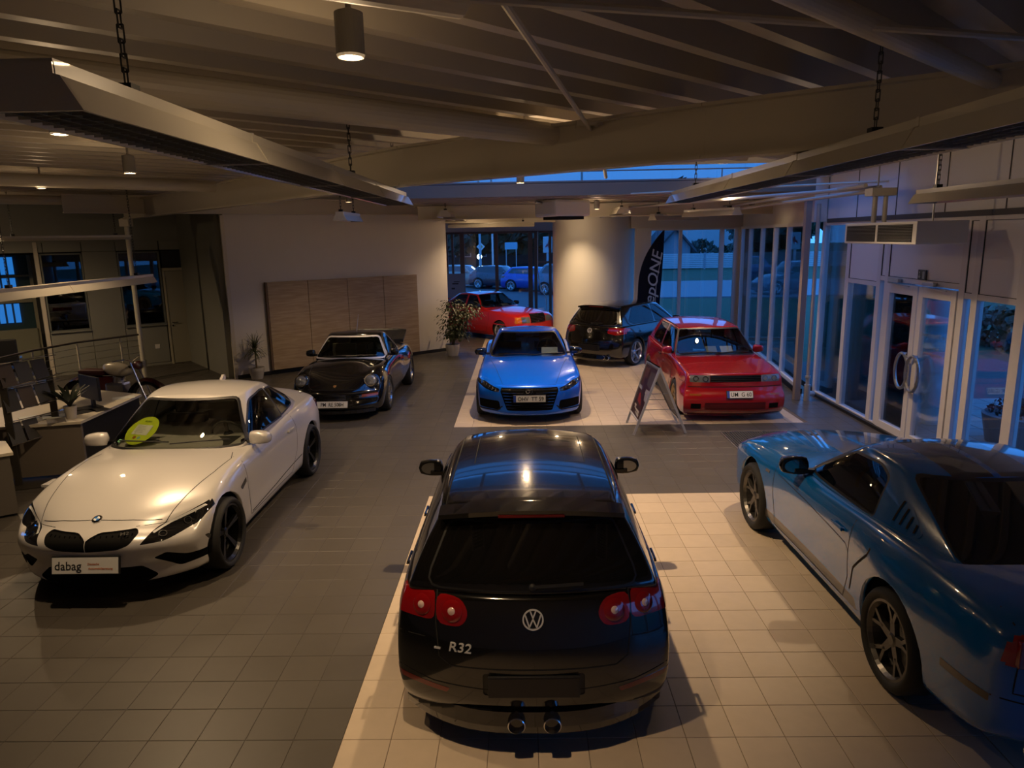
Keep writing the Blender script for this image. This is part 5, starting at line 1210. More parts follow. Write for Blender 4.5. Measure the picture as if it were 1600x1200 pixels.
def classic_black():
    P = paint('black_lacquer', (.004, .004, .0045), 0, .12)
    c = Car('sports_car', 'classic black rear-engined sports car with round headlights and a flat tail spoiler', 'car', 4.29, -2.08, 5.75, 0)
    L = c.L; fa, ra = .90, 3.172
    def ex(u, z, t):
        d = 0
        d += .035 * math.exp(-((u - fa) / .32)**2) * math.exp(-((z - .5) / .28)**2)
        d += .085 * max(0, 1 - (abs(u - ra) / .62)**2.5) * math.exp(-((z - .52) / .26)**2)
        return d
    c.body([0, .06, .16, .3, .5, .75, 1.0, 1.3, 1.6, 2.0, 2.4, 2.75, 3.0, 3.3, 3.6, 3.9, 4.1, 4.24, 4.29],
        [(0, .72), (.3, .79), (.9, .80), (2.2, .79), (3.2, .81), (3.9, .76), (4.29, .64)],
        [(0, .15), (.8, .15), (3.4, .16), (4.29, .24)],
        [(0, .53), (.15, .60), (.35, .70), (.7, .78), (1.2, .82), (2.4, .86), (3.2, .86), (3.8, .80), (4.29, .62)],
        [(0, .52), (.15, .57), (.4, .66), (.8, .77), (1.3, .895), (1.7, .86), (2.6, .88), (3.3, .92), (3.9, .85), (4.29, .66)],
        [(0, .92), (.07, .97), (.2, .985), (.38, 1.0), (.58, 1.0), (.76, .985), (.92, .95), (1, .88)],
        [.10, .02, -.03, -.02, .02, .02, .03, .07], [.1, .02, -.02, -.02, .02, .04, .06, .1], bowF=.26, bowR=.34, pF=2.6, pR=2.3, FD=.7, RD=.8, cr={'shoulder': .15, 'rtop': .2}, extra=ex, pc=1.6,
        topx=lambda u, a: .075 * math.exp(-((a - .80) / .17)**2) * math.exp(-((u - .62) / .5)**2))
    c.cabin((1.26, 3.75), (1.78, 2.35), [(0, .66), (.15, .71), (.6, .70), (1, .40)], [(0, .48), (.4, .51), (.7, .50), (1, .42)], [(0, .83), (.6, .84), (1, .84)], [(0, 1.235), (.4, 1.275), (.7, 1.27), (1, 1.235)],
        crown=.03, bow=(.14, .22), bowr=(.05, .1), cr={'ftop': .35, 'fside': .45}, bulge=.02, curver=.10)
    c.bvh()
    gl = mat('headlamp_glass_pale', (.22, .23, .23), .1, .3, 1)
    for sd in (1, -1):
        p = Vector((sd * .60, .315 - L / 2, .655)); M = face_matrix(p, (sd * .06, -1, .42))
        b = bmesh.new(); lathe(b, [(.128, -.20), (.128, -.02), (.118, .012), (.10, .018)], 32, M); o = c.part('headlight_bucket', b, P, None, True)
        c.part('headlight_ring', ring_bm(.094, .106, .005, .026, 32), CHR, M, parent=o)
        b = bmesh.new(); lathe(b, [(.001, .045), (.05, .040), (.08, .030), (.096, .014)], 28, M); g = c.part('headlight', b, gl, None, True); 
        b = bmesh.new()
        for q in range(-3, 4): box(b, q * .024 - .002, q * .024 + .002, -.07, .07, .038 - abs(q) * .004, .042 - abs(q) * .004, M)
        c.part('lens_ribs', b, mat('pale_lens', (.6, .6, .6), .15, coat=1), parent=g)
        c.cut('b', 'F', [(sd * .47, .40), (sd * .47, .455), (sd * .72, .465), (sd * .72, .405)], 'indicator', mat('dark_orange_lens', (.25, .06, .01), .2, coat=1), r=.01, push=.004, minn=.0)
        c.seam('T', [(sd * .45, .22), (sd * .52, .6), (sd * .60, 1.3)], .007)
        c.seam('S', [(1.36, .84), (1.34, .5), (1.4, .26), (2.42, .26), (2.52, .5), (2.5, .86)], .007, sd)
    c.seam('F', [(-.45, .535), (0, .53), (.45, .535)], .007)
    b = bmesh.new(); hs = [c.hit('F', x, .475) for x in [-.72 + 1.44 * i / 16 for i in range(17)]]; H = [h[0] + Vector((0, -.01, 0)) for h in hs if h[0]]
    for a_, b_ in zip(H, H[1:]): bar(b, a_, b_, .03, .022, (0, 0, 1))
    o = obj('bumper_strip', b, BLK, c.root)
    b = bmesh.new()
    for a_, b_ in zip(H[1:-1], H[2:-1]): bar(b, a_ + Vector((0, -.012, .012)), b_ + Vector((0, -.012, .012)), .01, .008, (0, 0, 1))
    obj('bright_strip', b, mat('dim_chrome', (.3, .3, .3), .2, 1), o)
    b = bmesh.new(); hs = [c.hit('F', x, .18) for x in [-.66 + 1.32 * i / 14 for i in range(15)]]; H = [h[0] + Vector((0, -.03, -.01)) for h in hs if h[0]]
    for a_, b_ in zip(H, H[1:]): bar(b, a_, b_, .09, .05, (0, 0, 1))
    obj('front_lip', b, BLK, c.root)
    M = c.at('T', 0, .20, lift=.001); b = bmesh.new(); slab(b, [(-.026, .034), (.026, .034), (.024, -.01), (0, -.036), (-.024, -.01)], 0, .004); o = c.part('shield_badge', b, mat('badge_gold', (.5, .32, .1), .3, .8), M)
    b = bmesh.new(); slab(b, [(-.016, .022), (0, .022), (0, 0), (-.016, 0)], .004, .005); slab(b, [(0, 0), (.016, 0), (.012, -.015), (0, -.024)], .004, .005); c.part('badge_field', b, mat('badge_red', (.3, .01, .01), .4), M, parent=o)
    c.plate('F', 0, .30, 'PM  RE 508H', .52, .11, lift=.03, tsize=.092, sx=.78, euro=False)
    cr_ = mat('bright_trim', (.75, .72, .64), .4, .35)
    c.cut('c', 'F', [(-.65, .885, .05), (-.475, 1.215, .05), (.475, 1.215, .05), (.65, .885, .05)], 'windshield', glass('green_glass', (.65, .70, .58)), r=.05, ring=.026, ringm=cr_)
    c.cut('c', 'S', [(1.56, .89, .02), (1.86, 1.16, .04), (2.28, 1.20, .04), (2.36, .90, .02)], 'side_window', GL_CAR, r=.03, ring=.012)
    c.cut('c', 'S', [(2.42, .90, .02), (2.34, 1.19, .04), (2.68, 1.12, .1), (2.88, .95, .05)], 'side_window', GL_CAR, r=.03, ring=.012)
    c.cut('c', 'R', [(-.34, .95, .06), (-.40, 1.20, .05), (.40, 1.20, .05), (.34, .95, .06)], 'rear_window', GL_DARK, r=.05, ring=.014, minn=.02)
    c.arches(fa, ra, .305, .335)
    # tail spoiler
    b = bmesh.new(); A = []
    for i in range(13):
        x = -.66 + 1.32 * i / 12; a = abs(x) / .66
        A.append([b.verts.new(q) for q in ((x, 3.35 + .1 * a - L / 2, .93 - .0 * a), (x, 4.12 - .22 * a**3 - L / 2, 1.045), (x, 4.15 - .22 * a**3 - L / 2, 1.075), (x, 4.10 - .22 * a**3 - L / 2, 1.01), (x, 3.35 + .1 * a - L / 2, .86))])
    for p, q in zip(A, A[1:]):
        for i in range(5): b.faces.new((p[i], p[(i + 1) % 5], q[(i + 1) % 5], q[i]))
    b.faces.new(A[0]); b.faces.new(A[-1]); c.part('tail_spoiler', b, BLK)
    b = bmesh.new(); tube(b, (.02, 1.95 - L / 2, 1.27), (.06, 2.02 - L / 2, 1.62), .008, 6, .004); c.part('antenna', b, mat('antenna_pale', (.6, .58, .52), .4))
    c.wiper('w', [(-.45, .885), (-.15, .91), (.15, .90)]); c.wiper('w', [(-.05, .885), (.2, .91), (.5, .90)])
    c.mirrors(1.62, .905, .035, P, w=.16, h=.115, d=.09, stem=.05)
    c.interior(z0=.25, zd=.87, u0=1.5, u1=2.7, front_u=2.1, dash_u=1.62, rear=False, w=1.1, seatc=(.12, .115, .09), wz=.93)
    handles(c, (2.32,), .72, P)
    c.rimk = .72; c.wheels(fa, ra, .31, .225, 1.66, rim(5, 'W', .72, .024, .03), mat('polished_alloy', (.5, .5, .5), .2, 1))
    rear = [o for o in c.root.children if o.name.startswith('wheel') and not o.name.startswith('wheel_well') and o.location.y > 0]
    for o in rear: o.location.x *= 1.06
    c.done(P)
classic_black()
def muscle_blue():
    P = paint('grabber_blue_paint', (.0, .115, .44), .0, .2); ST = paint('matt_black_stripe', (.006, .006, .007), 0, .45)
    c = Car('muscle_car', 'blue muscle coupe with twin black roof stripes, cut off by the right edge', 'car', 4.78, 4.44, -2.45, 181.0)
    L = c.L; fa, ra = .95, 3.67
    def ex(u, z, t):
        d = 0
        for ua, k in ((fa, .02), (ra, .045)): d += k * math.exp(-((u - ua) / .42)**2) * math.exp(-((z - .62) / .26)**2)
        d -= .025 * math.exp(-((u - 2.2) / .75)**2) * math.exp(-((z - .5) / .15)**2)
        return d
    c.body([0, .08, .2, .4, .65, .95, 1.25, 1.6, 2.0, 2.4, 2.8, 3.1, 3.4, 3.7, 4.0, 4.3, 4.55, 4.7, 4.78],
        [(0, .84), (.3, .885), (1.0, .90), (2.2, .895), (3.0, .90), (3.7, .905), (4.4, .88), (4.78, .82)],
        [(0, .2), (.8, .17), (3.6, .18), (4.78, .24)],
        [(0, .74), (.3, .80), (1.0, .90), (1.6, .93), (2.4, .94), (3.2, 1.0), (3.7, 1.02), (4.5, .99), (4.78, .96)],
        [(0, .80), (.3, .87), (1.0, .98), (1.6, 1.02), (1.9, .98), (3.4, .98), (4.0, 1.06), (4.6, 1.075), (4.78, 1.05)],
        [(0, .88), (.06, .96), (.18, .985), (.34, .99), (.52, 1.0), (.70, 1.0), (.84, .985), (.94, .955), (1, .90)],
        [.10, .04, .0, .0, .02, .0, -.02, .0, .05], [.14, .06, .0, .0, .02, .02, .0, .02, .07], bowF=.22, bowR=.2, pF=3, pR=3, FD=.7, RD=.6, cr={'shoulder': .35, 'rtop': .55, 'ftop': .3}, extra=ex)
    c.cabin((1.62, 4.22), (2.36, 3.22), [(0, .73), (.15, .79), (.6, .79), (1, .68)], [(0, .52), (.3, .565), (.7, .56), (1, .52)], [(0, .92), (.6, .95), (1, 1.0)], [(0, 1.325), (.3, 1.355), (.6, 1.355), (1, 1.32)],
        crown=.03, bow=(.22, .18), bowr=(.06, .07), cr={'ftop': .35, 'rtop': .35, 'fside': .45, 'rside': .45}, bulge=.02)
    c.rl = .20; c.bvh()
    # stripes are lacquer areas cut from the panels
    for sd in (1, -1):
        for wh, u0, u1 in (('b', .35, 1.72), ('c', 2.15, 3.26)):
            o = c.cut(wh, 'T', [(sd * .025, u0), (sd * .30, u0), (sd * .30, u1), (sd * .025, u1)], 'racing_stripe', ST, minn=.35)
        c.cut('b', 'T', [(sd * .025, 4.1), (sd * .30, 4.1), (sd * .30, 4.74), (sd * .025, 4.74)], 'racing_stripe', ST, minn=.35)
        c.cut('b', 'S', [(1.30, .27), (1.30, .36), (3.18, .385), (3.22, .30)], 'rocker_stripe', ST, sd)
        c.seam('S', [(1.52, .93), (1.50, .6), (1.55, .28), (2.98, .30), (3.06, .5), (3.05, .98)], .008, sd)
        c.seam('S', [(1.6, .80), (2.2, .78), (3.0, .74), (3.05, .70)], .006, sd); c.seam('S', [(3.10, .42), (3.16, .62), (3.34, .80), (3.36, .86)], .02, sd)
        c.cut('b', 'S', [(1.30, .74), (1.31, .77), (1.40, .77), (1.40, .745)], 'fender_badge', CHR, sd, r=.008, push=.003)
        c.cut('b', 'S', [(4.22, .52), (4.22, .57), (4.55, .56), (4.55, .515)], 'side_marker', mat('dark_red_marker', (.012, .004, .004), .3, coat=1), sd, r=.006, push=.002)
        tl = c.cut('b', 'R', [(sd * .30, .74), (sd * .30, .93), (sd * .90, .93), (sd * .90, .76)], 'tail_light', mat('deep_red_lens', (.30, .006, .006), .12, coat=1), r=.03, push=.006, minn=.0)
        for q in range(3):
            b = bmesh.new(); x = .42 + q * .15; p = c.hit('R', sd * x, .835)[0]
            box(b, sd * x - .03, sd * x + .03, p.y - .02, p.y + .014, .76, .915, None, .008); c.part('lamp_bar', b, REDL if q != 1 else mat('pale_lens', (.6, .6, .6), .15, coat=1), parent=tl)
        c.cut('b', 'F', [(sd * .52, .62), (sd * .50, .74), (sd * .80, .76), (sd * .82, .64)], 'headlight', LAMPGL, r=.03)
    c.cut('b', 'F', [(-.48, .58), (-.50, .76), (.50, .76), (.48, .58)], 'front_grille', BLK, r=.03, push=-.01)
    c.seam('R', [(-.72, 1.0), (-.74, .60), (.74, .60), (.72, 1.0)], .008); c.seam('R', [(-.9, .56), (0, .54), (.9, .56)], .008)
    c.cut('c', 'F', [(-.70, 1.0, .05), (-.53, 1.32, .05), (.53, 1.32, .05), (.70, 1.0, .05)], 'windshield', GL_DARK, r=.05, ring=.02)
    c.cut('c', 'R', [(-.66, 1.03, .05), (-.52, 1.315, .05), (.52, 1.315, .05), (.66, 1.03, .05)], 'rear_window', mat('black_tinted_glass', (.003, .003, .003), .03, coat=1), r=.05, ring=.014)
    c.cut('c', 'S', [(1.98, .985, .03), (2.42, 1.27, .08), (2.85, 1.30, .06), (3.02, 1.25, .05), (3.10, 1.0, .03)], 'side_window', GL_DARK, r=.03, ring=.018)
    o = c.cut('c', 'S', [(3.28, 1.03, .03), (3.26, 1.19, .03), (3.42, 1.16, .03), (3.62, 1.06, .03), (3.60, 1.03, .02)], 'quarter_louver', P, r=.02, push=.006)
    for sd in (-1, 1):
        for q in range(4):
            b = bmesh.new(); u = 3.31 + q * .075; c.seam('S', [(u, 1.18 - q * .028), (u + .015, 1.045)], .018, sd, lift=.012, bm=b); obj('louver_slot', b, VOID, c.root)
    c.arches(fa, ra, .365, .395)
    b = bmesh.new(); A = []
    for i in range(13):
        x = -.66 + 1.32 * i / 12; a = abs(x) / .66; z = 1.085 - .075 * a**3
        A.append([b.verts.new(q) for q in ((x, 4.56 - L / 2, z), (x, 4.73 - .1 * a**3 - L / 2, z + .025), (x, 4.74 - .1 * a**3 - L / 2, z + .0), (x, 4.6 - L / 2, z - .05))])
    for p, q in zip(A, A[1:]):
        for i in range(4): b.faces.new((p[i], p[(i + 1) % 4], q[(i + 1) % 4], q[i]))
    b.faces.new(A[0]); b.faces.new(A[-1]); c.part('boot_spoiler', b, P)
    for x in (-.6, .6): exhaust(c, x, .27, .055, CHR, -.03)
    c.plate('R', 0, .70, '', .52, .12, euro=False)
    c.mirrors(1.98, .985, .03, GLOSSBLK, w=.22, h=.14, d=.12, stem=.07)
    handles(c, (2.86,), .82, P)
    c.interior(z0=.3, zd=.98, u0=1.9, u1=3.6, front_u=2.6, rear_u=3.2, dash_u=2.05)
    c.rimk = .76; c.wheels(fa, ra, .345, .25, 1.86, rim(5, 'Y', .76, .024, .02), mat('grey_alloy', (.12, .115, .11), .35, .9))
    c.done(P)
muscle_blue()
# ================================================================== lamps
HOUSE = mat('lamp_grey', (.24, .23, .22), .5); BULB = mat('lamp_bulb', (1, .8, .5), .5, emit=(1.0, .74, .42), estr=60)
n_vis = ['cylindrical downlight glowing under the roof at the top centre left', 'small glowing downlight at the far left under the roof', 'downlight shining onto the bonnet of the blue coupe, just below the long beam', 'small glowing downlight beside the ceiling unit']
iv = 0
for i, (x, y, z, w, cone, vis) in enumerate(LAMPS):
    ld = bpy.data.lights.new('lamp', 'SPOT'); ld.energy = w * 1.0; ld.spot_size = math.radians(cone); ld.spot_blend = 1.0; ld.color = WARM; ld.shadow_soft_size = .035
    lo = bpy.data.objects.new('lamp_light', ld); COL.objects.link(lo); lo.location = (x, y, z)
    t = empty('downlight', (x, y, z + .02))
    labs = {0: n_vis[0], 1: n_vis[1], 3: n_vis[2], 5: n_vis[3], 2: 'downlight beside the long beam above the roof of the black hatchback', 4: 'downlight above the bonnet of the blue muscle car', 6: 'downlight above the white coupe', 7: 'downlight above the black classic sports car', 8: 'downlight above the red boxy hatchback', 9: 'downlight in front of the white round column', 10: 'downlight above the red sedan', 11: 'downlight above the reception desk', 13: 'unseen downlight added to brighten the office wall at the far left', 12: 'downlight beside the right window wall'}
    tag(t, labs[i], 'lamp'); lo.parent = t; lo.location = (0, 0, -.02)
    pd = bpy.data.lights.new('added_spill', 'POINT'); pd.energy = w * .028; pd.color = WARM; pd.shadow_soft_size = .05; po_ = bpy.data.objects.new('added_spill_light', pd); COL.objects.link(po_); po_.parent = t; po_.location = (0, 0, -.10)  # extra point light added in each downlight to brighten the roof
    b = new(); lathe(b, [(.045, .0), (.052, .0), (.058, .01), (.058, .17), (.02, .185), (.001, .186)], 24); obj('lamp_housing', b, HOUSE, t, smooth=False)
    b = new(); lathe(b, [(.001, .012), (.043, .012), (.043, .006)], 20); obj('bulb', b, BULB, t)
    b = new(); tube(b, (0, 0, .18), (0, 0, (4.14 if y < 5.15 or x < -1.3 else 3.86) - z - .02), .012, 8); obj('lamp_stem', b, HOUSE, t)
def chain(b, x, y, z0, z1, n=None):
    n = n or max(2, int((z1 - z0) / .045))
    for i in range(n):
        z = z0 + (z1 - z0) * (i + .5) / n; h = (z1 - z0) / n * .62
        ang = 0 if i % 2 else PI / 2; c, s = math.cos(ang), math.sin(ang); r = .011
        P = [Vector((x + c * r, y + s * r, z - h)), Vector((x + c * r, y + s * r, z + h)), Vector((x - c * r, y - s * r, z + h)), Vector((x - c * r, y - s * r, z - h))]
        polytube(b, P + [P[0]], .0035, 4)
REFL = mat('luminaire_enamel', (.60, .56, .48), .33, coat=.4)
def luminaire(label, x, y, L, z, w=.32, rz=0, ch=(), ztop=None, louv=True, h=.13, group=None):
    ztop = ztop or (4.10 if y < 5.1 or x < -1.3 else 3.95)
    t = empty('pendant_luminaire', (x, y, z), rz); tag(t, label, 'luminaire', group)
    b = new(); P = [(-w / 2, 0), (-w / 2 + .012, .0), (-w / 2 + .075, h * .62), (-w * .24, h * .62), (-w * .24, h), (w * .24, h), (w * .24, h * .62), (w / 2 - .075, h * .62), (w / 2 - .012, 0), (w / 2, 0), (w / 2 - .055, h * .72), (w * .27, h * .76), (w * .27, h + .01), (-w * .27, h + .01), (-w * .27, h * .76), (-w / 2 + .055, h * .72)]
    prism(b, P, 0, L); obj('reflector', b, REFL, t)
    for yy in (0, L): b = new(); prism(b, [(-w / 2, 0), (w / 2, 0), (w / 2 - .055, h * .72), (w * .27, h * .76), (w * .27, h), (-w * .27, h), (-w * .27, h * .76), (-w / 2 + .055, h * .72)], yy - .006, yy + .006); obj('end_cap', b, REFL, t)
    for k in range(1, int(L / 1.5)):
        b = new(); yy = k * 1.5; prism(b, [(-w / 2 - .004, -.002), (w / 2 + .004, -.002), (w / 2 - .05, h * .75), (w * .28, h * .79), (w * .28, h + .014), (-w * .28, h + .014), (-w * .28, h * .79), (-w / 2 + .05, h * .75)], yy - .012, yy + .012); obj('joint_band', b, REFL, t)
    if louv:
        b = new(); n = int(L / .055)
        for k in range(n): box(b, -w / 2 + .035, w / 2 - .035, (k + .5) * L / n - .001, (k + .5) * L / n + .001, .002, .022)
        for xx in (-.07, 0, .07): box(b, xx - .001, xx + .001, 0, L, .002, .022)
        tag(obj('louvre', b, mat('louvre_alu', (.35, .34, .31), .3, .8), t), kind='stuff')
        b = new()
        for xx in (-.05, .05): tube(b, (xx, .05, .075), (xx, L - .05, .075), .013, 8)
        obj('fluorescent_tube', b, mat('unlit_tube', (.5, .5, .48), .3), t)
    for yy in ch:
        b = new(); box(b, -.03, .03, yy - .03, yy + .03, h, h + .05); obj('chain_clip', b, BLK, t)
        b = new(); chain(b, 0, yy, h + .05, ztop - z); obj('chain', b, BLK, t)
luminaire('longest pendant luminaire, hanging on chains on the left side of the hall', -.22, -6.02, 6.2, 3.40, ch=(.55, 3.9, 5.9))
luminaire('long pendant luminaire hanging on chains on the right side of the hall', 3.09, -6.1, 7.07, 3.40, ch=(2.1, 6.2))
luminaire('pendant luminaire seen end-on in the middle left distance', -.48, 7.4, 6, 3.47, ch=(.3, 3, 5.5), louv=False)
luminaire('pendant luminaire seen end-on in front of the round column', 3.31, 7.4, 3.2, 3.47, ch=(.3, 2.6), louv=False)
luminaire('grey pendant luminaire hanging low over the reception desk', -5.2, .3, 3.8, 2.38, w=.26, ch=(.4, 3.4), louv=False)
luminaire('luminaire hanging horizontally in front of the far left window', 1.5, 12.0, 2.35, 3.30, rz=PI / 2, ch=(.3, 2.0), louv=False)
luminaire('short pendant luminaire in front of the cladding above the entrance', 5.42, -2.6, 2.35, 3.30, ch=(2.1,), louv=False)
luminaire('short pendant luminaire end hanging near the diagonal wall', -1.78, 3.7, 1.2, 3.34, w=.24, ch=(.1, 1.0), louv=False)
luminaire('pendant luminaire in the right distance before the window wall', 5.2, 5.7, 1.4, 3.36, rz=.5, w=.26, ch=(.2, 1.2), louv=False)
luminaire('warm lit pendant luminaire in front of the back window', 4.1, 8.4, 1.5, 3.34, rz=-.9, w=.26, ch=(.2, 1.2), louv=False)
luminaire('thin luminaire hanging near the office wall at the far left', -8.6, 5.4, 2.3, 3.12, rz=-.75, w=.16, h=.08, ch=(.2, 2.0), louv=False)
# ceiling heating unit
u = empty('ceiling_heater', (2.0, 7.0, 3.42), math.radians(35)); tag(u, 'white cassette heating unit hanging under the roof in the middle', 'heater')
b = new(); box(b, -.45, .45, -.36, .36, 0, .33, None, .05); obj('casing', b, mat('casing_white', (.74, .72, .70), .4), u); b = new(); box(b, -.28, .34, -.28, .28, -.06, .0); obj('outlet', b, VOID, u); b = new()
for x_ in (-.38, .38): b = new(); tube(b, (x_, 0, .25), (x_, 0, .42), .012, 8); obj('hanger', b, ALU, u)
b = new(); tube(b, (-.45, .1, .27), (-.6, .1, .30), .03, 8); obj('pipe_stub', b, ALU, u); b = new(); tube(b, (.45, .05, .25), (.75, .05, .28), .03, 8); obj('pipe_stub', b, ALU, u)
# air curtain above the entrance
u = empty('air_curtain', (6.0, 1.28, 2.86)); tag(u, 'white air curtain unit with two black grilles hanging above the entrance doors', 'air curtain')
b = new(); box(b, -.3, .3, -.93, .93, 0, .27, None, .015); obj('casing', b, mat('casing_white', (.74, .72, .70), .4), u)
for y0, y1 in ((.05, .86), (-.84, -.02)):
    b = new(); box(b, -.305, -.29, y0, y1, .03, .235); g_ = obj('grille', b, VOID, u); b = new()
    for k in range(11): box(b, -.312, -.30, y0, y1, .042 + k * .018, .046 + k * .018)
    obj('grille_fins', b, mat('fin_grey', (.25, .25, .25), .5), g_)
b = new()
for y_ in (-.7, .7): b = new(); tube(b, (0, y_, .26), (0, y_, 1.2), .012, 8); obj('hanger', b, ALU, u)
b = new()
tube(b, (-.1, .55, .27), (-.1, .55, .62), .03, 10); tube(b, (.02, .5, .27), (.02, .5, .62), .03, 10); box(b, -.2, .12, .42, .64, .62, .72); obj('pipe_connection', b, mat('pipe_pale', (.5, .48, .45), .4), u)
for i, (a, c_) in enumerate((((5.9, 1.8, 3.55), (5.9, 8.5, 3.55)), ((5.75, 1.8, 3.62), (5.75, 9.0, 3.62)), ((3.4, 9.2, 3.65), (6.0, 1.9, 3.60)))):
    pipe('ceiling_pipe', ['white heating pipe under the roof leading to the air curtain', 'second white heating pipe beside the air curtain pipe', 'slanting white pipe under the roof at the right'][i], a, c_, .028, mat('pipe_pale', (.5, .48, .45), .4), 'pipe', n=10)
# ================================================================== feather banner
fl = empty('feather_banner', (4.65, 11.5, 0)); tag(fl, 'dark feather banner with white handwritten lettering at the back window', 'banner')
b = new(); n = 22; A = []; 
for i in range(n + 1):
    t = i / n; z = .45 + 2.68 * t; xl = -.36 + .06 * t + .62 * max(0, (t - .45) / .55)**2.2; xr = .22 + .12 * t
    A.append((xl, xr, z, .03 * math.sin(t * 7)))
f_ = [(b.verts.new((a[0], -.002 + a[3], a[2])), b.verts.new(((a[0] + a[1]) / 2, a[3] - .02, a[2])), b.verts.new((a[1], a[3], a[2]))) for a in A]
for p, q in zip(f_, f_[1:]):
    for k in range(2): b.faces.new((p[k], p[k + 1], q[k + 1], q[k]))
r = bmesh.ops.solidify(b, geom=b.faces[:], thickness=.006); obj('banner_cloth', b, mat('navy_cloth', (.008, .010, .03), .8), fl)
b = new(); polytube(b, [(A[i][0] - .008, A[i][3], A[i][2]) for i in range(n + 1)] , .009, 6); tube(b, (-.36, 0, .02), (A[0][0], 0, .45), .012, 8); obj('pole', b, BLK, fl)
b = new()
for a in (.6, 2.2, 3.8, 5.4): bar(b, (-.36, 0, .015), (-.36 + .4 * math.cos(a), .4 * math.sin(a), .015), .03, .02)
obj('cross_foot', b, BLK, fl)
me = text_me('DeepONE', .40, .001, 1.15); me.transform(Matrix(((1, .28, 0, 0), (0, 1, 0, 0), (0, 0, 1, 0), (0, 0, 0, 1)))); me.transform(Matrix.Translation((.02, -.06, 1.62)) @ Matrix.Rotation(math.radians(81), 4, 'Y').inverted() @ Matrix.Rotation(PI / 2, 4, 'X')); mobj('banner_lettering', me, mat('white_print2', (.62, .62, .64), .6), fl)
b = new(); polytube(b, [(.10, -.055, .62), (.13, -.06, 1.7), (.24, -.06, 2.35)], .008, 5); obj('lettering_flourish', b, mat('white_print2', (.62, .62, .64), .6), fl)
# ================================================================== a-frame sign
sg = empty('a_frame_sign', (3.2, 2.93, 0), 0); tag(sg, 'aluminium a-frame poster stand beside the red boxy hatchback', 'sign stand')
TL, TR = Vector((-.05, .26, 1.02)), Vector((.10, -.10, .98)); apex0 = Vector((-.04, .33, 1.03)); apex1 = Vector((.03, -.33, 1.03))
BL0 = Vector((-.36, .36, .0)); BL1 = Vector((-.36, -.38, .0)); BR0 = Vector((.46, .34, .0)); BR1 = Vector((.46, -.30, .0))
def lp(a, c_, t): return a.lerp(c_, t)
for (a0, a1, g0, g1, lit) in ((apex0, apex1, BL0, BL1, True), (apex0, apex1, BR0, BR1, False)):
    b = new(); bar(b, a0, g0, .035, .022, (0, 1, 0)); bar(b, a1, g1, .035, .022, (0, 1, 0)); bar(b, a0, a1, .035, .03); q0, q1 = lp(a0, g0, .80), lp(a1, g1, .80); bar(b, q0, q1, .035, .02)
    fr_ = obj('frame', b, mat('anodised_alu', (.62, .62, .64), .4, .7), sg)
    u_ = (g0 - a0).normalized(); v_ = (a1 - a0).normalized(); nrm = u_.cross(v_).normalized()
    if (nrm.x > 0) == lit: nrm = -nrm
    p0, p1, p2, p3 = lp(a0, g0, .04), lp(a1, g1, .04), lp(a1, g1, .79), lp(a0, g0, .79)
    b = new(); vs = [b.verts.new(p) for p in (p0, p1, p2, p3)]; b.faces.new(vs); bmesh.ops.solidify(b, geom=b.faces[:], thickness=.006); pn = obj('poster_panel', b, mat('poster_maroon', (.05, .018, .016), .35) if lit else mat('panel_back', (.34, .31, .25), .5), fr_)
    if lit:
        def pt(s, t): return lp(lp(p0, p3, t), lp(p1, p2, t), s) + nrm * .008
        for nm, quads, mm in (('poster_picture', ((.1, .42, .05, .38), ), mat('poster_photo', (.12, .05, .03), .35)), ('poster_stripe', ((.0, 1, .42, .5), (.55, 1, .5, .62)), mat('poster_silver', (.40, .38, .42), .35)), ('poster_lettering', ((.15, .35, .80, .84), (.2, .75, .86, .89), (.4, .8, .92, .95)), mat('poster_white', (.6, .55, .5), .5)), ('poster_picture', ((.25, .75, .56, .74),), mat('poster_red', (.35, .03, .02), .35)), ('poster_picture', ((.55, .95, .08, .36),), mat('poster_grey', (.09, .07, .07), .4))):
            b = new()
            for s0, s1, t0, t1 in quads: b.faces.new([b.verts.new(pt(*q)) for q in ((s0, t0), (s1, t0), (s1, t1 + .03), (s0, t1 - .02))])
            bmesh.ops.solidify(b, geom=b.faces[:], thickness=.001); obj(nm, b, mm, pn)
b = new()
for t in (.38, .62): bar(b, lp(apex0, BL0, t), lp(apex0, BR0, t), .012, .008); bar(b, lp(apex1, BL1, t), lp(apex1, BR1, t), .012, .008)
obj('brace', b, ALU, sg)
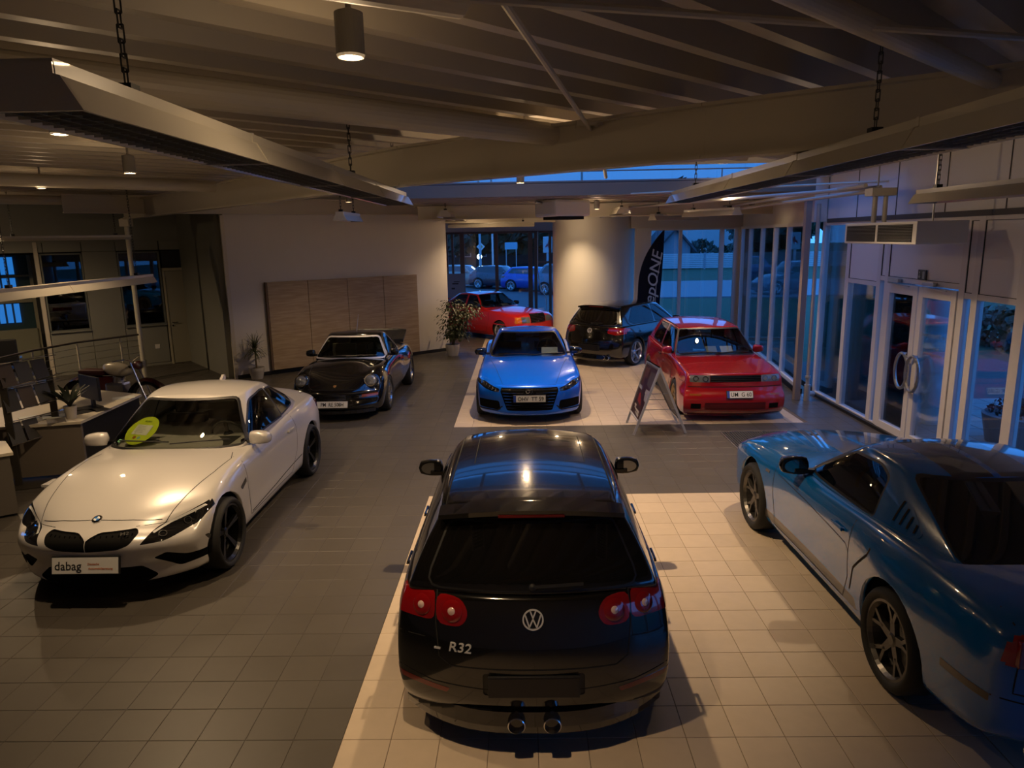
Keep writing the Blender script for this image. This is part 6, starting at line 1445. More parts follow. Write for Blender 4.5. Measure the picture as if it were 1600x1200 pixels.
# ================================================================== plants
def leaf_mat(n, c): return mat(n, c, .5, noise=(30, .3))
def pot(label, name, x, y, r, h, pm, tree):
    t = empty(name, (x, y, 0)); tag(t, label, 'plant'); b = new(); lathe(b, [(.001, 0), (r * .72, 0), (r * .98, h * .75), (r, h), (r * .92, h), (r * .88, h * .85), (.001, h * .85)], 28); obj('pot', b, pm, t, smooth=False)
    b = new(); lathe(b, [(.001, h * .88), (r * .88, h * .87)], 20); obj('soil', b, mat('soil', (.02, .014, .01), .9), t); tree(t, h); return t
def ficus(t, h):
    rnd_ = random.Random(3); b = new(); tw = []
    for k in range(7):
        a = rnd_.uniform(0, 6.28); p = Vector((.03 * math.cos(a), .03 * math.sin(a), h * .85)); hd = Vector((.25 * math.cos(a), .25 * math.sin(a), 1)).normalized()
        for s in range(6):
            q = p + hd * .2; tube(b, p, q, .012 - s * .0015, 6, .0105 - s * .0015)
            p = q; hd = (hd + Vector((rnd_.uniform(-.35, .35), rnd_.uniform(-.35, .35), 0))).normalized()
            if s >= 1: tw.append((p.copy(), hd.copy()))
    obj('trunk', b, mat('bark', (.10, .07, .04), .8), t); b = new()
    for p, hd in tw:
        for k in range(44):
            a = rnd_.uniform(0, 6.28); d = Vector((math.cos(a), math.sin(a), rnd_.uniform(-.7, .4))).normalized(); o = p + d * rnd_.uniform(.04, .34); o.z -= rnd_.uniform(0, .08)
            L = rnd_.uniform(.07, .12); dd = (d + Vector((0, 0, -.7))).normalized(); s = dd.cross(Vector((0, 0, 1))); s = s.normalized() * L * .24 if s.length > .01 else Vector((L * .24, 0, 0)); up = s.cross(dd) * .2
            v = [b.verts.new(q) for q in (o, o + dd * L * .45 + s + up, o + dd * L, o + dd * L * .45 - s + up)]; b.faces.new((v[0], v[1], v[2])); b.faces.new((v[0], v[2], v[3]))
    tag(obj('foliage', b, leaf_mat('ficus_leaf', (.045, .06, .02)), t, smooth='keep'), kind='stuff')
def yucca(t, h, n=110, trunk=.45, LL=.42, seed=5):
    rnd_ = random.Random(seed); b = new(); tube(b, (0, 0, h * .85), (0, 0, h + trunk), .02, 8, .016); obj('trunk', b, mat('bark', (.10, .07, .04), .8), t); b = new()
    for k in range(n):
        a = rnd_.uniform(0, 6.28); el = rnd_.uniform(-.2, 1.45); L = LL * rnd_.uniform(.7, 1.1); o = Vector((0, 0, h + trunk - rnd_.uniform(0, .14))); hd = Vector((math.cos(a) * math.cos(el), math.sin(a) * math.cos(el), math.sin(el))); s = Vector((-math.sin(a), math.cos(a), 0)) * .011
        pv = None; p = o
        for q in range(5):
            w = s * (1 - q / 5 * .8); cur = (b.verts.new(p + w), b.verts.new(p - w))
            if pv: b.faces.new((pv[0], pv[1], cur[1], cur[0]))
            pv = cur; p = p + hd * L / 4; hd = (hd + Vector((0, 0, -.28))).normalized()
    tag(obj('foliage', b, leaf_mat('yucca_leaf', (.04, .05, .018)), t, smooth='keep'), kind='stuff')
PW = mat('pot_white', (.50, .47, .43), .4)
pot('leafy weeping fig in a white pot at the right end of the diagonal wall', 'potted_fig', -.70, 10.45, .19, .30, PW, ficus)
pot('spiky yucca in a pale pot at the left end of the oak board', 'potted_yucca', -4.85, 7.62, .17, .26, PW, yucca)
# ================================================================== reception desk
dk = empty('reception_desk', (-5.0, 1.8, 0)); tag(dk, 'reception desk with white top and grey brown front on the left edge', 'desk'); WT = mat('desk_white', (.66, .60, .48), .35); DB = mat('desk_front', (.17, .145, .12), .5); I = lambda P: [(x + 5.0, y - 1.8) for x, y in P]
b = new(); slab(b, I([(-4.69, .93), (-4.76, 2.6), (-5.72, 3.0), (-6.4, 3.0), (-6.4, .5), (-5.6, .68)]), .715, .75); obj('desk_top', b, WT, dk)
b = new(); slab(b, I([(-4.72, .96), (-5.6, .71), (-6.4, .53), (-6.4, .57), (-5.6, .75), (-4.72, 1.0)]), .04, .71); obj('front_panel', b, DB, dk)
b = new(); slab(b, I([(-4.72, .97), (-4.79, 2.57), (-4.83, 2.57), (-4.76, .97)]), .04, .71); obj('side_panel', b, mat('desk_dark', (.01, .01, .01), .4), dk)
b = new(); slab(b, I([(-4.79, 2.57), (-5.7, 2.95), (-5.7, 2.9), (-4.79, 2.52)]), .04, .71); obj('back_panel', b, DB, dk)
dk = empty('side_counter', (-5.0, 0.0, 0)); tag(dk, 'lower white topped counter cut off by the left edge of the picture', 'desk'); I = lambda P: [(x + 5.0, y) for x, y in P]
b = new(); slab(b, I([(-4.62, -.45), (-5.05, .03), (-6.2, .03), (-6.2, -1.6)]), .715, .75); obj('desk_top', b, WT, dk); b = new(); slab(b, I([(-4.66, -.46), (-5.07, 0), (-6.15, 0), (-6.15, -1.5)]), .03, .71); obj('cabinet', b, mat('desk_grey', (.13, .115, .10), .5), dk)
b = new(); box(b, -.25, .25, -.12, .12, .09, .12); box(b, -.23, -.2, -.1, .1, 0, .09); box(b, .2, .23, -.1, .1, 0, .09); box(b, -.2, .2, -.1, .1, .0, .015); o = obj('low_shelf', b, WHT); o.location = (-4.6, .35, 0); tag(o, 'low white shelf standing on the floor behind the white coupe', 'shelf')
# things on the desk
pt_ = empty('potted_orchid', (-4.93, 1.12, .75)); tag(pt_, 'small leafy plant in a white pot on the corner of the reception desk', 'plant')
b = new(); lathe(b, [(.001, 0), (.06, 0), (.08, .15), (.085, .17), (.075, .17), (.07, .14), (.001, .14)], 24); obj('pot', b, PW, pt_, smooth=False)
rn = random.Random(9); b = new()
for k in range(44):
    a = rn.uniform(0, 6.28); L = rn.uniform(.2, .42); hd = Vector((math.cos(a) * .5, math.sin(a) * .5, 1)).normalized(); p = Vector((0, 0, .14)); pv = None; s = Vector((-math.sin(a), math.cos(a), 0))
    for q in range(5):
        w = s * .022 * math.sin(PI * (q + .6) / 5.2); cur = (b.verts.new(p + w), b.verts.new(p - w))
        if pv: b.faces.new((pv[0], pv[1], cur[1], cur[0]))
        pv = cur; p = p + hd * L / 4; hd = (hd + Vector((math.cos(a) * .2, math.sin(a) * .2, -.12))).normalized()
tag(obj('foliage', b, leaf_mat('dark_leaf', (.012, .02, .008)), pt_, smooth='keep'), kind='stuff')
mn = empty('computer_monitor', (-5.02, 1.75, .75), math.radians(-35)); tag(mn, 'black computer monitor seen from behind on the reception desk', 'monitor')
b = new(); box(b, -.28, .28, -.02, .02, .12, .46, None, .008); obj('screen', b, BLK, mn); b = new(); box(b, -.03, .03, 0, .04, 0, .2); box(b, -.12, .12, -.08, .1, 0, .012); obj('stand', b, BLK, mn)
rn = random.Random(4)
for k in range(9):
    x, y = ((-4.98, 1.45), (-5.2, 1.2), (-5.35, 1.0), (-5.15, 1.6), (-4.9, 2.35), (-5.3, 1.35), (-4.84, 1.6), (-5.5, 1.1), (-5.05, .98))[k]; mm = [mat('brochure_dark', (.03, .028, .026), .4), mat('paper', (.72, .74, .68), .6), mat('brochure_grey', (.2, .18, .16), .5)][k % 3]
    b = new(); box(b, -.105, .105, -.15, .15, 0, .006 + .008 * (k % 2), None, .001); o = obj('brochure', b, mm); o.location = (x, y, .7505); o.rotation_euler.z = rn.uniform(-1.2, 1.2)
    tag(o, ['thin dark brochure lying at the foot of the monitor', 'thick white paper stack behind the desk plant', 'flat grey brochure near the left end of the reception desk', 'thick dark brochure at the back of the reception desk', 'flat white sheet at the far right end of the reception desk', 'thick grey brochure in the middle of the reception desk', 'dark folder lying beside the right edge of the reception desk', 'thick white paper pile at the left of the reception desk', 'flat grey leaflet at the front edge below the desk plant'][k], 'brochure', 'brochures on the reception desk')
# brochure rack
rk = empty('brochure_rack', (-5.35, .55, 0), math.radians(22)); tag(rk, 'steel brochure stand with tilted display wires before the reception desk', 'rack'); DKS = mat('rack_bronze', (.08, .07, .055), .4, .6)
b = new(); box(b, -.05, .03, -.02, .02, 0, 1.42, None, .003); obj('post', b, DKS, rk); b = new(); box(b, .35, .43, -.02 + .5, .02 + .5, 0, 1.40, None, .003); obj('post', b, DKS, rk)
b = new(); box(b, -.2, .6, -.2, .65, 0, .012); obj('base_plate', b, DKS, rk)
for k, (z) in enumerate((.55, .98, 1.30)):
    b = new(); tube(b, (.0, -.06, z), (.55, .46, z + .05), .008, 6); tube(b, (.0, -.02, z + .30), (.5, .5, z + .30), .006, 6); obj('shelf_wire', b, CHR, rk)
    for j in range(3 if k else 2):
        x = .07 + j * .15; y = .0 + j * .15; Mq = Matrix.Translation((x, y, z + .01)) @ Matrix.Rotation(.75, 4, 'Z') @ Matrix.Rotation(-.35, 4, 'X')
        b = new(); box(b, -.09, .09, -.004, .004, 0, .28, Mq); o = obj('brochure', b, [mat('brochure_slate', (.05, .05, .048), .5), mat('brochure_dark', (.03, .028, .026), .4), mat('brochure_brown', (.07, .05, .035), .5)][(k + j) % 3]); o.matrix_world = Matrix.Translation((-5.35, .55, 0)) @ Matrix.Rotation(math.radians(22), 4, 'Z')
        tag(o, '%s brochure leaning in the %s row of the steel display stand, %s' % (['slate grey', 'nearly black', 'brown'][(k + j) % 3], ['lowest', 'middle', 'top'][k], ['leftmost', 'second from left', 'rightmost'][j]), 'brochure', 'brochures in the display stand')
# railing by the steel post
rl = empty('handrail', (-7.4, 7.5, 0)); tag(rl, 'dark handrail with pale posts and thin cross wires on the left', 'railing'); P = [(-7.4, 7.55), (-8.09, 6.42), (-8.29, 5.34), (-8.27, 4.0)]; I = lambda p, z: Vector((p[0] + 7.4, p[1] - 7.5, z))
b = new()
for a, c_ in zip(P, P[1:]): tube(b, I(a, 1.05), I(c_, 1.05), .022, 10)
obj('rail', b, mat('rail_dark', (.06, .05, .04), .4), rl)
for p in ((-7.62, 7.2), (-8.09, 6.42), (-8.29, 5.34), (-8.27, 4.3)): b = new(); tube(b, I(p, 0), I(p, 1.03), .018, 10); obj('rail_post', b, mat('post_cream', (.62, .58, .46), .4), rl)
b = new()
for z in (.2, .35, .5, .65, .8, .93):
    for a, c_ in zip(P, P[1:]): tube(b, I(a, z), I(c_, z), .004, 5)
obj('cross_wires', b, ALU, rl)
# motorcycle behind the desk
mc = empty('motorcycle', (-6.25, 4.45, 0), math.radians(-8)); tag(mc, 'vintage motorcycle with cream tank and dark red bodywork behind the desk', 'motorcycle'); DR = paint('dark_red_enamel', (.075, .006, .005), 0, .3); CT = mat('cream_tank', (.52, .47, .36), .3, coat=1)
def wheel_bike(x):
    b = new(); Mx = Matrix.Translation((x, 0, .31)) @ Matrix.Rotation(PI / 2, 4, 'X'); lathe(b, [(.25, -.04), (.30, -.045), (.31, 0), (.30, .045), (.25, .04)], 32, Mx, True); w = obj('tyre', b, RUB, mc, smooth=True)
    b = new(); lathe(b, [(.235, -.03), (.25, -.03), (.25, .03), (.235, .03)], 32, Mx, True); lathe(b, [(.001, -.05), (.06, -.05), (.06, .05), (.001, .05)], 16, Mx)
    for i in range(18): a = 2 * PI * i / 18; tube(b, Mx @ Vector((0.05 * math.cos(a), .05 * math.sin(a), 0)), Mx @ Vector((.24 * math.cos(a + .3), .24 * math.sin(a + .3), 0)), .003, 4)
    obj('spoked_rim', b, CHR, w); return w
wheel_bike(-.66); wheel_bike(.66)
for x, s in ((-.66, 1), (.66, 1)):
    b = new(); A = []
    for i in range(15):
        a = PI * (-.05 + 1.1 * i / 14); A.append([b.verts.new((x + .37 * math.cos(a), y, .31 + (.37 - .05 * abs(y) / .09) * math.sin(a))) for y in (-.09, -.05, 0, .05, .09)])
    for p, q in zip(A, A[1:]):
        for k in range(4): b.faces.new((p[k], p[k + 1], q[k + 1], q[k]))
    bmesh.ops.solidify(b, geom=b.faces[:], thickness=.006); obj('mudguard', b, DR, mc, smooth=True)
b = new(); bmesh.ops.create_uvsphere(b, u_segments=24, v_segments=14, radius=1); bmesh.ops.transform(b, matrix=Matrix.Translation((.10, 0, .82)) @ Matrix.Rotation(.12, 4, 'Y') @ Matrix.Diagonal((.29, .13, .13, 1)), verts=b.verts); obj('fuel_tank', b, CT, mc, smooth=True)
b = new(); box(b, -.62, -.12, -.12, .12, .72, .82, None, .04); obj('seat', b, mat('seat_leather', (.05, .008, .006), .5), mc)
b = new(); box(b, -.45, .0, -.11, .11, .42, .70, None, .06); obj('side_cover', b, DR, mc); b = new(); box(b, -.12, .25, -.12, .12, .25, .6, None, .05); tube(b, (.05, 0, .45), (.12, 0, .7), .09, 14); obj('engine', b, ALU, mc)
b = new(); tube(b, (.66, -.09, .31), (.42, -.07, .95), .018, 8); tube(b, (.66, .09, .31), (.42, .07, .95), .018, 8); polytube(b, [(.30, -.36, 1.02), (.40, -.2, 1.03), (.42, 0, .98), (.40, .2, 1.03), (.30, .36, 1.02)], .013, 8); obj('fork_and_handlebar', b, CHR, mc)
b = new(); lathe(b, [(.001, .06), (.06, .05), (.08, 0), (.07, -.08), (.001, -.12)], 20, Matrix.Translation((.53, 0, .90)) @ Matrix.Rotation(PI / 2, 4, 'Y')); obj('headlamp', b, DR, mc, smooth=True)
b = new(); lathe(b, [(.001, .075), (.06, .07), (.075, .052)], 20, Matrix.Translation((.53, 0, .90)) @ Matrix.Rotation(PI / 2, 4, 'Y')); obj('lamp_lens', b, LAMPGL, mc); b = new(); polytube(b, [(.4, 0, .9), (.1, 0, .62), (-.3, 0, .5), (-.66, 0, .31)], .022, 8); polytube(b, [(.4, 0, .9), (0, 0, .74), (-.5, 0, .70), (-.66, 0, .34)], .02, 8); tube(b, (.1, .14, .3), (-.8, .16, .26), .035, 10); obj('frame_tubes', b, BLK, mc)
b = new(); tube(b, (0, -.14, .3), (-.06, -.3, .005), .012, 8); obj('side_stand', b, BLK, mc)
# swivel chair in the office
ch = empty('office_chair', (-9.7, 6.5, 0), .6); tag(ch, 'black office chair with pale armrest at the far left', 'chair')
b = new(); box(b, -.26, .26, -.25, .25, .45, .53, None, .03); obj('seat', b, BLK, ch); b = new(); box(b, -.25, .25, -.30, -.24, .6, 1.15, None, .03); obj('backrest', b, BLK, ch)
for sx_ in (-1, 1): b = new(); bar(b, (sx_ * .28, -.2, .72), (sx_ * .28, .15, .72), .04, .025); bar(b, (sx_ * .28, 0, .5), (sx_ * .28, 0, .72), .02, .03, (0, 1, 0)); obj('armrest', b, ALU, ch)
b = new(); tube(b, (0, 0, .1), (0, 0, .45), .025, 10); obj('column', b, ALU, ch)
for k in range(5): a = 2 * PI * k / 5; b = new(); bar(b, (0, 0, .11), (.28 * math.cos(a), .28 * math.sin(a), .07), .04, .03); tube(b, (.28 * math.cos(a), .28 * math.sin(a) - .02, .03), (.28 * math.cos(a), .28 * math.sin(a) + .02, .03), .03, 10); obj('leg', b, ALU, ch)
# white cable by the far left window, poster on the jamb
b = new(); polytube(b, [(1.72, 17.35, 3.2), (1.70, 17.35, 1.9), (1.80, 17.33, 1.2), (2.0, 17.3, .9), (2.02, 17.3, .0)], .018, 6); tag(obj('cable', b, WHT), 'white cable hanging down beside the far left window', 'cable')
b = new(); box(b, -.33, .33, -.006, .006, -.9, .9); po = obj('window_poster', b, mat('poster_pale_blue', (.35, .42, .55), .5)); po.location = (-1.2, 17.2, .9); tag(po, 'pale poster sheet standing left of the far left window', 'poster')
for x, z, w, h in ((0, .55, .22, .05), (-.08, .38, .12, .06), (.05, .62, .2, .03)): b = new(); box(b, x - w / 2, x + w / 2, -.009, -.006, z - h / 2, z + h / 2); obj('poster_print', b, mat('poster_ink', (.03, .04, .06), .5), po)
# ================================================================== outside
ASPH = mat('asphalt', (.09, .09, .09), .9, noise=(4, .15)); GRASS = mat('grass_green', (.045, .075, .03), .95, noise=(6, .35)); ROADM = mat('road_concrete', (.21, .21, .215), .9, noise=(2, .08)); PAVE = mat('paving', (.24, .23, .22), .85)
def ground(name, label, P, z0, z1, m, cat='ground'): b = new(); slab(b, P, z0, z1); return tag(obj(name, b, m), label, cat)
gr = ground('lawn', 'wide grass lawn outside behind the windows', [(-120, -60), (160, -60), (160, 200), (-120, 200)], -.40, -.22, GRASS)
ground('forecourt', 'dark asphalt car park outside the far left window', [(-60, 17.9), (3.6, 17.9), (3.6, 60), (-60, 60)], -.22, -.14, ASPH)
ground('street', 'pale street running across behind the back window', [(3.6, 29), (150, 26), (150, 38), (3.6, 42)], -.22, -.15, ROADM)
ground('street', 'pale street outside running past the entrance side', [(24, -60), (32, -60), (34, 26), (26, 26)], -.22, -.155, ROADM)
pv = ground('terrace', 'grey paved terrace outside the entrance doors', [(6.85, -9), (12.5, -9), (12.5, 9), (7.3, 9), (6.85, 5)], -.22, -.045, mat('paving_joint', (.06, .06, .06), .9), 'terrace')
pm = None
for i in range(13):
    for j in range(24):
        if len(pv.children) >= 296: break
        x = 7.4 + i * .41; y = -5.0 + j * .41
        if pm is None: b = new(); box(b, .004, .402, .004, .402, -.05, -.035, None, .004); o = obj('paving_slab', b, PAVE, pv); pm = o.data
        else: o = mobj('paving_slab', pm, None, pv)
        o.location = (x - .35, y, 0)
def house(label, x, y, w, d, h, rh, rz, wallm, roofm, wins, axis='x', half=None):
    t = empty('house', (x, y, -.2), rz); tag(t, label, 'house'); b = new(); box(b, -w / 2, w / 2, -d / 2, d / 2, 0, h); prism(b, [(-w / 2, h), (w / 2, h), (0, h + rh)], -d / 2, d / 2); obj('wall', b, wallm, t)
    b = new()
    for s in (-1, 1):
        p = [(s * (w / 2 + .5), h - .5 * rh / (w / 2)), (0, h + rh), (0, h + rh + .25), (s * (w / 2 + .5), h - .5 * rh / (w / 2) + .25)]; prism(b, p, -d / 2 - .4, d / 2 + .4)
    obj('roof', b, roofm, t)
    for wx, wz, ww, wh in wins:
        b = new(); box(b, wx - ww / 2 - .1, wx + ww / 2 + .1, -d / 2 - .06, -d / 2 + .02, wz - wh / 2 - .1, wz + wh / 2 + .1); f = obj('window', b, WHT, t); b = new(); box(b, wx - ww / 2, wx - .04, -d / 2 - .09, -d / 2 - .05, wz - wh / 2, wz + wh / 2); box(b, wx + .04, wx + ww / 2, -d / 2 - .09, -d / 2 - .05, wz - wh / 2, wz + wh / 2); obj('pane', b, mat('house_window', (.02, .04, .06), .1), f)
HW = mat('house_white', (.52, .52, .52), .8); RD = mat('roof_dark', (.05, .045, .05), .8)
house('white gabled house beyond the street, seen through the back window', 22.4, 84, 8.4, 9, 4.6, 3.6, .1, HW, RD, [(-2.4, 4.3, 1.7, 1.0), (1.6, 4.3, 1.4, 1.0)])
house('small dark garage with pitched roof behind the feather banner', 15.3, 63, 3.0, 5, 2.0, 1.6, .1, mat('garage_wall', (.25, .26, .28), .8), RD, [])
house('dark roofed house far to the right beyond the street', 50, 60, 14, 10, 4.5, 5, -.5, mat('house_grey', (.3, .3, .32), .8), RD, [(-3, 3, 1.8, 1.4), (3, 3, 1.8, 1.4)])
house('long low house beyond the street opposite the entrance', 52, 14, 16, 12, 4.0, 4, -1.4, HW, RD, [(-4, 2.5, 2, 1.4), (4, 2.5, 2, 1.4)])
house('dark workshop building behind the car park', -6, 70, 34, 10, 4.2, 1.4, 0, mat('shed_dark', (.05, .055, .05), .9), RD, [(2, 2.2, 3, 1.6)])
# slatted fence
fn = empty('slat_fence', (14, 59, -.2)); tag(fn, 'long white slatted fence beyond the street', 'fence')
for k in range(8):
    b = new(); box(b, 0, 44, -.04, .04, .10 + k * .17, .24 + k * .17); obj('fence_slat', b, HW, fn)
for k in range(11): b = new(); box(b, k * 4 - .08, k * 4 + .08, -.10, .02, 0, 1.5); obj('fence_post', b, mat('fence_post_grey', (.3, .3, .32), .7), fn)
fn = empty('slat_fence', (39, 40, -.2), -1.35); tag(fn, 'long white slatted fence beyond the side street', 'fence')
for k in range(7):
    b = new(); box(b, 0, 46, -.04, .04, .15 + k * .26, .36 + k * .26); obj('fence_slat', b, HW, fn)
for k in range(12): b = new(); box(b, k * 4 - .08, k * 4 + .08, -.10, .10, 0, 2.0); obj('fence_post', b, mat('fence_post_grey', (.3, .3, .32), .7), fn)
def bush(label, x, y, w, d, h, seed, name='bush', n=900, cat='bush', trunk=0, m=None):
    t = empty(name, (x, y, -.2)); tag(t, label, cat); r = random.Random(seed); b = new()
    if trunk: tube(b, (0, 0, 0), (0, 0, trunk + h * .4), .16, 8, .08); obj('trunk', b, mat('bark', (.10, .07, .04), .8), t); b = new()
    for k in range(n):
        a, e = r.uniform(0, 6.28), r.uniform(-1.3 if not trunk else -.5, 1.57); q = r.uniform(.75, 1.0); c_ = Vector((w / 2 * q * math.cos(a) * math.cos(e), d / 2 * q * math.sin(a) * math.cos(e), trunk + h * .45 + (h * .55 if e > 0 else h * .45) * q * math.sin(e) + r.uniform(-.15, .15)))
        s = r.uniform(.10, .22) * (w / 4 + .5); u_ = Vector((r.gauss(0, 1), r.gauss(0, 1), r.gauss(0, 1))).normalized(); v_ = u_.orthogonal().normalized(); w_ = u_.cross(v_)
        b.faces.new([b.verts.new(p) for p in (c_ + v_ * s, c_ + w_ * s * .6, c_ - v_ * s, c_ - w_ * s * .6)])
    tag(obj('foliage', b, m or leaf_mat('bush_leaf', (.02, .035, .012)), t, smooth='keep'), kind='stuff')
bush('dark round bush in front of the white gabled house', 18.6, 63, 4, 2.5, 2.5, 1); bush('dark hedge bush to the right of the white gabled house', 22.2, 64.5, 3, 2.5, 2.1, 2); bush('tall dark tree beyond the fence on the right', 27.2, 72, 7, 6, 6, 3, 'tree', 1400, 'tree', 1)
bush('long dark row of trees added far behind the white gabled house to cover the sky', 24, 104, 46, 8, 10, 11, 'sky_block_trees', 2600, 'tree', 0)  # added trees, keep bright sky out of the car roof reflections
bush('dark tree beyond the side street', 47, 34, 7, 7, 8, 4, 'tree', 1400, 'tree', 2); bush('dark tree opposite the entrance', 45, 4, 8, 7, 8, 5, 'tree', 1400, 'tree', 2); bush('wide dark bush opposite the entrance', 42, 20, 8, 4, 4, 6)
bush('dark tree mass behind the car park, left of the far left window', -8, 60, 14, 6, 4.6, 7, 'tree', 2200, 'tree', .8); bush('dark tree mass behind the car park, right of the far left window', 5, 61, 14, 6, 4.2, 8, 'tree', 2200, 'tree', .8)
# hedge beds on the lawn by the entrance
for k, (x, y, w) in enumerate(((14.5, 6, 5), (15, 0, 6), (14.5, 12.0, 5))): bush(['low dark hedge on the lawn opposite the glass doors', 'low dark hedge on the lawn in front of the muscle car', 'low dark hedge on the lawn near the window wall'][k], x, y, 1.6, w, .9, 20 + k, 'hedge', 700)
# planter with flowers beside the entrance
pl = empty('planter', (8.35, 2.0, -.035)); tag(pl, 'round grey concrete planter with plants outside the doors', 'planter'); b = new(); lathe(b, [(.001, 0), (.42, 0), (.50, .42), (.46, .44), (.44, .36), (.001, .36)], 32); obj('planter_bowl', b, mat('planter_grey', (.14, .14, .15), .8), pl)
r = random.Random(2); b = new()
for k in range(420):
    a = r.uniform(0, 6.28); q = r.uniform(0, .42); c_ = Vector((q * math.cos(a), q * math.sin(a), .4 + r.uniform(0, .28) * (1 - q))); s = .035; u_ = Vector((r.gauss(0, 1), r.gauss(0, 1), r.gauss(0, 1))).normalized(); v_ = u_.orthogonal().normalized(); w_ = u_.cross(v_); b.faces.new([b.verts.new(p) for p in (c_ + v_ * s, c_ + w_ * s * .6, c_ - v_ * s, c_ - w_ * s * .6)])
tag(obj('foliage', b, leaf_mat('planter_leaf', (.05, .03, .02)), pl, smooth='keep'), kind='stuff')
# palisade kerb stones
for k in range(9):
    b = new(); lathe(b, [(.001, 0), (.15, 0), (.15, .42), (.13, .44), (.001, .44)], 14); o = obj('kerb_stone', b, mat('palisade_grey', (.10, .10, .11), .85)); o.location = (10.6 + .02 * k, -1.5 + k * .33, -.035); tag(o, '%s dark concrete kerb stone from the right in the row beyond the terrace' % ['first', 'second', 'third', 'fourth', 'fifth', 'sixth', 'seventh', 'eighth', 'last'][k], 'kerb stone', 'kerb stones beyond the terrace')
# white outside column at the doors
b = new(); tube(b, (0, 0, 0), (0, 0, 3.3), .15, 28); o = obj('outside_column', b, mat('column_white', (.62, .62, .62), .5)); o.location = (7.7, 3.15, -.03); tag(o, 'round white column standing outside the left door leaf', 'column'); b = new(); tube(b, (0, 0, .85), (0, 0, 1.35), .17, 28); obj('column_sleeve', b, mat('column_white', (.62, .62, .62), .5), o)
b = new(); tube(b, (0, 0, 0), (0, 0, 3.25), .05, 12); o = obj('rain_pipe', b, mat('column_white', (.62, .62, .62), .5)); o.location = (7.75, 8.9, -.2); tag(o, 'white rain pipe outside the window wall', 'pipe')
# poles, signs, street lamp
def pole(label, x, y, h, r=.05, m=None, name='flag_pole', cat='pole', g=None): b = new(); tube(b, (0, 0, 0), (0, 0, h), r, 10); o = obj(name, b, m or HW); o.location = (x, y, -.15); return tag(o, label, cat, g)
pole('white flag pole outside, nearest to the left window frame', -1.5, 38, 9, .07); pole('white flag pole outside behind the road sign', -.9, 43, 9, .07); pole('white flag pole outside the right half of the far left window', 6.1, 52, 10, .09)
o = pole('thin post of the diamond priority sign on the car park', -1.9, 46, 2.6, .05, ALU, 'priority_sign', 'road sign'); b = new(); M = Matrix.Translation((0, -.06, 2.5)) @ Matrix.Rotation(PI / 4, 4, 'Y'); box(b, -.22, .22, -.02, .02, -.22, .22, M); o2 = obj('sign_plate', b, WHT, o); o['label'] = 'diamond shaped priority sign on a thin post outside'; b = new(); box(b, -.12, .12, -.03, -.02, -.12, .12, M); obj('sign_centre', b, mat('sign_yellow', (.45, .38, .1), .5), o2)
t = empty('direction_sign', (.3, 50, -.15)); tag(t, 'pale blue direction board on posts beyond the car park', 'road sign'); b = new(); box(b, -.5, .5, -.03, .03, 2.2, 2.75); obj('sign_board', b, mat('sign_bluewhite', (.25, .5, .6), .5), t); b = new(); tube(b, (-.4, .08, 0), (-.4, .08, 2.7), .04, 8); tube(b, (.4, .08, 0), (.4, .08, 2.7), .04, 8); obj('sign_posts', b, ALU, t)
t = empty('dealer_sign', (2.86, 40, -.15)); tag(t, 'white sign box with red mark in the narrow window strip beside the round column', 'sign'); b = new(); box(b, -.3, .3, -.1, .1, 2.1, 3.15, None, .04); s1 = obj('sign_box', b, HW, t)
b = new(); prism(b, [(-.18, 2.45), (-.03, 2.72), (.0, 2.63), (.06, 2.96), (.19, 2.72), (.05, 2.39), (.02, 2.54)], -.12, -.105); obj('sign_mark', b, mat('sign_red', (.4, .03, .03), .5), s1); b = new(); tube(b, (0, 0, 0), (0, 0, 2.15), .08, 10); obj('sign_post', b, ALU, t)
t = empty('street_lamp', (-1.72, 41, -.15)); tag(t, 'bright greenish white lamp shining over the parked cars outside', 'lamp'); b = new(); tube(b, (0, 0, 0), (0, 0, 1.75), .05, 8); obj('pole', b, ALU, t); b = new(); bmesh.ops.create_icosphere(b, subdivisions=2, radius=.17, matrix=Matrix.Translation((0, -.1, 1.9))); obj('bulb', b, mat('street_light', (1, 1, 1), .5, emit=(.8, 1, .85), estr=18), t)
pole('dark lamp post beyond the street seen through the back window', 26.2, 45, 8, .10, mat('post_dark', (.05, .05, .05), .6), 'lamp_post'); pole('thin grey post on the verge seen through the back window', 27.9, 42, 4.5, .06, ALU, 'lamp_post')
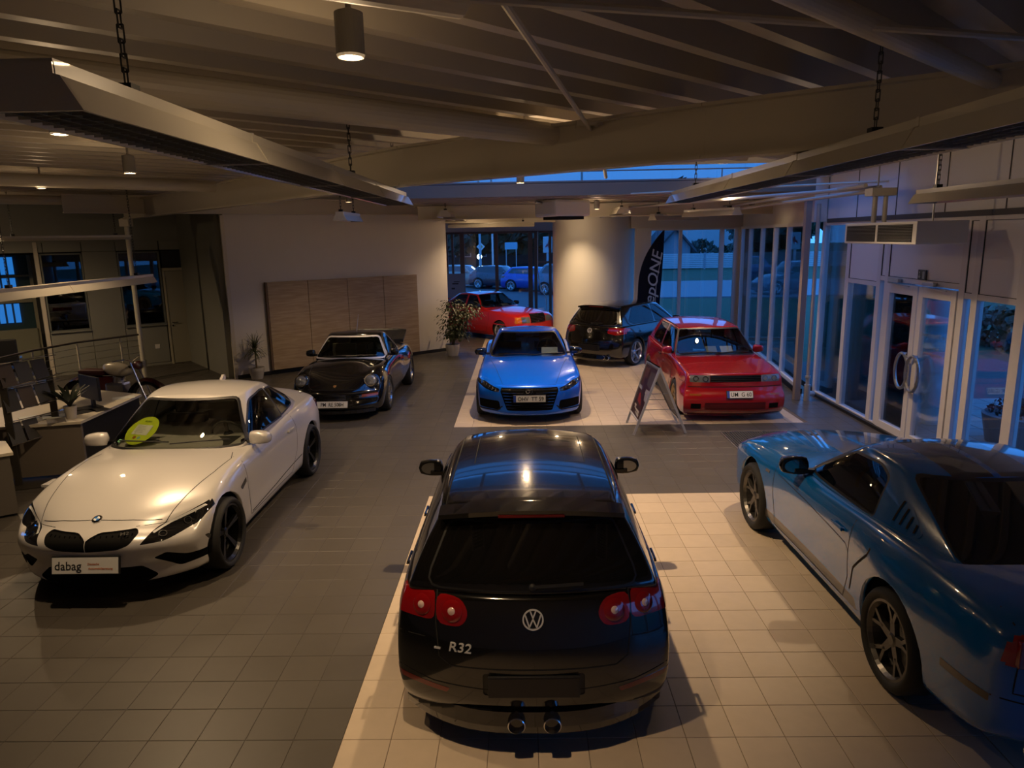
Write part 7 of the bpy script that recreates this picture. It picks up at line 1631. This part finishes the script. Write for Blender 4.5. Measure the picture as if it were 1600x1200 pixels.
# parked cars
def parked(label, x, y, rz, col, suv=False):
    P = paint('parked_%d_%d' % (int(col[0] * 1000), int(col[2] * 1000)), col, .3, .3); L = 4.4; H = .25 if suv else 0
    c = Car('parked_car', label, 'car', L, x, y, rz); c.root.location.z = -.14; fa, ra = .88, 3.5
    c.body([0, .1, .3, .7, 1.2, 1.8, 2.6, 3.3, 3.9, 4.25, 4.4], [(0, .80), (.5, .87), (3.6, .87), (4.4, .8)], [(0, .2)], [(0, .62), (.4, .76), (1.2, .90 + H * .4), (3.5, .98 + H * .5), (4.4, .95 + H * .4)], [(0, .68), (.4, .84), (1.3, .98 + H * .4), (2, .95), (3.6, .98), (4.4, .98 + H * .4)],
        [(0, .88), (.1, .97), (.4, 1), (.7, .99), (.92, .96), (1, .92)], [.1, 0, 0, .02, .08, .15], [.1, 0, 0, .02, .06, .1], bowF=.3, bowR=.2, cr={'shoulder': .3, 'rtop': .4}, jf=(0, .5, .9, 1))
    c.cabin((1.15, 4.2), (1.95, 3.7), [(0, .75), (.2, .79), (1, .77)], [(0, .54), (.3, .6), (1, .56)], [(0, .9), (1, .94)], [(0, 1.38 + H), (.5, 1.43 + H), (1, 1.38 + H)], bow=(.22, .14), bowr=(.06, .08), lev=(0, .4, .85, 1), ss=(0, .08, .3, .6, .92, 1), jf=(0, .5, .9, 1), cr={'ftop': .4, 'rtop': .4, 'fside': .4, 'rside': .4})
    c.bvh(); DG = mat('black_tinted_glass', (.003, .003, .003), .03, coat=1)
    c.cut('c', 'F', [(-.68, 1.02 + H * .4), (-.5, 1.36 + H), (.5, 1.36 + H), (.68, 1.02 + H * .4)], 'windshield', DG, r=.04); c.cut('c', 'R', [(-.6, 1.04 + H * .5), (-.5, 1.32 + H), (.5, 1.32 + H), (.6, 1.04 + H * .5)], 'rear_window', DG, r=.04)
    c.cut('c', 'S', [(1.6, 1.0 + H * .4), (2.1, 1.34 + H), (3.5, 1.34 + H), (3.75, 1.06 + H * .5)], 'side_window', DG, r=.05)
    for sd in (1, -1):
        c.cut('b', 'F', [(sd * .45, .62), (sd * .5, .73), (sd * .85, .76), (sd * .85, .62)], 'headlight', mat('lamp_lens_grey', (.16, .18, .2), .12, .3, 1), r=.03); c.cut('b', 'R', [(sd * .5, .78), (sd * .5, .92), (sd * .88, .92), (sd * .88, .78)], 'tail_light', REDL, r=.03)
    c.cut('b', 'F', [(-.4, .36), (-.4, .6), (.4, .6), (.4, .36)], 'front_grille', BLK, r=.04)
    c.arches(fa, ra, .34, .38); c.wheels(fa, ra, .33, .21, 1.74, rim(5, 'Y', .72), SILV); c.mirrors(1.7, 1.0 + H * .4, .02, P); c.done(P)
parked('grey blue parked car outside, nearest to the window', 3.9, 31.6, 62, (.10, .13, .17), True); parked('bright blue parked car outside in the middle of the row', 2.0, 34.6, 64, (.02, .06, .35)); parked('dark parked car outside with a roof reflecting the sky', -.1, 37.2, 66, (.03, .035, .05))
parked('beige parked car outside at the left end of the row', -2.6, 39.4, 66, (.30, .24, .18)); parked('dark blue parked car outside behind the row', 6.2, 40.5, 66, (.01, .04, .14), True)
